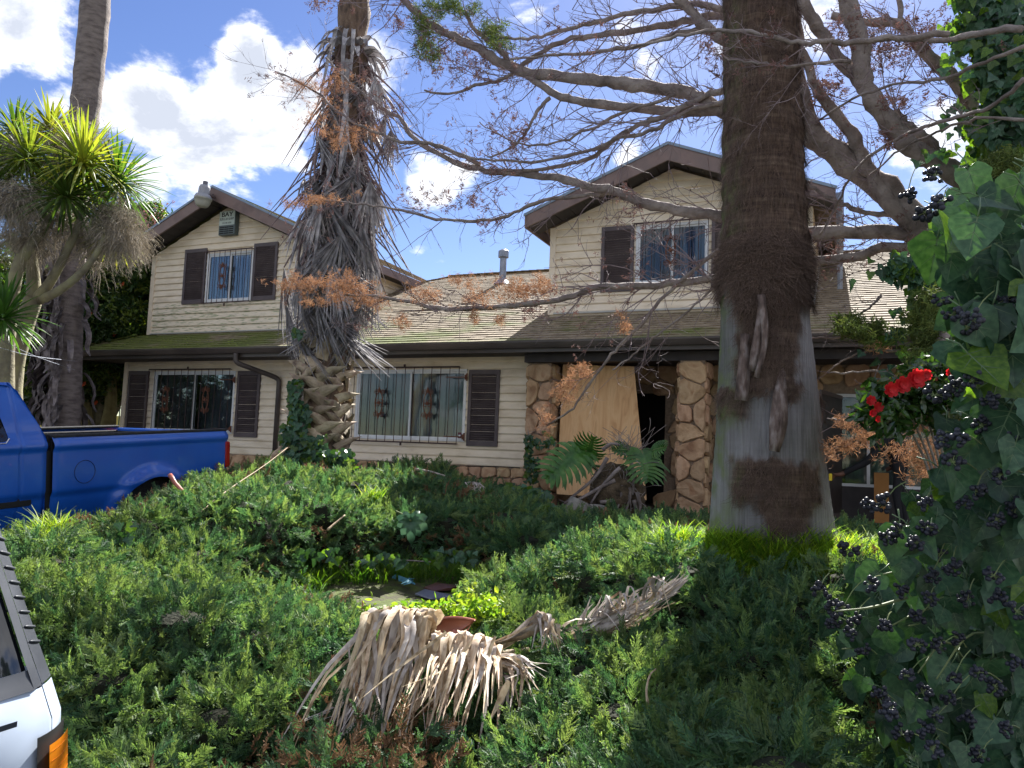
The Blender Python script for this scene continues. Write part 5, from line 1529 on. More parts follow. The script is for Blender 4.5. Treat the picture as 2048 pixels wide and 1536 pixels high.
for (x, y, w, h, n, dt) in [(235, 440, 36, 36, 50, -.4), (30, 400, 40, 30, 40, -.7), (100, 440, 45, 40, 34, .1), (50, 470, 40, 50, 26, -.1), (150, 290, 60, 30, 60, .1), (190, 480, 40, 35, 26, .2), (255, 470, 20, 30, 30, -.3), (20, 300, 40, 40, 40, .2), (120, 350, 50, 40, 50, .3)]:
    for _ in range(n):
        pts.append(dep(x+r.gauss(0, w*.5), y+r.gauss(0, h*.5), CT+dt+r.uniform(-.35, .35))); eu.append((r.uniform(-.3, .3), r.uniform(-.3, .3), r.uniform(0, 6.3))); scs.append(r.uniform(.25, .5))
scatter('dry_sprays', pm, pts, eu, scs, cd)

# ------------------------------------------------------------------ leaf meshes for shrubs and background trees
def leaf_cluster(seed, n, L, w, m, spread=1., name='leaf_cluster', curl=.2):
    rq = random.Random(seed); mb = MB()
    for i in range(n):
        d = Vector((rq.gauss(0, 1), rq.gauss(0, 1), rq.gauss(.3, .8))).normalized(); p = np.array(d)*rq.uniform(.1, 1)*spread*L*1.4
        dd = np.array((Vector((rq.gauss(0, 1), rq.gauss(0, 1), rq.gauss(-.2, .7))).normalized())); s_ = np.cross(dd, (rq.uniform(-1, 1), rq.uniform(-1, 1), rq.uniform(-1, 1)))
        mb.ribbon([p, p+dd*L*.35, p+dd*L*.7-np.array((0, 0, curl*L*.1)), p+dd*L-np.array((0, 0, curl*L*.3))], [w*.2, w, w*.8, w*.05], s_, fold=.15)
    return mb.mesh(name, m)
M_bushleaf = leafmat('dark_bush_leaf', (.015, .04, .010), (.03, .07, .014), (.07, .12, .02), .35)
M_bushleafy = leafmat('bright_bush_leaf', (.06, .10, .015), (.12, .17, .02), (.18, .20, .03), .45)
M_orange = flat('orange_bloom', (.75, .12, .04), rough=.6, trans=.3)
bl_d = [leaf_cluster(k, 16, .11, .035, M_bushleaf) for k in range(3)]; bl_y = [leaf_cluster(k+9, 16, .11, .035, M_bushleafy) for k in range(3)]
fl_o = MB()
for i in range(8):
    a = i*PI/4; fl_o.ribbon([(0, 0, 0), (.03*math.cos(a), .03*math.sin(a), .03), (.06*math.cos(a), .06*math.sin(a), .02)], [.02, .04, .02], (-math.sin(a), math.cos(a), 0))
fl_o = fl_o.mesh('bloom', M_orange)
def blob_points(blobs, n, r, shell=.55):
    out = []; nr = []
    tot = sum(b[3]**2 for b in blobs)
    for (x, y, z, rad, sq) in blobs:
        for _ in range(int(n*rad**2/tot)):
            d = np.array(Vector((r.gauss(0, 1), r.gauss(0, 1), r.gauss(0, 1))).normalized()); q = rad*(shell+(1-shell)*r.random()**.6)
            p = np.array((x, y, z))+d*q*np.array((1, 1, sq)); out.append(p); nr.append(d)
    return np.array(out), np.array(nr)
r = random.Random(31)
def bush(name, label, cat, base, blobs, n, srcs, sc0, sc1, stems=5, stemr=.06, m_stem=M_cbark, group=None, extra=None):
    T = thing(name, base, label, cat, group)
    P_, N_ = blob_points(blobs, n, r)
    scatter('foliage', srcs, P_, aim(N_+np.array((0, 0, .3))), [r.uniform(sc0, sc1) for _ in P_], T)
    for i in range(stems):
        b = blobs[r.randrange(len(blobs))]; p = np.array((base[0]+r.uniform(-.2, .2), base[1]+r.uniform(-.2, .2), base[2])); e = np.array(b[:3])
        mid = (p+e)/2+np.array((r.uniform(-.2, .2), r.uniform(-.2, .2), -.1))
        MB().tube(spl([p, mid, e], 8), list(np.linspace(stemr, stemr*.35, 8)), 7, jit=.06).build('stem', m_stem, T, True)
    return T
# dark flowering tree left of the house
def bx_(px_, py_, t, rad, sq=.85): p = dep(px_, py_, t); return (p[0], p[1], p[2], rad, sq)
bb = [bx_(210, 640, 18.8, 1.0), (bx_(260, 560, 19.2, 1.0)), bx_(230, 500, 19.2, .8), bx_(280, 640, 19.6, 1.1), bx_(190, 740, 19, 1.1), bx_(240, 720, 19.6, 1.1), bx_(190, 560, 19, .8), bx_(300, 440, 20.5, .55), bx_(250, 450, 20, .6), bx_(300, 540, 19.8, .7), bx_(160, 700, 19, .8)]
T_ = bush('flowering_tree', 'dark leafy tree dotted with a few orange blooms between the palm and the house', 'tree', tuple(float(q) for q in dep(190, 880, 18.8)), bb, 5200, bl_d+bl_y[:1], .8, 1.3, 7, .12)
P_, N_ = blob_points(bb, 90, r, .95); P_ = [p for p, n in zip(P_, N_) if n[1] < 0]
scatter('blooms', [fl_o], P_, [(1.2, 0, 0)]*len(P_), [1.1]*len(P_), T_)
bush('leafy_shrub', 'pale green bush filling the gap low at the left edge', 'shrub', tuple(float(q) for q in dep(-40, 840, 14)), [bx_(-60, 620, 16.5, 1.6), bx_(20, 560, 17, 1.1), bx_(-30, 760, 16, 1.2), bx_(70, 800, 15.8, .7)], 2200, bl_d+bl_y, .8, 1.3, 4, .08)
# thin twiggy sapling against the sky by the gable
tw = thing('bare_sapling', tuple(float(q) for q in dep(262, 640, 19.6)), 'thin twigs with reddish buds against the sky beside the left gable', 'sapling')
M_twig = mat('twig_bark', [(.06, .04, .045), (.12, .085, .08)], scale=6, rough=.8)
M_bud = flat('pink_buds', (.30, .12, .12), rough=.7, trans=.3)
for k in range(9):
    e = dep(r.uniform(225, 345), r.uniform(372, 440), 19.5); b = dep(r.uniform(230, 275), 500, 19.6); mid = (b+e)/2+np.array((r.uniform(-.2, .2), 0, .1))
    Q = spl([b, mid, e], 9); MB().tube(Q, list(np.linspace(.016, .006, 9)), 4).build('branch', M_twig, tw)
    bdm = MB()
    for q in Q[3:]:
        for _ in range(3):
            c = q+np.array([r.uniform(-.08, .08) for _ in range(3)]); bdm.ribbon([c, c+np.array((.03, 0, .03)), c+np.array((.06, 0, .02))], [.02, .04, .01], (0, .3, 1))
    bdm.build('buds', M_bud, tw)
# small tree trunk, yellow wall and green fence beside the house
wy = ony(150, 842, 4.6); 
MB().box(-27, -18.6, 5.2, 5.4, .3, 2.2).build('neighbour_wall', mat('yellow_render', [(.42, .34, .08), (.55, .45, .12)], scale=3, rough=.9, world=True), setp(thing('yellow_wall', (-22, 5.2, .3), 'plain yellow rendered wall seen through the gap left of the house', 'wall'), kind='thing'))
fn_ = thing('green_fence', (-18, 3.2, .6), 'dark green metal picket fence between the tree and the left corner of the house', 'fence')
M_fen = flat('fence_green', (.035, .09, .045), rough=.5)
fx0, fx1 = ony(205, 820, 3.2)[0], -15.6
for k in range(26):
    x = fx0+(fx1-fx0)*k/25
    MB().box(x-.014, x+.014, 3.19, 3.21, .6, 2.55).build('picket', M_fen, fn_)
for z in (.8, 2.35): MB().box(fx0, fx1, 3.215, 3.235, z, z+.04).build('rail', M_fen, fn_)
for k in range(5):
    p = dep(150+k*17, 900, 18.4); e = dep(150+k*20, 700, 18.8); mid = (p+e)/2+np.array((r.uniform(-.3, .3), 0, 0))
    MB().tube(spl([p, mid, e], 8), list(np.linspace(.13, .06, 8)), 8, jit=.1).build('branch', mat('yellowish_bark', [(.12, .10, .04), (.22, .19, .08)], scale=6, rough=.9, bump=.5) if k == 0 else bpy.data.materials['yellowish_bark'], T_, True)
# service wires on the left
wr_ = thing('service_wires', tuple(float(q) for q in dep(140, 720, 12)), 'two thin pale service wires crossing the left trunks', 'wires')
for a in ((( -20, 668, 9), (150, 740, 13)), ((-20, 690, 9), (150, 722, 13))):
    MB().tube(spl([dep(*a[0]), dep((a[0][0]+a[1][0])/2, (a[0][1]+a[1][1])/2+6, 11), dep(*a[1])], 10), .0035, 4).build('wire', M_galv, wr_)
# ------------------------------------------------------------------ dead-limbed conifer reaching in from the right
M_limb = mat('conifer_bark', [(.11, .088, .08), (.21, .175, .16), (.31, .27, .25)], scale=6, rough=.9, bump=.9, bscale=35, world=True, dist=.5)
M_twg = mat('conifer_twig', [(.13, .095, .10), (.24, .185, .185)], scale=9, rough=.85, world=True)
M_rustf = mat('dead_rust_foliage', [(.15, .07, .04), (.31, .155, .08), (.45, .27, .15)], scale=11, rough=.9, rand=.3, trans=.3)
M_cone = mat('brown_cones', [(.11, .06, .055), (.24, .13, .11)], scale=11, rough=.85, rand=.3, trans=.15)
M_cgreen = mat('conifer_green', [(.04, .065, .015), (.09, .13, .025), (.15, .17, .035)], scale=11, rough=.8, rand=.3, trans=.25)
ct = thing('conifer_tree', tuple(float(q) for q in dep(2010, 1180, 5.6)), 'half dead conifer whose bare curving limbs sweep in from the right across the sky', 'tree')
r = random.Random(77)
T0 = 6.6
LIMBS = [  # control points (x, y, distance), start width px, end width px, twig density
 ([(1985, 620, 6.2), (1930, 545, 6.3), (1872, 498, 6.4), (1811, 420, 6.5), (1751, 364, 6.6), (1669, 306, 6.6), (1628, 268, 6.6), (1600, 205, 6.6), (1585, 130, 6.7), (1560, 60, 6.8), (1500, -30, 6.9)], 66, 30, .6),
 ([(1880, 500, 6.4), (1800, 430, 6.45), (1745, 355, 6.5), (1722, 310, 6.5), (1700, 262, 6.5), (1660, 215, 6.5), (1632, 175, 6.5), (1613, 125, 6.5), (1598, 70, 6.5), (1590, -20, 6.5)], 34, 12, .8),
 ([(1985, 420, 6.2), (1937, 366, 6.2), (1869, 325, 6.2), (1833, 303, 6.2), (1801, 273, 6.2), (1776, 238, 6.2), (1743, 197, 6.2), (1724, 150, 6.2), (1723, 109, 6.2), (1708, 36, 6.2), (1678, -40, 6.2)], 42, 34, .6),
 ([(1726, 170, 6.25), (1700, 140, 6.3), (1665, 100, 6.3), (1642, 60, 6.3), (1615, 20, 6.3), (1590, -20, 6.3)], 27, 24, .7),
 ([(1985, 250, 6.6), (1943, 213, 6.6), (1913, 164, 6.6), (1855, 112, 6.6), (1828, 82, 6.6), (1800, 48, 6.6), (1740, 45, 6.7), (1660, 30, 6.8)], 34, 14, .8),
 ([(1880, 325, 6.3), (1866, 295, 6.3), (1835, 268, 6.3), (1803, 245, 6.3), (1790, 220, 6.3)], 26, 20, .6),
 ([(1810, 60, 6.6), (1800, 20, 6.6), (1793, -30, 6.6)], 12, 9, .5),
 # horizontal limbs
 ([(1870, 500, 6.4), (1790, 465, 6.5), (1700, 466, 6.6), (1600, 465, 6.8), (1520, 452, 7.0), (1451, 436, 7.1), (1390, 426, 7.2), (1316, 414, 7.3), (1267, 398, 7.4), (1232, 383, 7.5), (1187, 374, 7.6), (1122, 358, 7.8), (1058, 350, 8.0), (1006, 345, 8.2), (939, 335, 8.4), (874, 306, 8.6), (826, 274, 8.8), (800, 238, 8.9), (760, 215, 9.0), (700, 165, 9.2), (652, 118, 9.3)], 30, 4, 1.0),
 ([(1885, 515, 6.3), (1780, 494, 6.5), (1700, 516, 6.6), (1615, 524, 6.8), (1520, 545, 6.9), (1440, 556, 7.0), (1350, 566, 7.1), (1290, 574, 7.2), (1205, 572, 7.4), (1150, 590, 7.6), (1090, 603, 7.7), (1010, 612, 7.9), (930, 617, 8.1), (870, 615, 8.3), (800, 600, 8.5), (740, 592, 8.6), (690, 590, 8.7)], 22, 5, .9),
 ([(1900, 425, 6.5), (1800, 430, 6.5), (1730, 425, 6.6), (1680, 408, 6.7), (1640, 385, 6.8), (1600, 360, 6.9), (1540, 340, 7.), (1450, 325, 7.1)], 12, 7, .7),
 # crown limbs above the dormer, left of the palm trunk
 ([(1600, 210, 7.0), (1520, 225, 7.0), (1440, 218, 7.1), (1395, 193, 7.2), (1330, 178, 7.3), (1245, 166, 7.4), (1180, 160, 7.5), (1095, 150, 7.7), (1052, 146, 7.8), (1000, 125, 7.9), (958, 98, 8.0), (905, 72, 8.1), (860, 48, 8.2), (825, 18, 8.3), (790, -20, 8.4)], 32, 12, .9),
 ([(1600, 220, 7.1), (1500, 232, 7.1), (1426, 222, 7.2), (1350, 222, 7.3), (1267, 215, 7.4), (1180, 206, 7.5), (1128, 196, 7.6), (1095, 178, 7.7), (1050, 150, 7.8), (1020, 125, 7.9), (990, 90, 8.0), (950, 60, 8.1), (930, 20, 8.1)], 24, 7, .9),
 ([(1560, 150, 6.9), (1452, 84, 7.0), (1410, 52, 7.1), (1380, 20, 7.2), (1340, -20, 7.2)], 22, 18, .6),
 ([(1560, 30, 7.0), (1450, 18, 7.1), (1380, 8, 7.2), (1300, 22, 7.3), (1240, 30, 7.4), (1180, 48, 7.5), (1120, 60, 7.6), (1060, 78, 7.7), (1000, 74, 7.8)], 14, 5, 1.0),
 ([(1560, 60, 7.2), (1450, 32, 7.2), (1375, 42, 7.3), (1300, 55, 7.4), (1200, 72, 7.5), (1150, 76, 7.6), (1100, 95, 7.7), (1060, 120, 7.8), (1000, 160, 7.9), (955, 170, 8.0), (900, 188, 8.1), (850, 180, 8.2)], 16, 4, 1.0),
 ([(1500, 66, 7.1), (1440, 65, 7.1), (1380, 62, 7.2), (1300, 86, 7.3), (1220, 100, 7.4), (1160, 108, 7.5), (1090, 112, 7.6), (1020, 118, 7.7)], 13, 4, 1.0),
 ([(1530, 175, 7.0), (1450, 180, 7.0), (1403, 197, 7.1), (1329, 232, 7.2), (1277, 251, 7.3), (1229, 280, 7.4), (1180, 316, 7.6), (1122, 332, 7.8), (1038, 342, 8.0), (990, 338, 8.1)], 14, 6, 1.0),
 ([(1530, 172, 7.0), (1452, 200, 7.0), (1380, 220, 7.1), (1300, 262, 7.2), (1240, 275, 7.3), (1190, 298, 7.5), (1120, 315, 7.6), (1060, 325, 7.8), (1020, 320, 7.9), (960, 318, 8.0), (900, 300, 8.2)], 10, 4, 1.0),
 ([(1100, 196, 7.7), (1080, 215, 7.7), (1060, 250, 7.7), (1040, 280, 7.8), (1010, 302, 7.8), (975, 316, 7.9)], 8, 3, .7),
 ([(1350, 190, 7.2), (1250, 225, 7.3), (1180, 258, 7.4), (1120, 282, 7.5), (1060, 290, 7.7), (1020, 280, 7.8), (985, 262, 7.9), (960, 245, 7.9)], 7, 2, .9),
 ([(960, 330, 8.3), (900, 300, 8.4), (850, 285, 8.5), (800, 284, 8.6), (760, 268, 8.8), (700, 240, 9.0), (640, 190, 9.2), (590, 160, 9.3), (556, 146, 9.4)], 9, 3, .9),
 ([(1232, 384, 7.6), (1160, 392, 7.7), (1090, 400, 7.8), (1040, 420, 8.0), (990, 438, 8.1), (930, 442, 8.2), (860, 436, 8.4), (800, 420, 8.6), (740, 410, 8.8), (690, 405, 9.0), (640, 400, 9.1)], 9, 3, .9),
 ([(1520, 470, 6.9), (1450, 492, 7.0), (1390, 540, 7.0), (1330, 590, 7.1), (1290, 640, 7.1), (1240, 692, 7.2), (1210, 725, 7.2), (1175, 775, 7.3), (1140, 820, 7.3), (1095, 850, 7.4)], 9, 4, .7),
 ([(1540, 540, 6.9), (1452, 560, 6.9), (1390, 610, 7.0), (1330, 660, 7.0), (1290, 690, 7.1), (1255, 720, 7.1), (1225, 740, 7.1)], 6, 3, .5),
 # in front of the palm trunk
 ([(1900, 68, 4.9), (1760, 78, 4.9), (1650, 85, 4.8), (1595, 85, 4.8), (1530, 70, 4.8), (1452, 62, 4.9), (1400, 66, 5.0), (1330, 80, 5.2), (1260, 95, 5.4)], 12, 5, .8),
 ([(1700, 120, 4.9), (1600, 130, 4.8), (1560, 133, 4.8), (1500, 126, 4.8), (1430, 110, 4.9)], 7, 3, .7),
 ([(2048, 55, 4.6), (1960, 66, 4.8), (1880, 80, 5.0), (1800, 76, 5.2), (1700, 84, 5.5)], 14, 8, .8),
 ([(2048, 160, 4.6), (1985, 210, 4.8), (1930, 230, 5.0), (1860, 250, 5.2), (1800, 275, 5.4), (1720, 330, 5.6), (1680, 400, 5.8), (1640, 470, 5.9)], 9, 4, .8),
 ([(2048, 90, 4.8), (1960, 130, 5.0), (1880, 160, 5.2), (1790, 168, 5.4), (1700, 200, 5.6), (1640, 240, 5.8)], 8, 4, .8),
 ([(2048, 240, 4.8), (1960, 236, 5.0), (1880, 262, 5.2), (1800, 300, 5.4), (1740, 350, 5.6)], 7, 3, .8),
 # low bare branches over the porch
 ([(1850, 672, 5.6), (1760, 668, 5.7), (1680, 672, 5.7), (1620, 676, 5.8)], 7, 4, .5),
 ([(1880, 690, 5.5), (1800, 702, 5.6), (1740, 700, 5.6), (1690, 720, 5.7), (1655, 744, 5.8)], 6, 3, .5),
 ([(1900, 680, 5.4), (1830, 722, 5.5), (1770, 740, 5.5), (1700, 745, 5.6), (1655, 747, 5.6)], 6, 3, .3),
 ([(1900, 640, 5.2), (1880, 690, 5.1), (1885, 740, 5.0), (1865, 790, 5.0), (1830, 800, 5.0)], 22, 9, .4),
 ([(1860, 745, 5.0), (1800, 790, 5.0), (1740, 822, 5.1), (1690, 835, 5.2), (1652, 838, 5.3)], 6, 3, .5),
 ([(1760, 590, 5.8), (1735, 620, 5.8), (1680, 660, 5.9)], 6, 3, .5),
]
def tubew(A, w0, w1, ts): return [max(.0025, (w0+(w1-w0)*i/(len(A)-1))/2/FPX*ts[i]) for i in range(len(A))]
TW = MB(); TIPS = []
def twig(p, d, L, rad, depth, rq):
    k = 5 if depth < 2 else 4; P = [p]; dd = d.copy()
    for i in range(k-1):
        dd = dd+np.array((rq.gauss(0, .16), rq.gauss(0, .16), rq.gauss(.0, .15)+(.05 if depth else -.03))); dd /= np.linalg.norm(dd); P.append(P[-1]+dd*L/(k-1))
    TW.tube(P, [rad*(1-.65*i/(k-1)) for i in range(k)], 3, cap=False)
    if depth < 2:
        n = rq.randint(3, 6) if depth == 0 else rq.randint(2, 4)
        for _ in range(n):
            i = rq.randrange(1, k); b = P[i]; e = dd+np.array((rq.gauss(0, .55), rq.gauss(0, .55), rq.gauss(0, .55))); e /= np.linalg.norm(e)
            twig(b, e, L*rq.uniform(.35, .6), rad*.6, depth+1, rq)
    else: TIPS.append((P[-1], dd))
for (pts_, w0, w1, dens) in LIMBS:
    n = max(10, 4*len(pts_)); A = axis(pts_, n); ts = [float((a-CAM)@CF) for a in A]
    A = [a+np.array([r.gauss(0, .006) for _ in range(3)]) for a in A]
    rad = [q*(1+.09*math.sin(i*1.3)+r.uniform(-.06, .06)) for i, q in enumerate(tubew(A, w0, w1, ts))]
    MB().tube(A, rad, 10 if w0 > 18 else 6, jit=.06).build('branch', M_limb, ct, True)
    Ltot = sum(np.linalg.norm(A[i+1]-A[i]) for i in range(n-1))
    nt_ = int(Ltot*dens*6.3)
    for _ in range(nt_):
        i = r.randrange(1, n-1); 
        d = A[i+1]-A[i]; d /= np.linalg.norm(d)
        px_ = 1024+FPX*((A[i]-CAM)@CR)/ts[i]; py_ = 768-FPX*((A[i]-CAM)@CU)/ts[i]
        up = r.gauss(0, .55)
        e = d*.9+CU*up+CR*r.gauss(-.15, .25)+CF*r.gauss(0, .35); e /= np.linalg.norm(e)
        twig(A[i], e, r.uniform(.25, .75)*(1.0 if ts[i] > 6 else .7), max(.0028, min(.008, rad[i]*.35)), 0, r)
TW.build('twigs', M_twg, ct, kind='stuff')
trk = axis([(2080, 1300, 5.6), (2065, 1000, 5.8), (2050, 760, 6.0), (2030, 560, 6.2), (2040, 380, 6.4), (2060, 150, 6.6), (2080, -100, 6.8)], 24)
MB().tube(trk, list(np.linspace(.26, .17, 24)), 14, jit=.08).build('trunk', M_limb, ct, True)
# sprig meshes
def sprig(seed, n, L, w, m, name, flatness=.4):
    rq = random.Random(seed); mb = MB()
    for i in range(n):
        p = np.array((rq.gauss(0, .35), rq.gauss(0, .35), rq.gauss(0, .35)))*L; d = np.array(Vector((rq.gauss(0, 1), rq.gauss(0, 1), rq.gauss(0, 1))).normalized())
        mb.ribbon([p, p+d*L*.4+np.array((0, 0, .02)), p+d*L*.8], [w, w*.9, w*.2], np.cross(d, (rq.uniform(-1, 1), 1, rq.uniform(-1, 1))))
    return mb.mesh(name, m)
sp_r = [sprig(k, 22, .10, .008, M_rustf, 'dead_sprig') for k in range(3)]
sp_c = [sprig(k+5, 10, .05, .011, M_cone, 'cone_sprig') for k in range(3)]
sp_g = [sprig(k+9, 28, .09, .010, M_cgreen, 'green_sprig') for k in range(3)]
pts = []
for (x, y, w, h, n, t) in [(610, 568, 45, 18, 95, 8.7), (690, 570, 40, 22, 110, 8.7), (740, 598, 30, 20, 60, 8.6), (650, 600, 70, 14, 50, 8.7), (850, 590, 40, 22, 50, 8.3), (800, 640, 20, 14, 26, 8.4), (1040, 578, 50, 24, 90, 7.9), (960, 600, 40, 25, 50, 8.1), (1085, 575, 22, 20, 50, 7.8), (930, 560, 30, 18, 24, 8.1), (1000, 640, 10, 12, 14, 7.9), (950, 635, 8, 14, 14, 8.0), (1250, 655, 15, 8, 14, 7.1), (1240, 630, 8, 8, 8, 7.1),
                           (640, 400, 55, 10, 50, 9.0), (590, 408, 30, 8, 26, 9.1), (660, 190, 40, 30, 24, 9.2), (620, 220, 40, 25, 24, 9.2), (720, 260, 40, 14, 30, 9.), (670, 165, 40, 30, 40, 9.2), (600, 170, 40, 16, 40, 9.3), (690, 280, 30, 16, 35, 9.), (640, 255, 50, 20, 40, 9.1),
                           (1165, 745, 20, 12, 26, 7.3), (1125, 790, 20, 20, 34, 7.3), (1140, 770, 16, 16, 18, 7.3), (1090, 840, 14, 24, 22, 7.3),
                           (1690, 890, 30, 9, 22, 5.2), (1665, 900, 16, 18, 9, 5.2), (1840, 890, 24, 34, 26, 5.0), (1800, 905, 40, 20, 12, 5.1), (1880, 900, 26, 24, 18, 5.0), (1690, 845, 22, 10, 20, 5.2), (1830, 840, 20, 22, 50, 5.0), (1850, 930, 40, 30, 60, 5.0), (1760, 690, 24, 10, 16, 5.6), (1735, 870, 20, 20, 25, 5.2)]:
    for _ in range(n): pts.append(dep(x+r.gauss(0, w*.55), y+r.gauss(0, h*.55), t+r.gauss(0, .12)))
n_ = len(pts)
scatter('dead_foliage', sp_r, pts, [(r.uniform(0, 6), r.uniform(0, 6), r.uniform(0, 6)) for _ in pts], [r.uniform(.28, .6) for _ in pts], ct)
pts = [dep(x+r.gauss(0, w*.55), y+r.gauss(0, h*.55), t+r.gauss(0, .15)) for (x, y, w, h, n, t) in [(900, 16, 50, 18, 60, 8.1), (845, 60, 18, 34, 44, 8.2), (980, 62, 26, 14, 30, 8.0), (860, 100, 26, 20, 24, 8.1), (1000, 90, 30, 15, 16, 7.9), (1700, 650, 22, 12, 50, 5.6), (1740, 665, 24, 14, 50, 5.6), (1850, 650, 40, 40, 90, 5.3), (1860, 600, 20, 20, 30, 5.3), (1870, 710, 40, 30, 60, 5.2), (2010, 330, 30, 20, 60, 5.2), (1850, 760, 30, 20, 30, 5.1)] for _ in range(n)]
scatter('green_foliage', sp_g, pts, [(r.uniform(0, 6), r.uniform(0, 6), r.uniform(0, 6)) for _ in pts], [r.uniform(.5, .9) for _ in pts], ct)
pts = []
for p, d in TIPS:
    n = pnoise(Vector(tuple(p*1.1)))
    if n > .16 and r.random() < .4:
        for _ in range(r.randint(1, 2)): pts.append(p+np.array([r.gauss(0, .03) for _ in range(3)]))
for (x, y, w, h, n, t) in [(1760, 110, 60, 40, 130, 6.4), (1700, 60, 60, 40, 100, 6.4), (1850, 60, 50, 40, 100, 6.4), (1650, 180, 40, 40, 80, 6.4), (1790, 200, 40, 20, 60, 6.3), (1960, 60, 60, 60, 90, 6.), (1420, 90, 20, 30, 40, 7.), (880, 120, 60, 50, 110, 8.), (960, 130, 60, 40, 90, 8.), (800, 30, 30, 30, 50, 8.3), (640, 10, 30, 20, 30, 9.), (1770, 270, 14, 20, 30, 6.2), (860, 400, 60, 25, 60, 8.4), (960, 400, 60, 20, 50, 8.2)]:
    for _ in range(n): pts.append(dep(x+r.gauss(0, w*.6), y+r.gauss(0, h*.6), t+r.gauss(0, .25)))
scatter('cones_and_buds', sp_c, pts, [(r.uniform(0, 6), r.uniform(0, 6), r.uniform(0, 6)) for _ in pts], [r.uniform(.45, .85) for _ in pts], ct)

# ------------------------------------------------------------------ junipers
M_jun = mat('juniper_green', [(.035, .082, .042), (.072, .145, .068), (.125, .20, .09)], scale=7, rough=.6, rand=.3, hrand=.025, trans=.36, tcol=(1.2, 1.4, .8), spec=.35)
M_juny = mat('juniper_lit_tip', [(.085, .145, .058), (.155, .235, .088), (.23, .31, .12)], scale=7, rough=.6, rand=.25, hrand=.02, trans=.42, tcol=(1.35, 1.38, .68), spec=.35)
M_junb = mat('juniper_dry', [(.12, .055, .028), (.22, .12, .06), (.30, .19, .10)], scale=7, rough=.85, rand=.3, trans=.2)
M_jstem = mat('juniper_stem', [(.06, .035, .025), (.13, .085, .06)], scale=8, rough=.9, bump=.5)
def jspray(seed, m, L=1., nb=9, openness=.55, droop=.12, dens=1):
    """a flat feathery juniper branchlet, unit length, along +Z, curving to +X; scale-like shoots as thin blades"""
    rq = random.Random(seed); mb = MB()
    ax = [np.array((0, 0, 0.))]; d = np.array((.12, 0, 1.)); d /= np.linalg.norm(d)
    for i in range(8): d = d+np.array((droop, rq.gauss(0, .05), 0)); d /= np.linalg.norm(d); ax.append(ax[-1]+d*L/8)
    mb.ribbon(ax, [.03, .028, .026, .022, .02, .018, .014, .010, .004], (0, 1, 0))
    for i in range(nb*2):
        t = .12+.86*i/(nb*2); k = t*8; j = int(k); p = ax[j]+(ax[min(8, j+1)]-ax[j])*(k-j); tan = ax[min(8, j+1)]-ax[j]; tan /= np.linalg.norm(tan)
        sd_ = 1 if i % 2 else -1
        b = tan*rq.uniform(.65, .95)+np.array((0, sd_*openness, 0))+np.array((rq.gauss(0, .22), 0, rq.gauss(0, .1))); b /= np.linalg.norm(b)
        l1 = L*.36*(1-t*.55)*rq.uniform(.7, 1.15)
        q1 = p+b*l1*.55; q2 = p+b*l1+tan*l1*.15
        mb.ribbon([p, q1, q2], [.030, .042, .012], np.cross(b, (1, .2, 0)))
        for s_ in range(3*dens):
            u = .25+.65*s_/(3*dens); pp = p+(q2-p)*u; e = b*.8+np.array((rq.gauss(0, .5), rq.gauss(0, .45), rq.gauss(.1, .3))); e /= np.linalg.norm(e); l2 = l1*rq.uniform(.25, .42)
            mb.ribbon([pp, pp+e*l2*.5, pp+e*l2], [.024, .036, .010], np.cross(e, (rq.uniform(-1, 1), rq.uniform(-.3, .3), rq.uniform(-1, 1))))
    return mb.mesh('juniper_spray', m)
JS = [jspray(k, M_jun) for k in range(4)]+[jspray(k+4, M_juny) for k in range(3)]+[jspray(k+7, M_junb, openness=.7) for k in range(2)]
# height of the clipped canopy: pixel + distance control points
JP = [(0, 1125, 4.3), (100, 1120, 4.4), (200, 1140, 4.4), (380, 1160, 4.4), (480, 1185, 4.25), (600, 1195, 4.15), (730, 1210, 4.1), (200, 1500, 2.9), (500, 1500, 2.75), (1000, 1490, 2.65), (1300, 1490, 2.5), (1600, 1500, 2.4), (300, 1320, 3.5), (560, 1330, 3.5),
      (850, 1270, 3.9), (850, 1450, 3.0), (1060, 1095, 5.2), (1200, 1050, 5.4), (1330, 1045, 5.4), (1400, 1085, 5.1), (1150, 1210, 4.5), (1400, 1300, 3.8), (1600, 1150, 4.6), (1700, 1090, 5.0), (1650, 1350, 3.4), (1150, 1360, 3.4), (1420, 1180, 4.5), (1000, 1230, 4.7), (1000, 1290, 3.9),
      (0, 1085, 5.0), (60, 1050, 5.6), (200, 1040, 6.2), (330, 990, 7.0), (430, 940, 8.0), (560, 915, 9.6), (750, 925, 10.8), (870, 935, 12), (1000, 962, 12), (640, 1000, 8.5), (800, 1010, 8.4), (1000, 1015, 8.5), (300, 1045, 6.1), (420, 1015, 6.8), (560, 1008, 7.0), (700, 1002, 7.4), (850, 1010, 7.6), (1000, 1040, 7.6), (560, 1200, 5.6), (800, 1200, 6.0), (970, 1190, 6.2), (1800, 1150, 4.8), (1850, 1300, 3.4), (1050, 1040, 8.2)]
canopy_f = TPS([tuple(dep(*q)-np.array((0, 0, .12))) for q in JP], .01)
def shrub_noise(x, y):
    return .20*pnoise(Vector((x*1.4, y*1.4, 4.)))+.12*pnoise(Vector((x*3.3, y*3.3, 9.)))
path_poly = [tuple(onz(px_, py_, .30)[:2]) for px_, py_ in ((470, 1200), (560, 1165), (740, 1150), (900, 1148), (1010, 1150), (1040, 1205), (960, 1250), (760, 1270), (690, 1245), (540, 1228))]
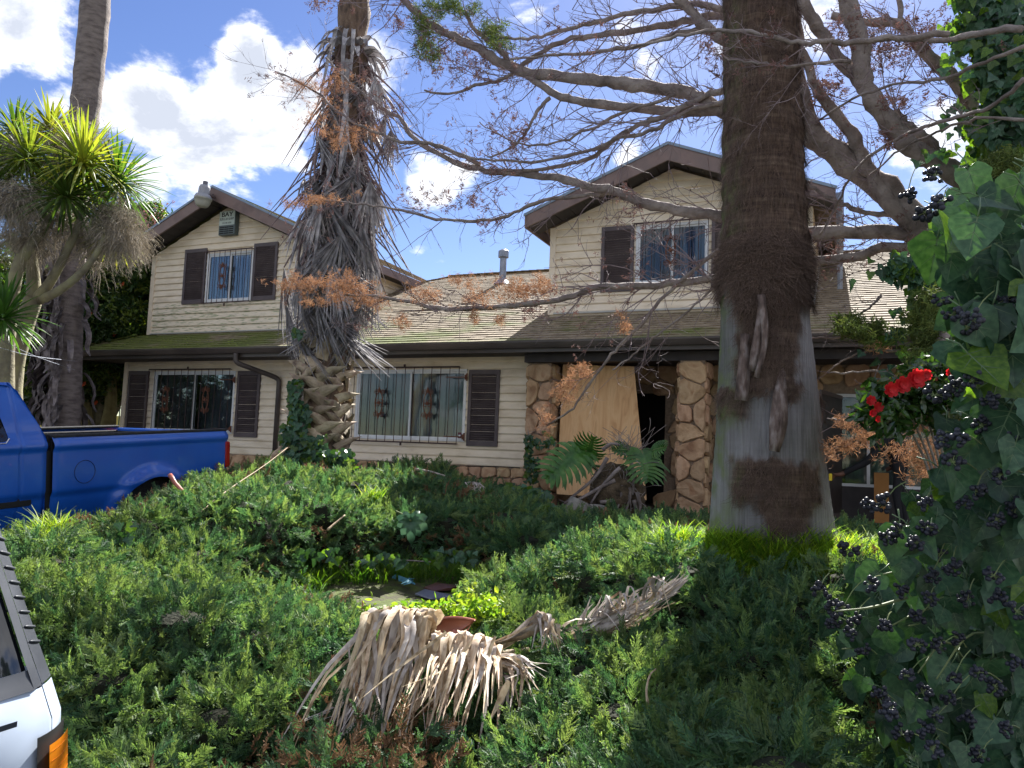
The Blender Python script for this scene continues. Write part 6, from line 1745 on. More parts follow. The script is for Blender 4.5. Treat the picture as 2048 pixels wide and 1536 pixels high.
def inpoly(poly, px_, py_):
    c = False
    for i in range(len(poly)):
        a, b = poly[i], poly[i-1]
        if (a[1] > py_) != (b[1] > py_) and px_ < (b[0]-a[0])*(py_-a[1])/(b[1]-a[1])+a[0]: c = not c
    return c
def pix(p):
    q = np.asarray(p)-CAM; c = q@CF; return 1024+FPX*(q@CR)/c, 768-FPX*(q@CU)/c, c
SHRUBS = [  # name label, centres (world x,y) found from pixels
 ('juniper_shrub', 'low juniper hedge in the left corner foreground, next to the white car', [(300, 1320, 3.5), (120, 1200, 4.), (560, 1330, 3.5), (350, 1480, 2.9), (600, 1230, 4.0)]),
 ('juniper_shrub', 'sunlit juniper heaped against the side of the blue pickup', [(60, 1060, 5.4), (200, 1060, 6.), (330, 1010, 6.9), (450, 960, 7.8)]),
 ('juniper_shrub', 'dark juniper bank between the mossy path and the house wall', [(640, 1000, 8.5), (800, 1010, 8.5), (1000, 1010, 8.5), (700, 930, 10.5), (900, 950, 11.), (540, 1080, 7.0), (900, 1080, 7.4)]),
 ('juniper_shrub', 'feathery juniper mound spreading left of the big trunk, lit from behind', [(1100, 1120, 5.), (1250, 1080, 5.2), (1150, 1200, 4.5), (1350, 1120, 5.)]),
 ('juniper_shrub', 'shaded juniper hedge sloping down in front of the big trunk', [(1450, 1300, 3.8), (1650, 1250, 4.), (1300, 1450, 2.8), (1100, 1420, 3.0), (1600, 1450, 2.7), (1550, 1180, 4.5), (900, 1480, 2.8)]),
]
cen = [(i, *dep(*c)[:2]) for i, s_ in enumerate(SHRUBS) for c in s_[2]]
buckets = [([], [], [], []) for _ in SHRUBS]
r = random.Random(99)
SIL = {0: [(-200, 1120), (130, 1118), (200, 1150), (380, 1165), (430, 1208), (480, 1190), (560, 1200), (720, 1212), (745, 1250), (800, 1290), (1000, 1310)],
       1: [(-200, 1085), (0, 1085), (60, 1055), (130, 1045), (200, 1042), (260, 1022), (330, 996), (380, 970), (430, 948), (480, 925), (560, 918), (620, 930)],
       3: [(940, 1250), (975, 1215), (1000, 1135), (1050, 1092), (1150, 1066), (1300, 1048), (1390, 1066), (1430, 1100)],
       4: [(700, 1400), (900, 1420), (1000, 1335), (1080, 1310), (1200, 1262), (1300, 1215), (1370, 1140), (1420, 1105), (1660, 1110), (1700, 1090), (1800, 1120), (2000, 1150)]}
SIL[2] = [(330, 996), (430, 948), (480, 925), (560, 918), (640, 945), (700, 948), (760, 944), (815, 930), (850, 912), (880, 955), (930, 965), (1000, 980), (1050, 1000), (1100, 1030)]
pads = []; tries = 0; cellg = {}
def okxy(x, y):
    if (x+.47)**2+(y+6.99)**2 < .70**2 or (abs(x+.47) < .6 and -7.75 < y < -7.0): return False
    if x < -6.72 or (x < -5.0 and y < -10.35): return False
    if y > -.6 or (x > -4.9 and y > -2.2+.15*x): return False
    return not inpoly(path_poly, x, y)
for _ in range(60000):
    x = r.uniform(-6.75, 1.7); y = -11.4+10.7*(r.random()**1.3)
    if not okxy(x, y): continue
    dcam = math.hypot(x, y+12.85); R0 = (.15+.019*dcam)*r.uniform(.8, 1.3); sp = R0*1.12
    gk = (int(x/.4+100), int(y/.4+100))
    if any(math.hypot(q[0]-x, q[1]-y) < sp for a_ in (-1, 0, 1) for b_ in (-1, 0, 1) for q in cellg.get((gk[0]+a_, gk[1]+b_), ())): continue
    z = float(canopy_f([x], [y])[0]); gzz = float(gz(x, y)); fall = max(0., (-10.35-y)/.9); z -= .55*fall**1.5
    z = max(z, gzz+.16)+shrub_noise(x, y)*.8+r.gauss(0, .06)+.03
    px_, py_, c = pix((x, y, z))
    if px_ < -160 or px_ > 2150 or py_ > 1720: continue
    k = min(cen, key=lambda q: (q[1]-x)**2+(q[2]-y)**2)[0]
    if k == 2 and x > -3.6 and y > -2.6: continue
    sl = SIL[k]; S_y = float(np.interp(px_, [q[0] for q in sl], [q[1] for q in sl]))+.075*FPX/c+r.uniform(-10, 10)
    if py_ < S_y:
        z -= (S_y-py_)/FPX*c
        if z < gzz-.02: continue
    cellg.setdefault(gk, []).append((x, y)); pads.append((x, y, z, R0, gzz, k, c))
cores = [MB() for _ in SHRUBS]
lx, ly = -.35, -.15
for (x, y, z, R0, gzz, k, c) in pads:
    B_ = buckets[k]; rz = R0*r.uniform(.7, 1.0)
    layers = [(x, y, z-rz, R0, 1.)]
    open_ = not okxy(x, y-R0*1.1) or not okxy(x-.25, y-R0) or not okxy(x+.25, y-R0) or y < -10.6
    zz = z-rz*1.5
    while open_ and zz > gzz+.02 and len(layers) < 5:
        layers.append((x+r.gauss(0, .03), y-.02, zz-rz*.5, R0*1.02, .6)); zz -= rz*.9
    dry = pnoise(Vector((x*1.3+4, y*1.3, 7.))); pn = pnoise(Vector((x*.9, y*.9, 3.)))+r.uniform(-.25, .25)
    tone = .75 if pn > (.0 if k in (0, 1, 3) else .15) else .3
    L0 = (.105+.0095*c)
    for li, (cx0, cy0, cz0, RR, fr) in enumerate(layers):
        n_s = int(min(330, 2*PI*RR*RR*1.25/(L0*L0*.105))*fr)
        for q in range(n_s):
            az = r.uniform(0, 2*PI); sn = r.uniform(-.25, 1.) if li == 0 else r.uniform(-.5, .5)
            cs = math.sqrt(max(0, 1-sn*sn)); nrm_ = np.array((math.cos(az)*cs, math.sin(az)*cs, sn))
            if nrm_[1] > .45 and sn < .5: continue
            wob = 1+.22*pnoise(Vector((x*3+nrm_[0]*2.2, y*3+nrm_[1]*2.2, nrm_[2]*2.2)))
            sh_k = .80+.20*r.random()
            p = (cx0+nrm_[0]*RR*wob*sh_k, cy0+nrm_[1]*RR*wob*sh_k, cz0+nrm_[2]*rz*wob*sh_k)
            if p[2] < gzz+.01: continue
            d = nrm_*.7+np.array((math.cos(az)*.55, math.sin(az)*.55, .12))+np.array((r.gauss(0, .33), r.gauss(0, .33), r.gauss(0, .25)))
            d /= np.linalg.norm(d)
            B_[0].append(p); B_[1].append(d); B_[2].append(L0*r.uniform(.7, 1.25))
            u = r.random()
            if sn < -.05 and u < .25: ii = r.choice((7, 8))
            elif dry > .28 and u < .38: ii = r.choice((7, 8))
            elif u < (tone if sn > .35 else .12): ii = r.choice((4, 5, 6))  # pad tops take paler new-growth sprays, sunlit brightness put into leaf colour
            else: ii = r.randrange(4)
            B_[3].append(ii)
        # dark solid core added inside the pad to block light between sprays
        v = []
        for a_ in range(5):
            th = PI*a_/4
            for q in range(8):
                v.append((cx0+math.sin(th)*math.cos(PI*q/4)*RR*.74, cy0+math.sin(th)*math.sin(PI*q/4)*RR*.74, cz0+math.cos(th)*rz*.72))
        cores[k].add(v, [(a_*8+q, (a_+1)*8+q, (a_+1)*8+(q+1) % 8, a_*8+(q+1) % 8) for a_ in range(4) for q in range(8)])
print('juniper pads', len(pads), [len(b_[0]) for b_ in buckets])
M_darkcore = mat('juniper_dark_core', [(.010, .014, .006), (.028, .028, .014)], scale=14, rough=1, world=True, bump=1, bscale=60)  # near-black colour stands in for the shade deep in the foliage
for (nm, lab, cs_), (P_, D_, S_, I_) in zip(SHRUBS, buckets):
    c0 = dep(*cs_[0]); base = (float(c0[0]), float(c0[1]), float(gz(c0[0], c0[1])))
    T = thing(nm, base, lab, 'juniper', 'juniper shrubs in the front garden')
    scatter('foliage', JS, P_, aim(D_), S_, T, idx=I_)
    cores[SHRUBS.index((nm, lab, cs_))].build('dark_core', M_darkcore, T, kind='stuff')
    # woody stems under the foliage
    for q in range(60):
        i = r.randrange(len(P_)); p = np.array(P_[i]); b = np.array((p[0]+r.uniform(-.35, .35), p[1]+r.uniform(-.2, .35), float(gz(p[0], p[1]))-.02)); mid = (p+b)/2+np.array((r.uniform(-.08, .08), r.uniform(-.08, .08), -.05))
        MB().tube(spl([b, mid, p+np.array((0, 0, -.03))], 7), list(np.linspace(.016, .005, 7)), 5, jit=.1).build('stem', M_jstem, T)

# ------------------------------------------------------------------ grass
M_grass = mat('grass_blade', [(.045, .11, .012), (.08, .18, .02), (.13, .24, .03)], scale=6, rough=.55, rand=.3, hrand=.02, trans=.45, tcol=(1.5, 1.5, .5), spec=.4)
M_grassy = mat('grass_bright', [(.12, .23, .02), (.22, .34, .035), (.34, .42, .06)], scale=6, rough=.5, rand=.4, hrand=.03, trans=.5, tcol=(1.25, 1.3, .6))
def tuftm(seed, n, m, lean=.5):
    rq = random.Random(seed); mb = MB()
    for i in range(n):
        az = rq.uniform(0, 6.28); p = np.array((rq.gauss(0, .10), rq.gauss(0, .10), 0)); d = np.array((math.cos(az)*lean*rq.random(), math.sin(az)*lean*rq.random(), 1.)); L = rq.uniform(.5, 1.1); P = [p]
        for k in range(4): d = d+np.array((math.cos(az)*.22, math.sin(az)*.22, -.10)); d /= np.linalg.norm(d); P.append(P[-1]+d*L/4)
        mb.ribbon(P, [.030, .036, .032, .022, .004], (-math.sin(az), math.cos(az), 0), fold=.15)
    return mb.mesh('grass_tuft', m)
GT = [tuftm(k, 12, M_grass) for k in range(4)]+[tuftm(k+5, 12, M_grassy) for k in range(3)]
gp = [[], [], [], []]
def gadd(x, y, z, s_, i): gp[0].append((x, y, z)); gp[1].append((r.uniform(-.2, .2), r.uniform(-.2, .2), r.uniform(0, 6.3))); gp[2].append(s_); gp[3].append(i)
for (x0, x1, y0, y1, zz, n, s0, s1, br) in [(390, 930, 1120, 1200, .30, 800, .16, .30, .05), (400, 700, 1090, 1150, .35, 260, .2, .34, .05), (980, 1060, 1110, 1160, .32, 110, .15, .25, .1)]:
    for _ in range(n):
        px_, py_ = r.uniform(x0, x1), r.uniform(y0, y1)
        if px_ > 650 and py_ > 1175: continue
        if px_ < 650 and py_ > 1195: continue
        q = onz(px_, py_, zz); gadd(q[0], q[1], float(gz(q[0], q[1])), r.uniform(s0, s1), r.randrange(4) if r.random() > br else 4+r.randrange(3))
for _ in range(1500):      # ring round the foot of the big trunk and right of it
    px_ = r.uniform(1310, 1800); py_ = r.uniform(1062, 1135) if px_ < 1650 else r.uniform(1085, 1180)
    if px_ < 1410 and py_ > 1095: continue
    t_ = 5.15-.004*(py_-1085)+r.uniform(-.1, .1)
    if px_ < 1420 or px_ > 1660: t_ = 5.3-.006*(py_-1085)
    p = dep(px_, py_, t_)
    gadd(p[0], p[1], max(float(gz(p[0], p[1]))-.02, float(p[2])-.10), r.uniform(.14, .27), 4+r.randrange(3) if (px_ < 1425 or px_ > 1640) or r.random() < .6 else r.randrange(4))
for (x, y, t, n) in [(740, 985, 8.3, 16), (75, 1050, 5.5, 9), (105, 1040, 5.6, 7), (960, 1150, 7, 20), (720, 1075, 7.6, 14)]:
    for _ in range(n):
        p = dep(x+r.gauss(0, 14), y+r.gauss(0, 4), t); gadd(p[0], p[1], p[2]-.10, r.uniform(.16, .28), 4+r.randrange(3))
grass = scatter('grass', GT, gp[0], gp[1], gp[2], None, idx=gp[3])
setp(grass, 'long green grass along the mossy path and round the foot of the big trunk', 'grass', None, 'stuff')
# bright weed by the path edge
wd = [leaf_cluster(k+30, 20, .05, .03, M_grassy, 1.4, 'weed_leaves') for k in range(3)]
pts = [dep(x, y, 4.35+r.gauss(0, .12)) for x, y in [(r.gauss(880, 55), 1215+abs(r.gauss(0, 20))) for _ in range(150)]+[(r.gauss(960, 22), 1235+r.gauss(0, 18)) for _ in range(90)]]
wt_ = thing('weed_clump', tuple(float(q) for q in dep(930, 1262, 4.3)), 'bright yellow green weeds growing beside the red brown palm sheath', 'weeds')
scatter('foliage', wd, pts, [(r.uniform(0, 6), r.uniform(0, 1), r.uniform(0, 6)) for _ in pts], [r.uniform(.4, .9) for _ in pts], wt_)
for _ in range(22):
    b = dep(r.gauss(900, 45), 1275, 4.35); e = dep(r.gauss(900, 60), r.uniform(1195, 1240), 4.35); MB().tube(spl([b, (b+e)/2+np.array((.02, 0, 0)), e], 5), .003, 4).build('stem', M_grassy, wt_)
# ------------------------------------------------------------------ fallen palm fans in the hedge
M_straw = mat('dry_palm_leaf', [(.24, .155, .085), (.46, .34, .215), (.60, .48, .33), (.36, .245, .145)], scale=3.5, rough=.62, rand=.25, hrand=.012, world=True, stretch=(7, 7, 1.5), trans=.22, spec=.3)
M_strawg = mat('dry_palm_leaf_grey', [(.24, .19, .155), (.46, .40, .345), (.62, .56, .51)], scale=3.5, rough=.6, rand=.2, world=True, stretch=(7, 7, 1.5), trans=.2)
r = random.Random(123)
RAISE = ('fallen_palm_fan.001', 'fallen_palm_fan.002')
def strip(par, pts_px, wpx, m, n=11, name='leaflet', twist=.0, fold=.18):
    if len(pts_px) > 3: pts_px = [pts_px[0]]+[(x+r.gauss(0, 5), y+r.gauss(0, 4), t+r.gauss(0, .025)) for x, y, t in pts_px[1:]]
    if par.name in RAISE: pts_px = [(x, y-5, t-.16) for x, y, t in pts_px]
    A = axis(pts_px, n); prof = np.interp(np.linspace(0, 1, n), [0, .25, .5, .75, 1], [.75, 1, .8, .42, .05])
    tm = np.mean([p[2] for p in pts_px])
    W = [wpx/FPX*tm*q for q in prof]
    sd = [CR*math.cos(a)+CF*math.sin(a) for a in np.linspace(r.uniform(-.7, .7), r.uniform(-.9, .9)+twist, n)]
    o = MB().ribbon(A, W, sd, fold=fold*r.choice((-1, 1, 1))).build(name, m, par, True)
    return o
ff = thing('fallen_palm_fan', tuple(float(q) for q in dep(870, 1290, 3.5)), 'large fallen straw coloured palm fan draped over the front hedge with its strips hanging down', 'palm frond', 'fallen palm fans')
# left hand bundle: strips fold over high on the left and stream down left
for i in range(44):
    u = i/43+r.uniform(-.02, .02)
    ax_ = 738+118*u+r.uniform(-6, 6); ay = 1222-6*math.sin(u*3)+r.uniform(0, 22)*(1 if r.random() < .5 else .3)
    hx, hy = 850+r.uniform(-10, 15), 1335+r.uniform(-20, 10)
    ex = 600+250*u+r.gauss(0, 28); ey = 1495+50*r.random()-20*(1-u)
    if u > .8: ex = 775+r.gauss(0, 35)
    t_ = 3.45-.10*r.random()
    strip(ff, [(hx-30+20*u, hy-55, t_+.22), (ax_+16, ay+18, t_+.16), (ax_-2, ay, t_+.06), (ax_-18*(1-u)-6, ay+50, t_-.03), ((ax_+ex)/2-10*(1-u), (ay+ey)/2-10, t_-.16), (ex, ey, t_-.42)], r.uniform(9, 24), r.choice((M_straw, M_straw, M_strawg)), 14)
for i in range(26):    # finer strips streaming to the far left
    u = r.random(); sx_, sy_ = 700+70*r.random(), 1330+90*r.random(); ex = 590+130*u+r.gauss(0, 12); ey = 1440+90*r.random()
    strip(ff, [(sx_+70, sy_-60, 3.36), (sx_, sy_, 3.30), ((sx_+ex)/2-8, (sy_+ey)/2, 3.15), (ex, ey, 3.0)], r.uniform(7, 14), r.choice((M_straw, M_strawg, M_strawg)), 9)
# middle: a curtain hanging straight
for i in range(44):
    u = i/43; ax_ = 838+155*u+r.uniform(-5, 5); ay = 1284-16*math.sin(u*3.1)+r.uniform(-8, 10)
    ex = ax_-18+r.gauss(0, 16)-30*(1-u); ey = 1395+r.uniform(0, 90)+(45 if r.random() < .3 else 0)-40*u*r.random()
    t_ = 3.42-.12*r.random()
    strip(ff, [(ax_+4, ay+22, t_+.20), (ax_, ay, t_+.08), (ax_-3, ay+26, t_-.01), ((ax_+ex)/2+3, (ay+ey)/2, t_-.16), (ex, ey, t_-.36)], r.uniform(9, 21), r.choice((M_straw, M_straw, M_straw, M_strawg)), 13)
for pts_, w_, m_ in [([(700, 1365, 3.3), (735, 1325, 3.3), (775, 1322, 3.32), (800, 1345, 3.32)], 22, M_straw), ([(930, 1290, 3.5), (968, 1280, 3.42), (990, 1310, 3.36), (992, 1380, 3.3), (988, 1460, 3.1)], 24, M_straw),
                     ([(880, 1420, 3.2), (905, 1470, 3.0), (925, 1530, 2.85)], 24, M_strawg), ([(1018, 1362, 3.25), (1000, 1400, 3.2), (975, 1450, 3.1)], 16, M_straw), ([(860, 1380, 3.2), (812, 1440, 3.1), (790, 1500, 2.95)], 20, M_straw),
                     ([(905, 1272, 3.5), (897, 1330, 3.3), (884, 1390, 3.2), (868, 1450, 3.1)], 26, M_straw), ([(760, 1300, 3.36), (748, 1360, 3.2), (720, 1430, 3.1), (655, 1500, 2.95)], 18, M_strawg)]:
    strip(ff, pts_, w_, m_)
# right-hand spray
for i in range(26):
    u = i/25; ex = 1000+95*u+r.gauss(0, 10); ey = 1440-110*u+r.gauss(0, 22); mx_, my_ = 1010+45*u, 1322+28*(1-u)
    strip(ff, [(960+10*r.random(), 1312+12*r.random(), 3.5), (mx_-18, my_-12, 3.42), (mx_+8, my_+4, 3.36), (ex, ey, 3.2)], r.uniform(8, 16), r.choice((M_straw, M_strawg)), 9)
MB().tube(axis([(860, 1300, 3.62), (960, 1310, 3.66), (1060, 1300, 3.9), (1180, 1280, 4.2)], 10), [.03, .028, .024, .02, .018, .016, .015, .014, .012, .01], 7).build('leaf_stalk', M_straw, ff, True)
for i in range(18):   # thin torn shreds crossing the bundle
    x0 = r.uniform(690, 1010); y0 = 1255+r.random()*70; ex = x0-60+r.gauss(0, 60); ey = y0+r.uniform(90, 230)
    strip(ff, [(x0, y0, 3.34), ((x0+ex)/2+r.gauss(0, 16), (y0+ey)/2+r.gauss(0, 10), 3.2), (ex, min(1545, ey), 3.0)], r.uniform(4, 10), r.choice((M_straw, M_strawg, M_straw)), 9)
# second fan behind
f2 = thing('fallen_palm_fan', tuple(float(q) for q in dep(1060, 1290, 3.9)), 'smaller folded palm fan peaked just behind the large fallen fan, right of the red sheath', 'palm frond', 'fallen palm fans')
for i in range(26):
    u = i/25; ax_ = 1078+22*u+r.uniform(-5, 5); ay = 1228+10*u+r.uniform(0, 12); ex = 1080+40*u+r.gauss(0, 10); ey = 1296+r.uniform(-25, 15)
    strip(f2, [(985+20*r.random(), 1292+14*r.random()-10*u, 3.9), ((985+ax_)/2+15, (1290+ay)/2+8*r.random(), 3.88), (ax_-2, ay, 3.85), (ax_+8, ay+18, 3.80), (ex, ey, 3.72)], r.uniform(9, 17), r.choice((M_straw, M_strawg, M_straw)), 11)
# third fan running up to the right
f3 = thing('fallen_palm_fan', tuple(float(q) for q in dep(1240, 1260, 4.1)), 'long tattered grey brown palm fan lying up the hedge towards the big trunk', 'palm frond', 'fallen palm fans')
for i in range(46):
    u = r.random(); sx_, sy_ = 1115+50*u+r.gauss(0, 8), 1290+r.uniform(-14, 10); ex, ey = 1250+120*r.random(), 1270-125*r.random()
    ey = 1285-(ex-1180)*.62+r.gauss(0, 16)
    strip(f3, [(sx_, sy_, 4.0), (sx_+40+15*u, sy_-28, 3.98+.06*r.random()), ((sx_+ex)/2+18, (sy_+ey)/2-4+r.gauss(0, 6), 4.03), (ex, ey, 4.14)], r.uniform(7, 13), r.choice((M_straw, M_strawg, M_strawg)), 9)
for i in range(20):
    x0 = 1190+130*r.random(); y0 = 1290-(x0-1120)*.45+r.uniform(-12, 8); ax_ = x0+r.uniform(-14, 34); ay = y0-r.uniform(22, 62)
    strip(f3, [(x0, y0, 4.06), ((x0+ax_)/2-6, (y0+ay)/2, 4.04), (ax_, ay, 4.02), (ax_+r.uniform(4, 16), ay+10, 3.98), (ax_+r.uniform(-12, 36), ay+r.uniform(20, 62), 3.92)], r.uniform(6, 10), r.choice((M_straw, M_strawg)), 12)
for i in range(14):
    x0 = 1165+50*r.random(); strip(f3, [(x0-10, 1262, 4.02), (x0, 1235, 4.03), (x0+18+r.uniform(-6, 8), 1205+r.uniform(-10, 14), 4.05)], r.uniform(7, 11), M_strawg, 6)
for i in range(18):
    x0 = 1330+30*r.random(); strip(f3, [(x0-30, 1195+10*r.random(), 4.12), (x0, 1172+8*r.random(), 4.13), (x0+22, 1148+14*r.random(), 4.16)], r.uniform(4, 8), M_strawg, 6)
# red brown leaf sheath and the dark sheaths on the path
def boat(pts_px, wpx, m, name_obj, depthf=.5, n=12, par=None, flip=1):
    A = axis(pts_px, n); tm = np.mean([p[2] for p in pts_px]); v = []; W = wpx/FPX*tm
    for i, a in enumerate(A):
        w = W*(math.sin(PI*min(1, max(.01, (i+.3)/(n-.4))))**1.0)
        for k in range(7):
            th = PI*(k/6-.5)*.92
            v.append(a+CU*w*math.sin(th)*.5-CF*w*depthf*math.cos(th)*flip)
    return MB().add(v, [(i*7+k, i*7+k+1, (i+1)*7+k+1, (i+1)*7+k) for i in range(n-1) for k in range(6)]).build(name_obj, m, par, True)
M_sheath = mat('red_brown_sheath', [(.20, .045, .025), (.34, .10, .06), (.42, .16, .10)], scale=4, rough=.38, world=True, stretch=(1, 1, 3), spec=.6)
rs = thing('palm_sheath', tuple(float(q) for q in dep(895, 1275, 3.9)), 'glossy red brown curled palm sheath lying behind the large fallen fan', 'palm sheath')
o = boat([(832, 1282, 3.95), (865, 1266, 3.93), (905, 1254, 3.9), (952, 1240, 3.86)], 50, M_sheath, 'shell', .22, n=16, par=rs, flip=-1)
o.modifiers.new('s', 'SOLIDIFY').thickness = .012
strip(rs, [(905, 1262, 3.85), (925, 1270, 3.84), (942, 1250, 3.86)], 12, M_sheath, 6, 'torn_edge')
def plate(pxs, z, m, nm, lab):
    P = [onz(x, y, z) for x, y in pxs]; c = sum(P)/len(P); T = thing(nm, tuple(float(q) for q in c), lab, 'palm sheath')
    n = len(P); v = [tuple(p+np.array((0, 0, .015*math.sin(i*2.)))) for i, p in enumerate(P)]+[tuple(c+np.array((0, 0, .02)))]+[tuple(p-np.array((0, 0, .012))) for p in P]
    f = [(i, (i+1) % n, n) for i in range(n)]+[(n+1+i, n+1+(i+1) % n, (i+1) % n, i) for i in range(n)]
    MB().add(v, f).build('shell', m, T)
plate([(830, 1187), (850, 1181), (885, 1183), (915, 1190), (900, 1197), (860, 1196)], .33, flat('slate_sheath', (.13, .14, .19), rough=.4), 'palm_sheath', 'flat slate grey piece of palm sheath lying on the mossy path')
plate([(848, 1174), (872, 1168), (900, 1166), (925, 1170), (905, 1178), (868, 1180)], .34, flat('dark_red_sheath', (.11, .045, .035), rough=.4), 'palm_sheath', 'dark maroon palm sheath on the path just behind the grey piece')
# scrap of blue litter in the grass
lit = thing('blue_litter', tuple(float(q) for q in onz(812, 1165, .35)), 'crumpled scrap of pale blue plastic in the grass beside the path', 'litter')
m_ = MB()
for k in range(7):
    p = onz(812+r.gauss(0, 9), 1165+r.gauss(0, 4), .38); m_.ribbon([p, p+np.array((r.uniform(-.08, .08), 0, .03)), p+np.array((r.uniform(-.12, .12), .05, 0))], [.03, .05, .02], (r.uniform(-1, 1), 1, .3))
m_.build('sheet', flat('blue_plastic', (.06, .19, .26), rough=.75), lit)
# sticks and dry stalks lying on the hedge
def stick(pxs, w, lab, m, nm='dead_stick', sides=6):
    T = thing(nm, tuple(float(q) for q in dep(*pxs[0])), lab, 'stick'); A = axis(pxs, 10)
    MB().tube(A, [w*(1-.06*i) for i in range(10)], sides, jit=.1).build('wood', m, T, True)
stick([(340, 950, 7.3), (352, 968, 7.2), (368, 985, 7.1), (384, 1000, 7.0)], .024, 'red brown broken palm stalk poking up from the juniper in front of the rear wheel', M_sheath)
stick([(388, 1036, 6.6), (430, 1000, 6.9), (470, 970, 7.3), (530, 930, 8.2), (575, 895, 9.5)], .007, 'long pale dry stalk lying up the juniper to the ivy covered palm foot', M_straw)
stick([(655, 1060, 7.0), (672, 1045, 7.1), (690, 1030, 7.2)], .012, 'short pale stick in the dark juniper bank', M_straw)
stick([(1296, 1410, 2.9), (1293, 1380, 2.92), (1300, 1350, 2.95), (1312, 1338, 3.)], .006, 'thin curled pale leaf strip standing in the hedge below the big trunk', M_straw)
stick([(830, 938, 10.8), (860, 943, 10.8), (895, 953, 10.8)], .02, 'pale bare stick on the juniper against the stone house base', M_strawg)
for k in range(14):
    a = r.uniform(-.3, .3)
    strip(cp, [(575+r.uniform(-8, 30), 880+r.uniform(-10, 25), 11.4), (550+r.uniform(-10, 10), 912+r.uniform(-5, 8), 11.0), (505+r.uniform(-15, 15), 945+r.uniform(-12, 8), 10.4)], 5, M_straw, 6, 'hanging_leaf_strip')
# small dry fan caught on the bank
sf = thing('dry_leaf_tuft', tuple(float(q) for q in dep(945, 975, 10)), 'small grey tuft of dry palm strips on the juniper below the stone base', 'palm leaf')
for k in range(14): strip(sf, [(945, 965, 9.9), (940+r.uniform(-10, 25), 968+r.uniform(-4, 6), 9.8), (935+r.uniform(-8, 38), 982+r.uniform(-6, 6), 9.7)], 3.5, M_strawg, 6)

# ------------------------------------------------------------------ ivy
M_ivy = mat('ivy_leaf', [(.021, .056, .030), (.036, .085, .045), (.058, .12, .062)], scale=7, rough=.36, rand=.3, hrand=.02, trans=.10, tcol=(2.0, 2.2, .5), spec=.3)
M_ivyy = mat('ivy_leaf_bright', [(.04, .09, .015), (.07, .14, .02), (.12, .20, .03)], scale=9, rough=.35, rand=.3, trans=.5, tcol=(1.5, 1.5, .4), spec=.5)
M_vein = flat('ivy_vein', (.11, .17, .08), rough=.5)
M_berry = mat('ivy_berry', [(.008, .009, .014), (.016, .018, .028), (.035, .038, .052)], scale=3, rough=.45, rand=.3, spec=.35)
M_istem = mat('ivy_stalk', [(.10, .15, .05), (.17, .20, .08)], scale=8, rough=.6, rand=.2)
def ivy_leaf(seed, lobed, m, veins=True):
    rq = random.Random(seed)
    # outline (half), tip at y=1, stalk at y=0
    if lobed: half = [(0, 0), (.16, -.14), (.34, -.14), (.56, .04), (.62, .22), (.46, .36), (.36, .46), (.30, .64), (.16, .84), (0, 1.05)]
    else: half = [(0, 0), (.14, -.12), (.32, -.14), (.48, -.02), (.56, .16), (.55, .34), (.45, .54), (.30, .74), (.14, .92), (0, 1.08)]
    half = [(x*rq.uniform(.88, 1.12), y+rq.uniform(-.03, .03)) if 0 < i < 9 else (x, y) for i, (x, y) in enumerate(half)]
    cup = rq.uniform(.10, .42); curl = rq.uniform(.05, .35); tw_ = rq.uniform(-.25, .25)
    def z3(x, y): return cup*abs(x)**1.3-curl*y*y*.5+.05*math.sin(7*y+seed)*abs(x)+tw_*x*y
    mb = MB(); v = []; n = len(half)
    for sx_ in (-1, 1):
        v2 = []
        for (x, y) in half:
            ym = y if y > 0 else 0.
            v2 += [(0, ym, z3(0, ym)), (sx_*x*.5, (y*.75+ym*.25), z3(x*.5, y)), (sx_*x, y, z3(x, y))]
        ff_ = []
        for i in range(n-1):
            for k in range(2):
                q = (i*3+k, i*3+k+1, (i+1)*3+k+1, (i+1)*3+k); ff_.append(q if sx_ > 0 else q[::-1])
        mb.add(v2, ff_)
    me_ = mb.mesh('ivy_leaf', m, True)
    if veins:
        me_.materials.append(M_vein)
        vb_ = MB(); vb_.v = list(mb.v); vb_.f = list(mb.f); vb_.n = mb.n; nf = len(vb_.f)
        vb_.ribbon([(0, 0, z3(0, 0)+.006), (0, .5, z3(0, .5)+.006), (0, .95, z3(0, .95)+.006)], [.028, .02, .004], (1, 0, 0))
        for sx_ in (-1, 1):
            for (ex, ey, y0) in ((.42, .1, 0.02), (.40, .38, .12), (.24, .66, .38)):
                P = [(sx_*ex*t, y0+(ey-y0)*t, z3(ex*t, y0+(ey-y0)*t)+.007) for t in (0, .5, 1)]; vb_.ribbon(P, [.018, .012, .003], (0, 1, 0))
        P = [(0, 0, z3(0, 0)), (0, -.25, .05), (.05, -.55, -.05)]; vb_.tube(P, [.018, .02, .022], 4)
        me_ = bpy.data.meshes.new('ivy_leaf'); me_.from_pydata(vb_.v, [], vb_.f); me_.materials.append(m); me_.materials.append(M_vein)
        me_.polygons.foreach_set('material_index', [0]*nf+[1]*(len(vb_.f)-nf)); me_.shade_smooth()
    return me_
IV = [ivy_leaf(k, k == 3, M_ivy) for k in range(7)]; IVY = [ivy_leaf(k+20, k % 2 == 0, M_ivyy) for k in range(3)]
IVs = [ivy_leaf(k+40, True, M_ivy, False) for k in range(4)]+[ivy_leaf(k+50, True, M_ivyy, False) for k in range(3)]
def leaf_mat4(p, nrm_, down, s_):
    z = Vector(nrm_).normalized(); y = Vector(down); y = (y-z*y.dot(z)).normalized(); x = y.cross(z)
    return Matrix.Translation(tuple(p)) @ Matrix(((x[0], y[0], z[0], 0), (x[1], y[1], z[1], 0), (x[2], y[2], z[2], 0), (0, 0, 0, 1))) @ Matrix.Scale(s_, 4)
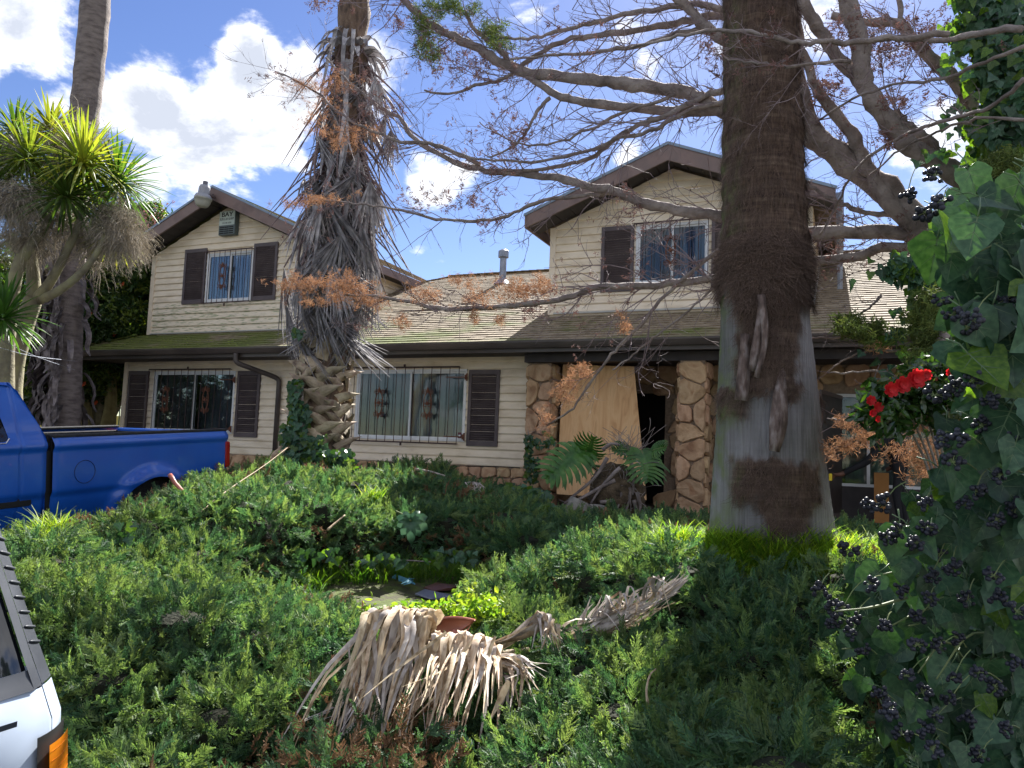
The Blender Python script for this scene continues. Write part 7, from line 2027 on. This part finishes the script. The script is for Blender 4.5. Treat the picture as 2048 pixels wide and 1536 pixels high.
iv = thing('ivy_vine', tuple(float(q) for q in dep(1990, 1530, 2.0)), 'big glossy leaved ivy with dark berry clusters filling the right edge close to the camera', 'ivy')
r = random.Random(404)
EDGE = [(350, 1960), (380, 1895), (440, 1885), (500, 1880), (560, 1885), (620, 1920), (700, 1900), (760, 1905), (860, 1880), (960, 1870), (1000, 1810), (1060, 1790), (1110, 1770), (1160, 1690), (1230, 1650), (1320, 1690), (1400, 1740), (1480, 1760), (1560, 1770)]
def edge(y): return float(np.interp(y, [e[0] for e in EDGE], [e[1] for e in EDGE]))
L_all = []
tries = 0
while len(L_all) < 520:
    y = r.uniform(345, 1570); x = r.uniform(1630, 2130)
    e = edge(y)+r.gauss(0, 12)
    if x < e: continue
    # holes near the rim
    if x < e+70 and r.random() < .35: continue
    deep = r.random()
    t = 1.75+.55*deep+.35*max(0, (2050-x)/400)+(.3 if y > 1100 else 0)
    big = y < 980
    s_ = (r.uniform(.07, .125) if big else r.uniform(.05, .10))
    if deep > .6 and r.random() < .3: s_ *= .6
    L_all.append((t, x, y, s_))
L_all.sort()
leafs = []
for (t, x, y, s_) in L_all:
    nrm_ = -CF+CR*r.gauss(-.1, .4)+CU*r.gauss(.35, .35); dn = -CU+CR*r.gauss(-.1, .6)+CF*r.gauss(0, .3)
    leafs.append((leaf_mat4(dep(x, y-18, t), nrm_, dn, s_), r.choice(IV) if r.random() > (.06 if x > edge(y)+70 else .12) else r.choice(IVY)))
for k, (Mt, ms) in enumerate(leafs[:290]): put('ivy_leaf', ms, iv, None, Mt)
rest_ = leafs[290:]
pts, eu, scs, idx = [], [], [], []
allm = IV+IVY
for Mt, ms in rest_:
    pts.append(Mt.to_translation()); eu.append(tuple(Mt.to_3x3().normalized().to_euler())); scs.append(Mt.to_scale()[0]); idx.append(allm.index(ms))
for _ in range(800):     # dark inner layer
    y = r.uniform(390, 1600); x = edge(y)+55+r.random()*350
    nrm_ = -CF+CR*r.gauss(0, .5)+CU*r.gauss(.2, .4); dn = -CU+CR*r.gauss(0, .5); t = 2.5+.5*r.random()+.4*max(0, (2050-x)/400)
    Mt = leaf_mat4(dep(x, y, t), nrm_, dn, r.uniform(.07, .12)); pts.append(Mt.to_translation()); eu.append(tuple(Mt.to_3x3().normalized().to_euler())); scs.append(Mt.to_scale()[0]); idx.append(r.randrange(7))
scatter('inner_leaves', allm, pts, eu, scs, iv, idx=idx)
# stems
for k in range(26):
    y = r.uniform(420, 1500); x = edge(y)+r.uniform(30, 240); t = 2.0+r.uniform(0, .5)
    P = [(x+120, y-r.uniform(-90, 120), t+.1), (x+50, y-10+r.gauss(0, 20), t), (x-r.uniform(0, 30), y+r.gauss(10, 30), t-.1)]
    MB().tube(axis(P, 8), list(np.linspace(.005, .0022, 8)), 5).build('stem', M_istem, iv, True)
# berries
def berries(seed):
    rq = random.Random(seed); b = MB(); s_ = MB(); c0 = np.array((0, 0, 0.))
    n = rq.randint(14, 22)
    for i in range(n):
        d = np.array(Vector((rq.gauss(0, 1), rq.gauss(0, 1), rq.gauss(.25, 1))).normalized()); L = rq.uniform(.009, .021); p = c0+d*L; rr = rq.uniform(.0046, .0064)
        v = []; nn_, mm_ = 8, 6
        for a in range(mm_+1):
            th = PI*a/mm_
            for q in range(nn_): v.append(p+np.array((math.sin(th)*math.cos(2*PI*q/nn_), math.sin(th)*math.sin(2*PI*q/nn_), math.cos(th)))*rr)
        b.add(v, [(a*nn_+q, (a+1)*nn_+q, (a+1)*nn_+(q+1) % nn_, a*nn_+(q+1) % nn_) for a in range(mm_) for q in range(nn_)])
        s_.tube([c0, p*.5+np.array((0, 0, .001)), p], .0008, 3, cap=False)
    return b.mesh('berry_cluster', M_berry, True), s_.mesh('pedicels', M_istem)
BC = [berries(k) for k in range(5)]
BL_ = [(1870, 790), (1905, 772), (1948, 762), (1985, 800), (1882, 880), (1922, 872), (1962, 852), (1905, 925), (1738, 1012), (1765, 1004), (1800, 1062), (1832, 1085), (1856, 1055), (1882, 1108), (1640, 1182), (1662, 1205), (1690, 1215), (1660, 1238), (1712, 1240), (1706, 1268), (1838, 1232), (1862, 1196), (1905, 1132), (1992, 1152), (2032, 1222), (1996, 1198), (1818, 1352), (1850, 1386), (1882, 1292), (1912, 1278), (1958, 1345), (1990, 1372), (1905, 1356), (1782, 1422), (1802, 1470), (1852, 1462), (1872, 1432), (1960, 1512), (1818, 392), (1848, 425), (1870, 352), (1892, 402), (1905, 630), (1932, 655), (1885, 600), (2012, 600), (1990, 1042), (2034, 1012), (1952, 982), (1925, 1010), (1775, 1250), (1800, 1185), (1730, 1300), (1760, 1390), (1740, 1170), (2020, 880), (2000, 950), (1945, 640), (1868, 1150), (1930, 1200), (1700, 1100), (1830, 1290), (2030, 1330), (1850, 1010), (1770, 1075), (1895, 1400), (2010, 1460), (1860, 1500), (1930, 1440)]
for (x, y) in BL_:
    x += r.gauss(0, 3); k = r.randrange(5); t = 1.80+.22*max(0, (2050-x)/400)+r.uniform(-.08, .05)+(.18 if y > 1100 else 0)
    Mt = Matrix.Translation(tuple(dep(x, y, t))) @ Euler((r.uniform(-.6, .6), r.uniform(-.6, .6), r.uniform(0, 6))).to_matrix().to_4x4() @ Matrix.Scale(r.uniform(1.0, 1.3), 4)
    b = put('berry_cluster', BC[k][0], iv, None, Mt); put('pedicels', BC[k][1], b)
    e = dep(x+r.uniform(10, 50), y-r.uniform(-20, 60), t+.05); p = dep(x, y, t)
    MB().tube(spl([p, (p+e)/2+CU*.01, e], 5), .0016, 4).build('stalk', M_istem, iv)
# ivy climbing the conifer's trunk, further back
iv2 = thing('ivy_vine', tuple(float(q) for q in dep(2030, 360, 5.8)), 'ivy clothing the conifer trunk in the top right corner, leaves glowing at the rim', 'ivy')
pts, eu, scs, idx = [], [], [], []
for _ in range(3400):
    y = r.uniform(-30, 520); e = float(np.interp(y, [-30, 60, 130, 210, 260, 330, 420, 520], [1925, 1915, 1950, 1965, 1950, 1945, 1930, 1960]))+18*math.sin(y*.07)+r.gauss(0, 10)
    x = e+abs(r.gauss(0, 75))
    if x > 2120: continue
    t = 5.5+.9*r.random(); nrm_ = -CF+CR*r.gauss(-.2, .6)+CU*r.gauss(.3, .5); dn = -CU+CR*r.gauss(-.3, .6)
    Mt = leaf_mat4(dep(x, y, t), nrm_, dn, r.uniform(.05, .095)); pts.append(Mt.to_translation()); eu.append(tuple(Mt.to_3x3().normalized().to_euler())); scs.append(Mt.to_scale()[0]); idx.append(r.randrange(4) if r.random() > (.4 if x < e+30 else .08) else 4+r.randrange(3))
for (x, y, w, h, n) in [(1905, 235, 14, 22, 16), (1925, 115, 22, 14, 14), (1800, 540, 28, 12, 70), (1860, 555, 20, 14, 46), (1880, 300, 20, 16, 8), (1830, 700, 50, 50, 60), (1860, 610, 25, 30, 50)]:
    for _ in range(n):
        nrm_ = -CF+CR*r.gauss(-.2, .6)+CU*r.gauss(.3, .5); dn = -CU+CR*r.gauss(-.3, .6)
        Mt = leaf_mat4(dep(x+r.gauss(0, w), y+r.gauss(0, h), 5.4), nrm_, dn, r.uniform(.05, .09)); pts.append(Mt.to_translation()); eu.append(tuple(Mt.to_3x3().normalized().to_euler())); scs.append(Mt.to_scale()[0]); idx.append(r.randrange(7))
scatter('leaves', IVs, pts, eu, scs, iv2, idx=idx)
# ivy at the foot of the centre palm and on the first pillar
def small_ivy(label, spots, t0, base, sc_=(.06, .11)):
    T = thing('ivy_vine', tuple(float(q) for q in base), label, 'ivy'); pts, eu, scs, idx = [], [], [], []
    for (x, y, w, h, n, dt) in spots:
        for _ in range(n):
            nrm_ = -CF+CR*r.gauss(0, .6)+CU*r.gauss(.5, .5); dn = -CU+CR*r.gauss(0, .6)
            Mt = leaf_mat4(dep(x+r.uniform(-w, w), y+r.uniform(-h, h), t0+dt+r.uniform(-.15, .1)), nrm_, dn, r.uniform(*sc_)); pts.append(Mt.to_translation()); eu.append(tuple(Mt.to_3x3().normalized().to_euler())); scs.append(Mt.to_scale()[0]); idx.append(r.randrange(4) if r.random() > .25 else 4+r.randrange(3))
    scatter('leaves', IVs, pts, eu, scs, T, idx=idx)
    return T
T = small_ivy('ivy climbing the left side of the centre palm beside the downspout', [(592, 790, 14, 30, 90, -.1), (600, 840, 18, 30, 110, -.2), (590, 890, 24, 22, 130, -.3), (600, 925, 40, 22, 260, -.5), (650, 920, 45, 20, 170, -.5), (575, 870, 14, 20, 50, 0), (630, 890, 20, 20, 40, -.42), (700, 925, 20, 20, 50, -.3), (596, 665, 12, 8, 12, -.3)], 11.65, dep(600, 950, 11.5))
for k in range(6): MB().tube(axis([(590+10*k, 960, 11.3), (585+6*k, 900, 11.3), (592+3*k, 830, 11.45), (590+3*k, 770, 11.5)], 10), .012, 5).build('stem', M_limb, T)
T = small_ivy('strand of dark ivy hanging on the first stone pillar at the corner of the siding', [(1058, 900, 7, 30, 60, 0), (1064, 940, 14, 24, 90, 0), (1085, 885, 18, 10, 30, 0), (1100, 880, 8, 8, 16, -.1)], 13.1, dep(1060, 960, 13.1), (.05, .08))
MB().tube(axis([(1060, 975, 13.15), (1062, 920, 13.15), (1056, 860, 13.15)], 8), .008, 4).build('stem', M_limb, T)
T = small_ivy('sprawling broad leaved ivy low in the gap between juniper bank and porch', [(1060, 1010, 40, 30, 150, 0), (1090, 1035, 30, 20, 90, -.6), (1030, 985, 24, 14, 60, .4)], 10.2, dep(1060, 1050, 10.), (.08, .16))
MB().tube(axis([(1090, 1060, 10), (1060, 1030, 10.1), (1035, 990, 10.3)], 8), .008, 4).build('stem', M_limb, T)
T = small_ivy('low ivy and weeds in shade at the back of the mossy path', [(760, 1118, 50, 14, 36, 0), (900, 1112, 50, 14, 30, 0), (640, 1110, 40, 14, 24, -.3), (250, 1060, 16, 22, 22, -1.3)], 7.0, dep(800, 1130, 7.), (.04, .075))
MB().tube(axis([(700, 1130, 7), (780, 1120, 7.1), (880, 1125, 7.2)], 8), .006, 4).build('stem', M_limb, T)

# ------------------------------------------------------------------ camellia with red flowers
M_cam = mat('camellia_leaf', [(.012, .04, .012), (.03, .07, .018), (.06, .11, .025)], scale=8, rough=.2, rand=.3, trans=.25, tcol=(1.6, 1.7, .5), spec=.6)
M_redf = mat('red_petal', [(.55, .010, .02), (.72, .03, .03)], scale=8, rough=.5, trans=.35, rand=.15)
cam_l = [leaf_cluster(k+70, 14, .09, .042, M_cam, 1.1) for k in range(3)]
cml = thing('camellia_bush', tuple(float(q) for q in dep(1850, 1100, 4.6)), 'camellia with glossy leaves and red flowers in front of the second doorway', 'camellia')
pts = [dep(x+r.gauss(0, w), y+r.gauss(0, h), 4.5+r.gauss(0, .12)) for (x, y, w, h, n) in [(1800, 795, 26, 12, 36), (1850, 775, 24, 14, 30), (1760, 810, 16, 14, 20), (1900, 760, 30, 22, 36), (1780, 840, 20, 10, 14), (1870, 800, 26, 22, 26)] for _ in range(n)]
scatter('foliage', cam_l, pts, [(r.uniform(0, 6), r.uniform(0, 1), r.uniform(0, 6)) for _ in pts], [r.uniform(.6, 1.0) for _ in pts], cml)
for k in range(7): MB().tube(axis([(1880+5*k, 1120, 4.6), (1860+8*k, 950, 4.6), (1790+18*k, 800, 4.5)], 9), list(np.linspace(.014, .005, 9)), 6).build('stem', M_limb, cml)
for (x, y, rp) in [(1833, 757, 23), (1852, 750, 14), (1806, 769, 20), (1783, 779, 18), (1742, 801, 12), (1757, 814, 12), (1746, 826, 9), (1900, 745, 11), (1916, 737, 9), (1757, 838, 8), (1925, 768, 8), (1930, 748, 8)]:
    c = dep(x, y, 4.18); R_ = rp*.85/FPX*4.18; pm_ = MB()
    for ring_, (np_, rr3, tl) in enumerate(((7, 1., .25), (6, .75, .6), (4, .45, 1.0))):
        for q in range(np_):
            a = 2*PI*q/np_+ring_*.4; o_ = CR*math.cos(a)+CU*math.sin(a)
            P = [c-CF*.005*ring_, c+o_*R_*rr3*.55-CF*R_*.35*tl, c+o_*R_*rr3-CF*R_*(.12+.3*tl)]
            pm_.ribbon(P, [R_*.35, R_*.85, R_*.5], CR*-math.sin(a)+CU*math.cos(a), fold=.2)
    pm_.build('flower', M_redf, cml, True)

# ------------------------------------------------------------------ split-leaf philodendron with its uprooted ball
M_phil = mat('philodendron_leaf', [(.025, .085, .015), (.05, .145, .025), (.09, .20, .035)], scale=6, rough=.32, rand=.15, world=True, trans=.25, tcol=(1.6, 1.6, .5), spec=.5)
ph = thing('philodendron', tuple(float(q) for q in dep(1230, 1040, 11.2)), 'split leaf philodendron with two huge lobed leaves in front of the plywood sheet', 'plant')
def phil(cpx, tippx, t, wpx, seed, sidev=1.):
    rq = random.Random(seed)
    c = dep(*cpx, t); tip = dep(*tippx, t-.25); ax_ = tip-c; L = np.linalg.norm(ax_); ax_ /= L; nv = -CF*.75+CU*.55+CR*rq.uniform(-.2, .2); nv -= ax_*(nv@ax_); nv /= np.linalg.norm(nv); sd_ = np.cross(nv, ax_)
    W = wpx/FPX*t; m = MB(); base = c-ax_*L*.22
    n = 11
    m.ribbon([base+ax_*L*1.2*u+nv*(.10*L*math.sin(PI*u)) for u in np.linspace(0, 1, 9)], [W*.10, W*.18, W*.2, W*.18, W*.16, W*.13, W*.1, W*.07, W*.02], sd_, fold=-.15)
    for s_ in (-1, 1):
        for k in range(n):
            u = -.12+1.02*k/(n-1); prof_ = math.sin(PI*min(1, (k+1.6)/(n+1.2)))**.7
            b = c+ax_*L*u+nv*(.10*L*math.sin(PI*(u*.8+.18))); fw = -.55+1.35*k/(n-1)
            d = sd_*s_*math.cos(fw)+ax_*math.sin(fw); ll = W*.52*prof_*rq.uniform(.88, 1.1)
            P = [b, b+d*ll*.4+nv*ll*.10, b+d*ll*.75+nv*ll*.05+ax_*ll*.05, b+d*ll-nv*ll*.12+ax_*ll*.12]
            ww = L*.125
            m.ribbon(P, [ww*.9, ww*.95, ww*.75, ww*.12], np.cross(nv, d), fold=.22*rq.uniform(.4, 1.4))
            q = P[2]; e = d*.6+ax_*.8; e /= np.linalg.norm(e); m.ribbon([P[1], q+e*ll*.12, q+e*ll*.26-nv*.02], [ww*.5, ww*.45, ww*.06], np.cross(nv, e), fold=.2)
    m.build('leaf', M_phil, ph, True)
    m2 = MB(); m2.tube(spl([c-ax_*L*.2+nv*.02, c+ax_*L*.4+nv*.11*L, tip+nv*.01], 7), [.014, .012, .01, .008, .006, .004, .003], 5); m2.build('midrib', M_istem, ph)
phil((1165, 910), (1090, 962), 11.0, 105, 1); phil((1178, 905), (1188, 872), 11.05, 70, 5)
phil((1284, 912), (1296, 965), 10.9, 95, 2); phil((1262, 905), (1222, 900), 11.1, 50, 3); phil((1305, 905), (1334, 895), 11.0, 50, 7); phil((1030, 1000), (1010, 1025), 10.3, 55, 8); phil((1100, 875), (1085, 868), 11.3, 26, 9)
for a in [((1235, 985), (1200, 945), (1160, 915)), ((1245, 985), (1275, 960), (1288, 920)), ((1250, 945), (1210, 935), (1180, 930)), ((1255, 980), (1262, 930), (1255, 905))]:
    MB().tube(axis([(x, y, 11.05) for x, y in a], 8), list(np.linspace(.026, .016, 8)), 7).build('leaf_stalk', M_phil, ph, True)
M_root = mat('root_ball', [(.03, .022, .014), (.09, .065, .04), (.15, .11, .07)], scale=9, rough=1, bump=1, bscale=40, world=True)
c = dep(1232, 985, 11.1); v = []; f = []
for i in range(15):
    for j in range(20):
        th = PI*i/14; a = 2*PI*j/20; d = np.array((math.sin(th)*math.cos(a), math.sin(th)*math.sin(a), math.cos(th)))
        v.append(c+d*(.40+.09*pnoise(Vector(tuple(d*2.5)))+.04*pnoise(Vector(tuple(d*7)))))
f = [(i*20+j, (i+1)*20+j, (i+1)*20+(j+1) % 20, i*20+(j+1) % 20) for i in range(14) for j in range(20)]
MB().add(v, f).build('root_ball', M_root, ph, True)
for a in [((1230, 960), (1200, 975), (1165, 995), (1130, 1012), (1110, 1022)), ((1215, 915), (1190, 955), (1155, 985), (1120, 1015)), ((1240, 935), (1215, 960), (1195, 985), (1180, 1010)), ((1245, 970), (1240, 1000), (1225, 1040)), ((1260, 975), (1258, 1000), (1245, 1042)), ((1275, 985), (1280, 1010), (1278, 1030)), ((1200, 1005), (1230, 1000), (1262, 995)), ((1205, 900), (1222, 888), (1240, 890)), ((1262, 925), (1268, 955), (1265, 990)), ((1268, 1000), (1272, 1020), (1270, 1038))]:
    MB().tube(axis([(x, y, 10.75) for x, y in a], 9), list(np.linspace(.030, .014, 9)), 7, jit=.12).build('root', M_limb, ph, True)
rt = MB()
for k in range(70):
    b = c+np.array([r.gauss(0, .26), -.2, r.gauss(0.1, .28)]); e = b+np.array((r.uniform(-.3, .3), -.1, r.uniform(-.35, .3))); rt.tube(spl([b, (b+e)/2+np.array((.03, -.05, .02)), e], 5), .005, 3, cap=False)
for k in range(50):
    b = dep(1250+r.gauss(0, 15), 910, 11.); e = dep(1250+r.gauss(0, 35), 850+r.random()*50, 11.1); rt.tube(spl([b, (b+e)/2+np.array((r.uniform(-.1, .1), 0, .02)), e], 5), .004, 3, cap=False)
rt.build('fine_roots', M_limb, ph, kind='stuff')
# grey stump pieces
def stump(px_, py_, t, rr3, hh, ang_, lab):
    c = dep(px_, py_, t); T = thing('palm_stump', tuple(float(q) for q in c), lab, 'stump'); Mx = Matrix.Translation(tuple(c)) @ Matrix.Rotation(ang_, 4, 'Y') @ Matrix.Rotation(-.3, 4, 'X')
    o = MB().lathe([(rr3*.95, -hh), (rr3, -hh*.3), (rr3*1.03, hh*.2), (rr3*1.0, hh*.5), (rr3*.8, hh*.47), (0, hh*.42)], M=Mx, n=18).build('log', M_bt2, T, True)
M_bt2 = mat('grey_log', [(.09, .085, .07), (.18, .17, .145), (.26, .25, .21)], scale=5, rough=.9, bump=.7, world=True, stretch=(2, 2, 1))
stump(1152, 1030, 10.2, .17, .38, .35, 'tilted grey cut palm log under the philodendron roots'); stump(1190, 1035, 10.5, .15, .30, -.1, 'darker upright log end right beside the tilted grey log')
# big lobed leaf on the juniper bank
bl2 = thing('lobed_leaf_plant', tuple(float(q) for q in dep(822, 1060, 7.5)), 'single large blue green lobed leaf hanging over the dark juniper bank', 'plant')
M_lob = mat('blue_green_leaf', [(.03, .085, .045), (.06, .135, .075), (.09, .17, .09)], scale=7, rough=.4, world=True, trans=.2)
for (a, L, w) in [(-90, 46, 20), (-60, 36, 20), (-25, 38, 22), (15, 34, 22), (50, 26, 18), (-125, 34, 20), (-160, 30, 20), (165, 30, 18), (130, 24, 16)]:
    c0 = np.array((822., 1042.)); e = c0+np.array((math.cos(R(a)), -math.sin(R(a))))*L; t_ = 7.35
    P = [dep(*c0, t_), dep(*(c0*.55+e*.45), t_-.05), dep(*(c0*.2+e*.8), t_-.02), dep(*e, t_+.04)]
    px_s = np.array((-math.sin(R(a)), -math.cos(R(a)))); MB().ribbon(P, [w*.5/FPX*t_, w/FPX*t_, w*.75/FPX*t_, .01], CR*px_s[0]-CU*px_s[1], fold=.12).build('leaf_lobe', M_lob, bl2, True)
MB().tube(axis([(792, 1022, 7.5), (808, 1030, 7.4), (822, 1042, 7.33)], 6), .008, 5).build('leaf_stalk', M_istem, bl2, True)

# ------------------------------------------------------------------ the person in the second doorway
M_cloth = mat('black_clothes', [(.006, .006, .008), (.013, .013, .016)], scale=8, rough=.8, world=True)
M_skin = mat('brown_skin', [(.10, .045, .028), (.16, .075, .045)], scale=9, rough=.55, world=True)
M_hair = flat('dark_hair', (.01, .008, .008), rough=.7)
FL = .62
sh_ = np.array((.62, .50, 2.02)); hand = np.array(ony(1672, 950, .36)); 
bx0 = np.array((.80, .55, FL))
J = {  # joints
 'pelvis': bx0+(0, 0, .92), 'belly': bx0+(-.01, -.01, 1.10), 'chest': bx0+(-.05, -.02, 1.32), 'neck': bx0+(-.09, -.03, 1.50), 'head': bx0+(-.13, -.05, 1.60), 'crown': bx0+(-.15, -.06, 1.72),
 'hipL': bx0+(.02, -.10, .86), 'kneeL': bx0+(-.04, -.13, .47), 'ankL': bx0+(.02, -.12, .08), 'toeL': bx0+(-.17, -.14, .035),
 'hipR': bx0+(.02, .10, .86), 'kneeR': bx0+(.03, .12, .47), 'ankR': bx0+(.10, .12, .08), 'toeR': bx0+(-.09, .12, .035),
 'shA': bx0+(-.09, -.19, 1.40), 'shB': bx0+(-.03, .18, 1.40), 'elB': bx0+(.06, .25, 1.12), 'wrB': bx0+(-.10, .22, .90), 'haB': bx0+(-.17, .20, .86)}
wr1 = hand+np.array((.09, .02, .015)); el = (J['shA']+wr1)/2+np.array((0, -.03, -.10))
J['elA'] = el; J['wrA'] = wr1; J['haA'] = hand
EDG = [('pelvis', 'belly'), ('belly', 'chest'), ('chest', 'neck'), ('neck', 'head'), ('head', 'crown'), ('pelvis', 'hipL'), ('hipL', 'kneeL'), ('kneeL', 'ankL'), ('ankL', 'toeL'), ('pelvis', 'hipR'), ('hipR', 'kneeR'), ('kneeR', 'ankR'), ('ankR', 'toeR'),
       ('chest', 'shA'), ('shA', 'elA'), ('elA', 'wrA'), ('wrA', 'haA'), ('chest', 'shB'), ('shB', 'elB'), ('elB', 'wrB'), ('wrB', 'haB')]
RD = dict(pelvis=(.15, .15), belly=(.145, .145), chest=(.165, .165), neck=(.06, .06), head=(.092, .10), crown=(.075, .08), hipL=(.10, .10), kneeL=(.065, .065), ankL=(.045, .045), toeL=(.04, .035), hipR=(.10, .10), kneeR=(.065, .065), ankR=(.045, .045), toeR=(.04, .035),
          shA=(.085, .085), elA=(.062, .062), wrA=(.042, .042), haA=(.036, .030), shB=(.085, .085), elB=(.06, .06), wrB=(.04, .04), haB=(.036, .03))
names = list(J); 
fing = []
for tip_dir, ln_, nm in [((-1, 0, -.1), .085, 'f1'), ((-1, .0, -.45), .08, 'f2'), ((-.9, .1, -.75), .072, 'f3'), ((-.7, .15, -1), .06, 'f4'), ((-.5, -.6, .4), .055, 'th')]:
    d = np.array(tip_dir, float); d /= np.linalg.norm(d); a = J['haA']+d*.028; b = a+d*ln_*.55; c_ = b+(d+np.array((.15, 0, -.5)))*ln_*.4
    J[nm+'a'] = a; J[nm+'b'] = b; J[nm+'c'] = c_; RD[nm+'a'] = (.011, .011); RD[nm+'b'] = (.0095, .0095); RD[nm+'c'] = (.008, .008)
    EDG += [('haA', nm+'a'), (nm+'a', nm+'b'), (nm+'b', nm+'c')]
names = list(J)
me = bpy.data.meshes.new('body'); me.from_pydata([tuple(map(float, J[n])) for n in names], [(names.index(a), names.index(b)) for a, b in EDG], [])
tmp = bpy.data.objects.new('tmp_body', me); COL.objects.link(tmp)
sk = tmp.modifiers.new('skin', 'SKIN'); sk.use_smooth_shade = True
for i, n in enumerate(names):
    me.skin_vertices[0].data[i].radius = RD[n]; me.skin_vertices[0].data[i].use_root = (n == 'pelvis')
sb = tmp.modifiers.new('sub', 'SUBSURF'); sb.levels = 2; sb.render_levels = 2
bpy.context.view_layer.update()
bm_ = bpy.data.meshes.new_from_object(tmp.evaluated_get(bpy.context.evaluated_depsgraph_get()))
bpy.data.objects.remove(tmp)
bm_.name = 'body'; bm_.materials.clear()
for m_ in (M_cloth, M_skin, M_hair): bm_.materials.append(m_)
hd = J['head']; wv = J['wrA']; wb = J['wrB']
for p in bm_.polygons:
    c = np.array(p.center); mi = 0
    if c[2] > J['neck'][2]+.02: mi = 1
    if c[2] > hd[2]+.05 or (c[2] > hd[2]-.03 and c[0] > hd[0]+.03): mi = 2
    if np.linalg.norm(c-J['haA']) < .125 or np.linalg.norm(c-J['haB']) < .09: mi = 1
    p.material_index = mi; p.use_smooth = True
person = thing('person', tuple(float(q) for q in bx0), 'person in black clothes half hidden by ivy, one arm reaching left across the second doorway', 'person')
put('body', bm_, person)
fc = MB(); hx_ = J['head']
for s_ in (-1, 1): fc.lathe([(0, -.008), (.012, 0), (0, .008)], c=(hx_[0]-.085, hx_[1]+s_*.033, hx_[2]+.035), n=8)
fc.tube([(hx_[0]-.085, hx_[1], hx_[2]+.03), (hx_[0]-.118, hx_[1], hx_[2]-.005), (hx_[0]-.09, hx_[1], hx_[2]-.015)], [.008, .014, .008], 6)
fc.box(hx_[0]-.095, hx_[0]-.08, hx_[1]-.022, hx_[1]+.022, hx_[2]-.042, hx_[2]-.036)
fc.build('face', M_skin, person, True)
yt = thing('yellow_tool', tuple(float(q) for q in J['haA']+np.array((-.06, -.01, -.03))), 'small bright yellow object held in the reaching hand at the edge of the big trunk', 'tool')
p = J['haA']+np.array((-.075, -.02, -.01)); o = MB().box(p[0]-.03, p[0]+.02, p[1]-.02, p[1]+.02, p[2]-.085, p[2]+.03).build('body', flat('yellow_plastic', (.75, .55, .02), rough=.4), yt); bevel(o, .01)
orn_ = thing('orange_board', tuple(float(q) for q in ony(1760, 985, 1.2)), 'upright orange brown board seen below the reaching arm behind the ivy', 'board')
q0_ = ony(1748, 945, 1.2); q1_ = ony(1778, 985, 1.2); o = MB().box(q0_[0], q1_[0], 1.2, 1.24, FL, q0_[2]).build('board', flat('orange_wood', (.42, .19, .05), rough=.6), orn_)
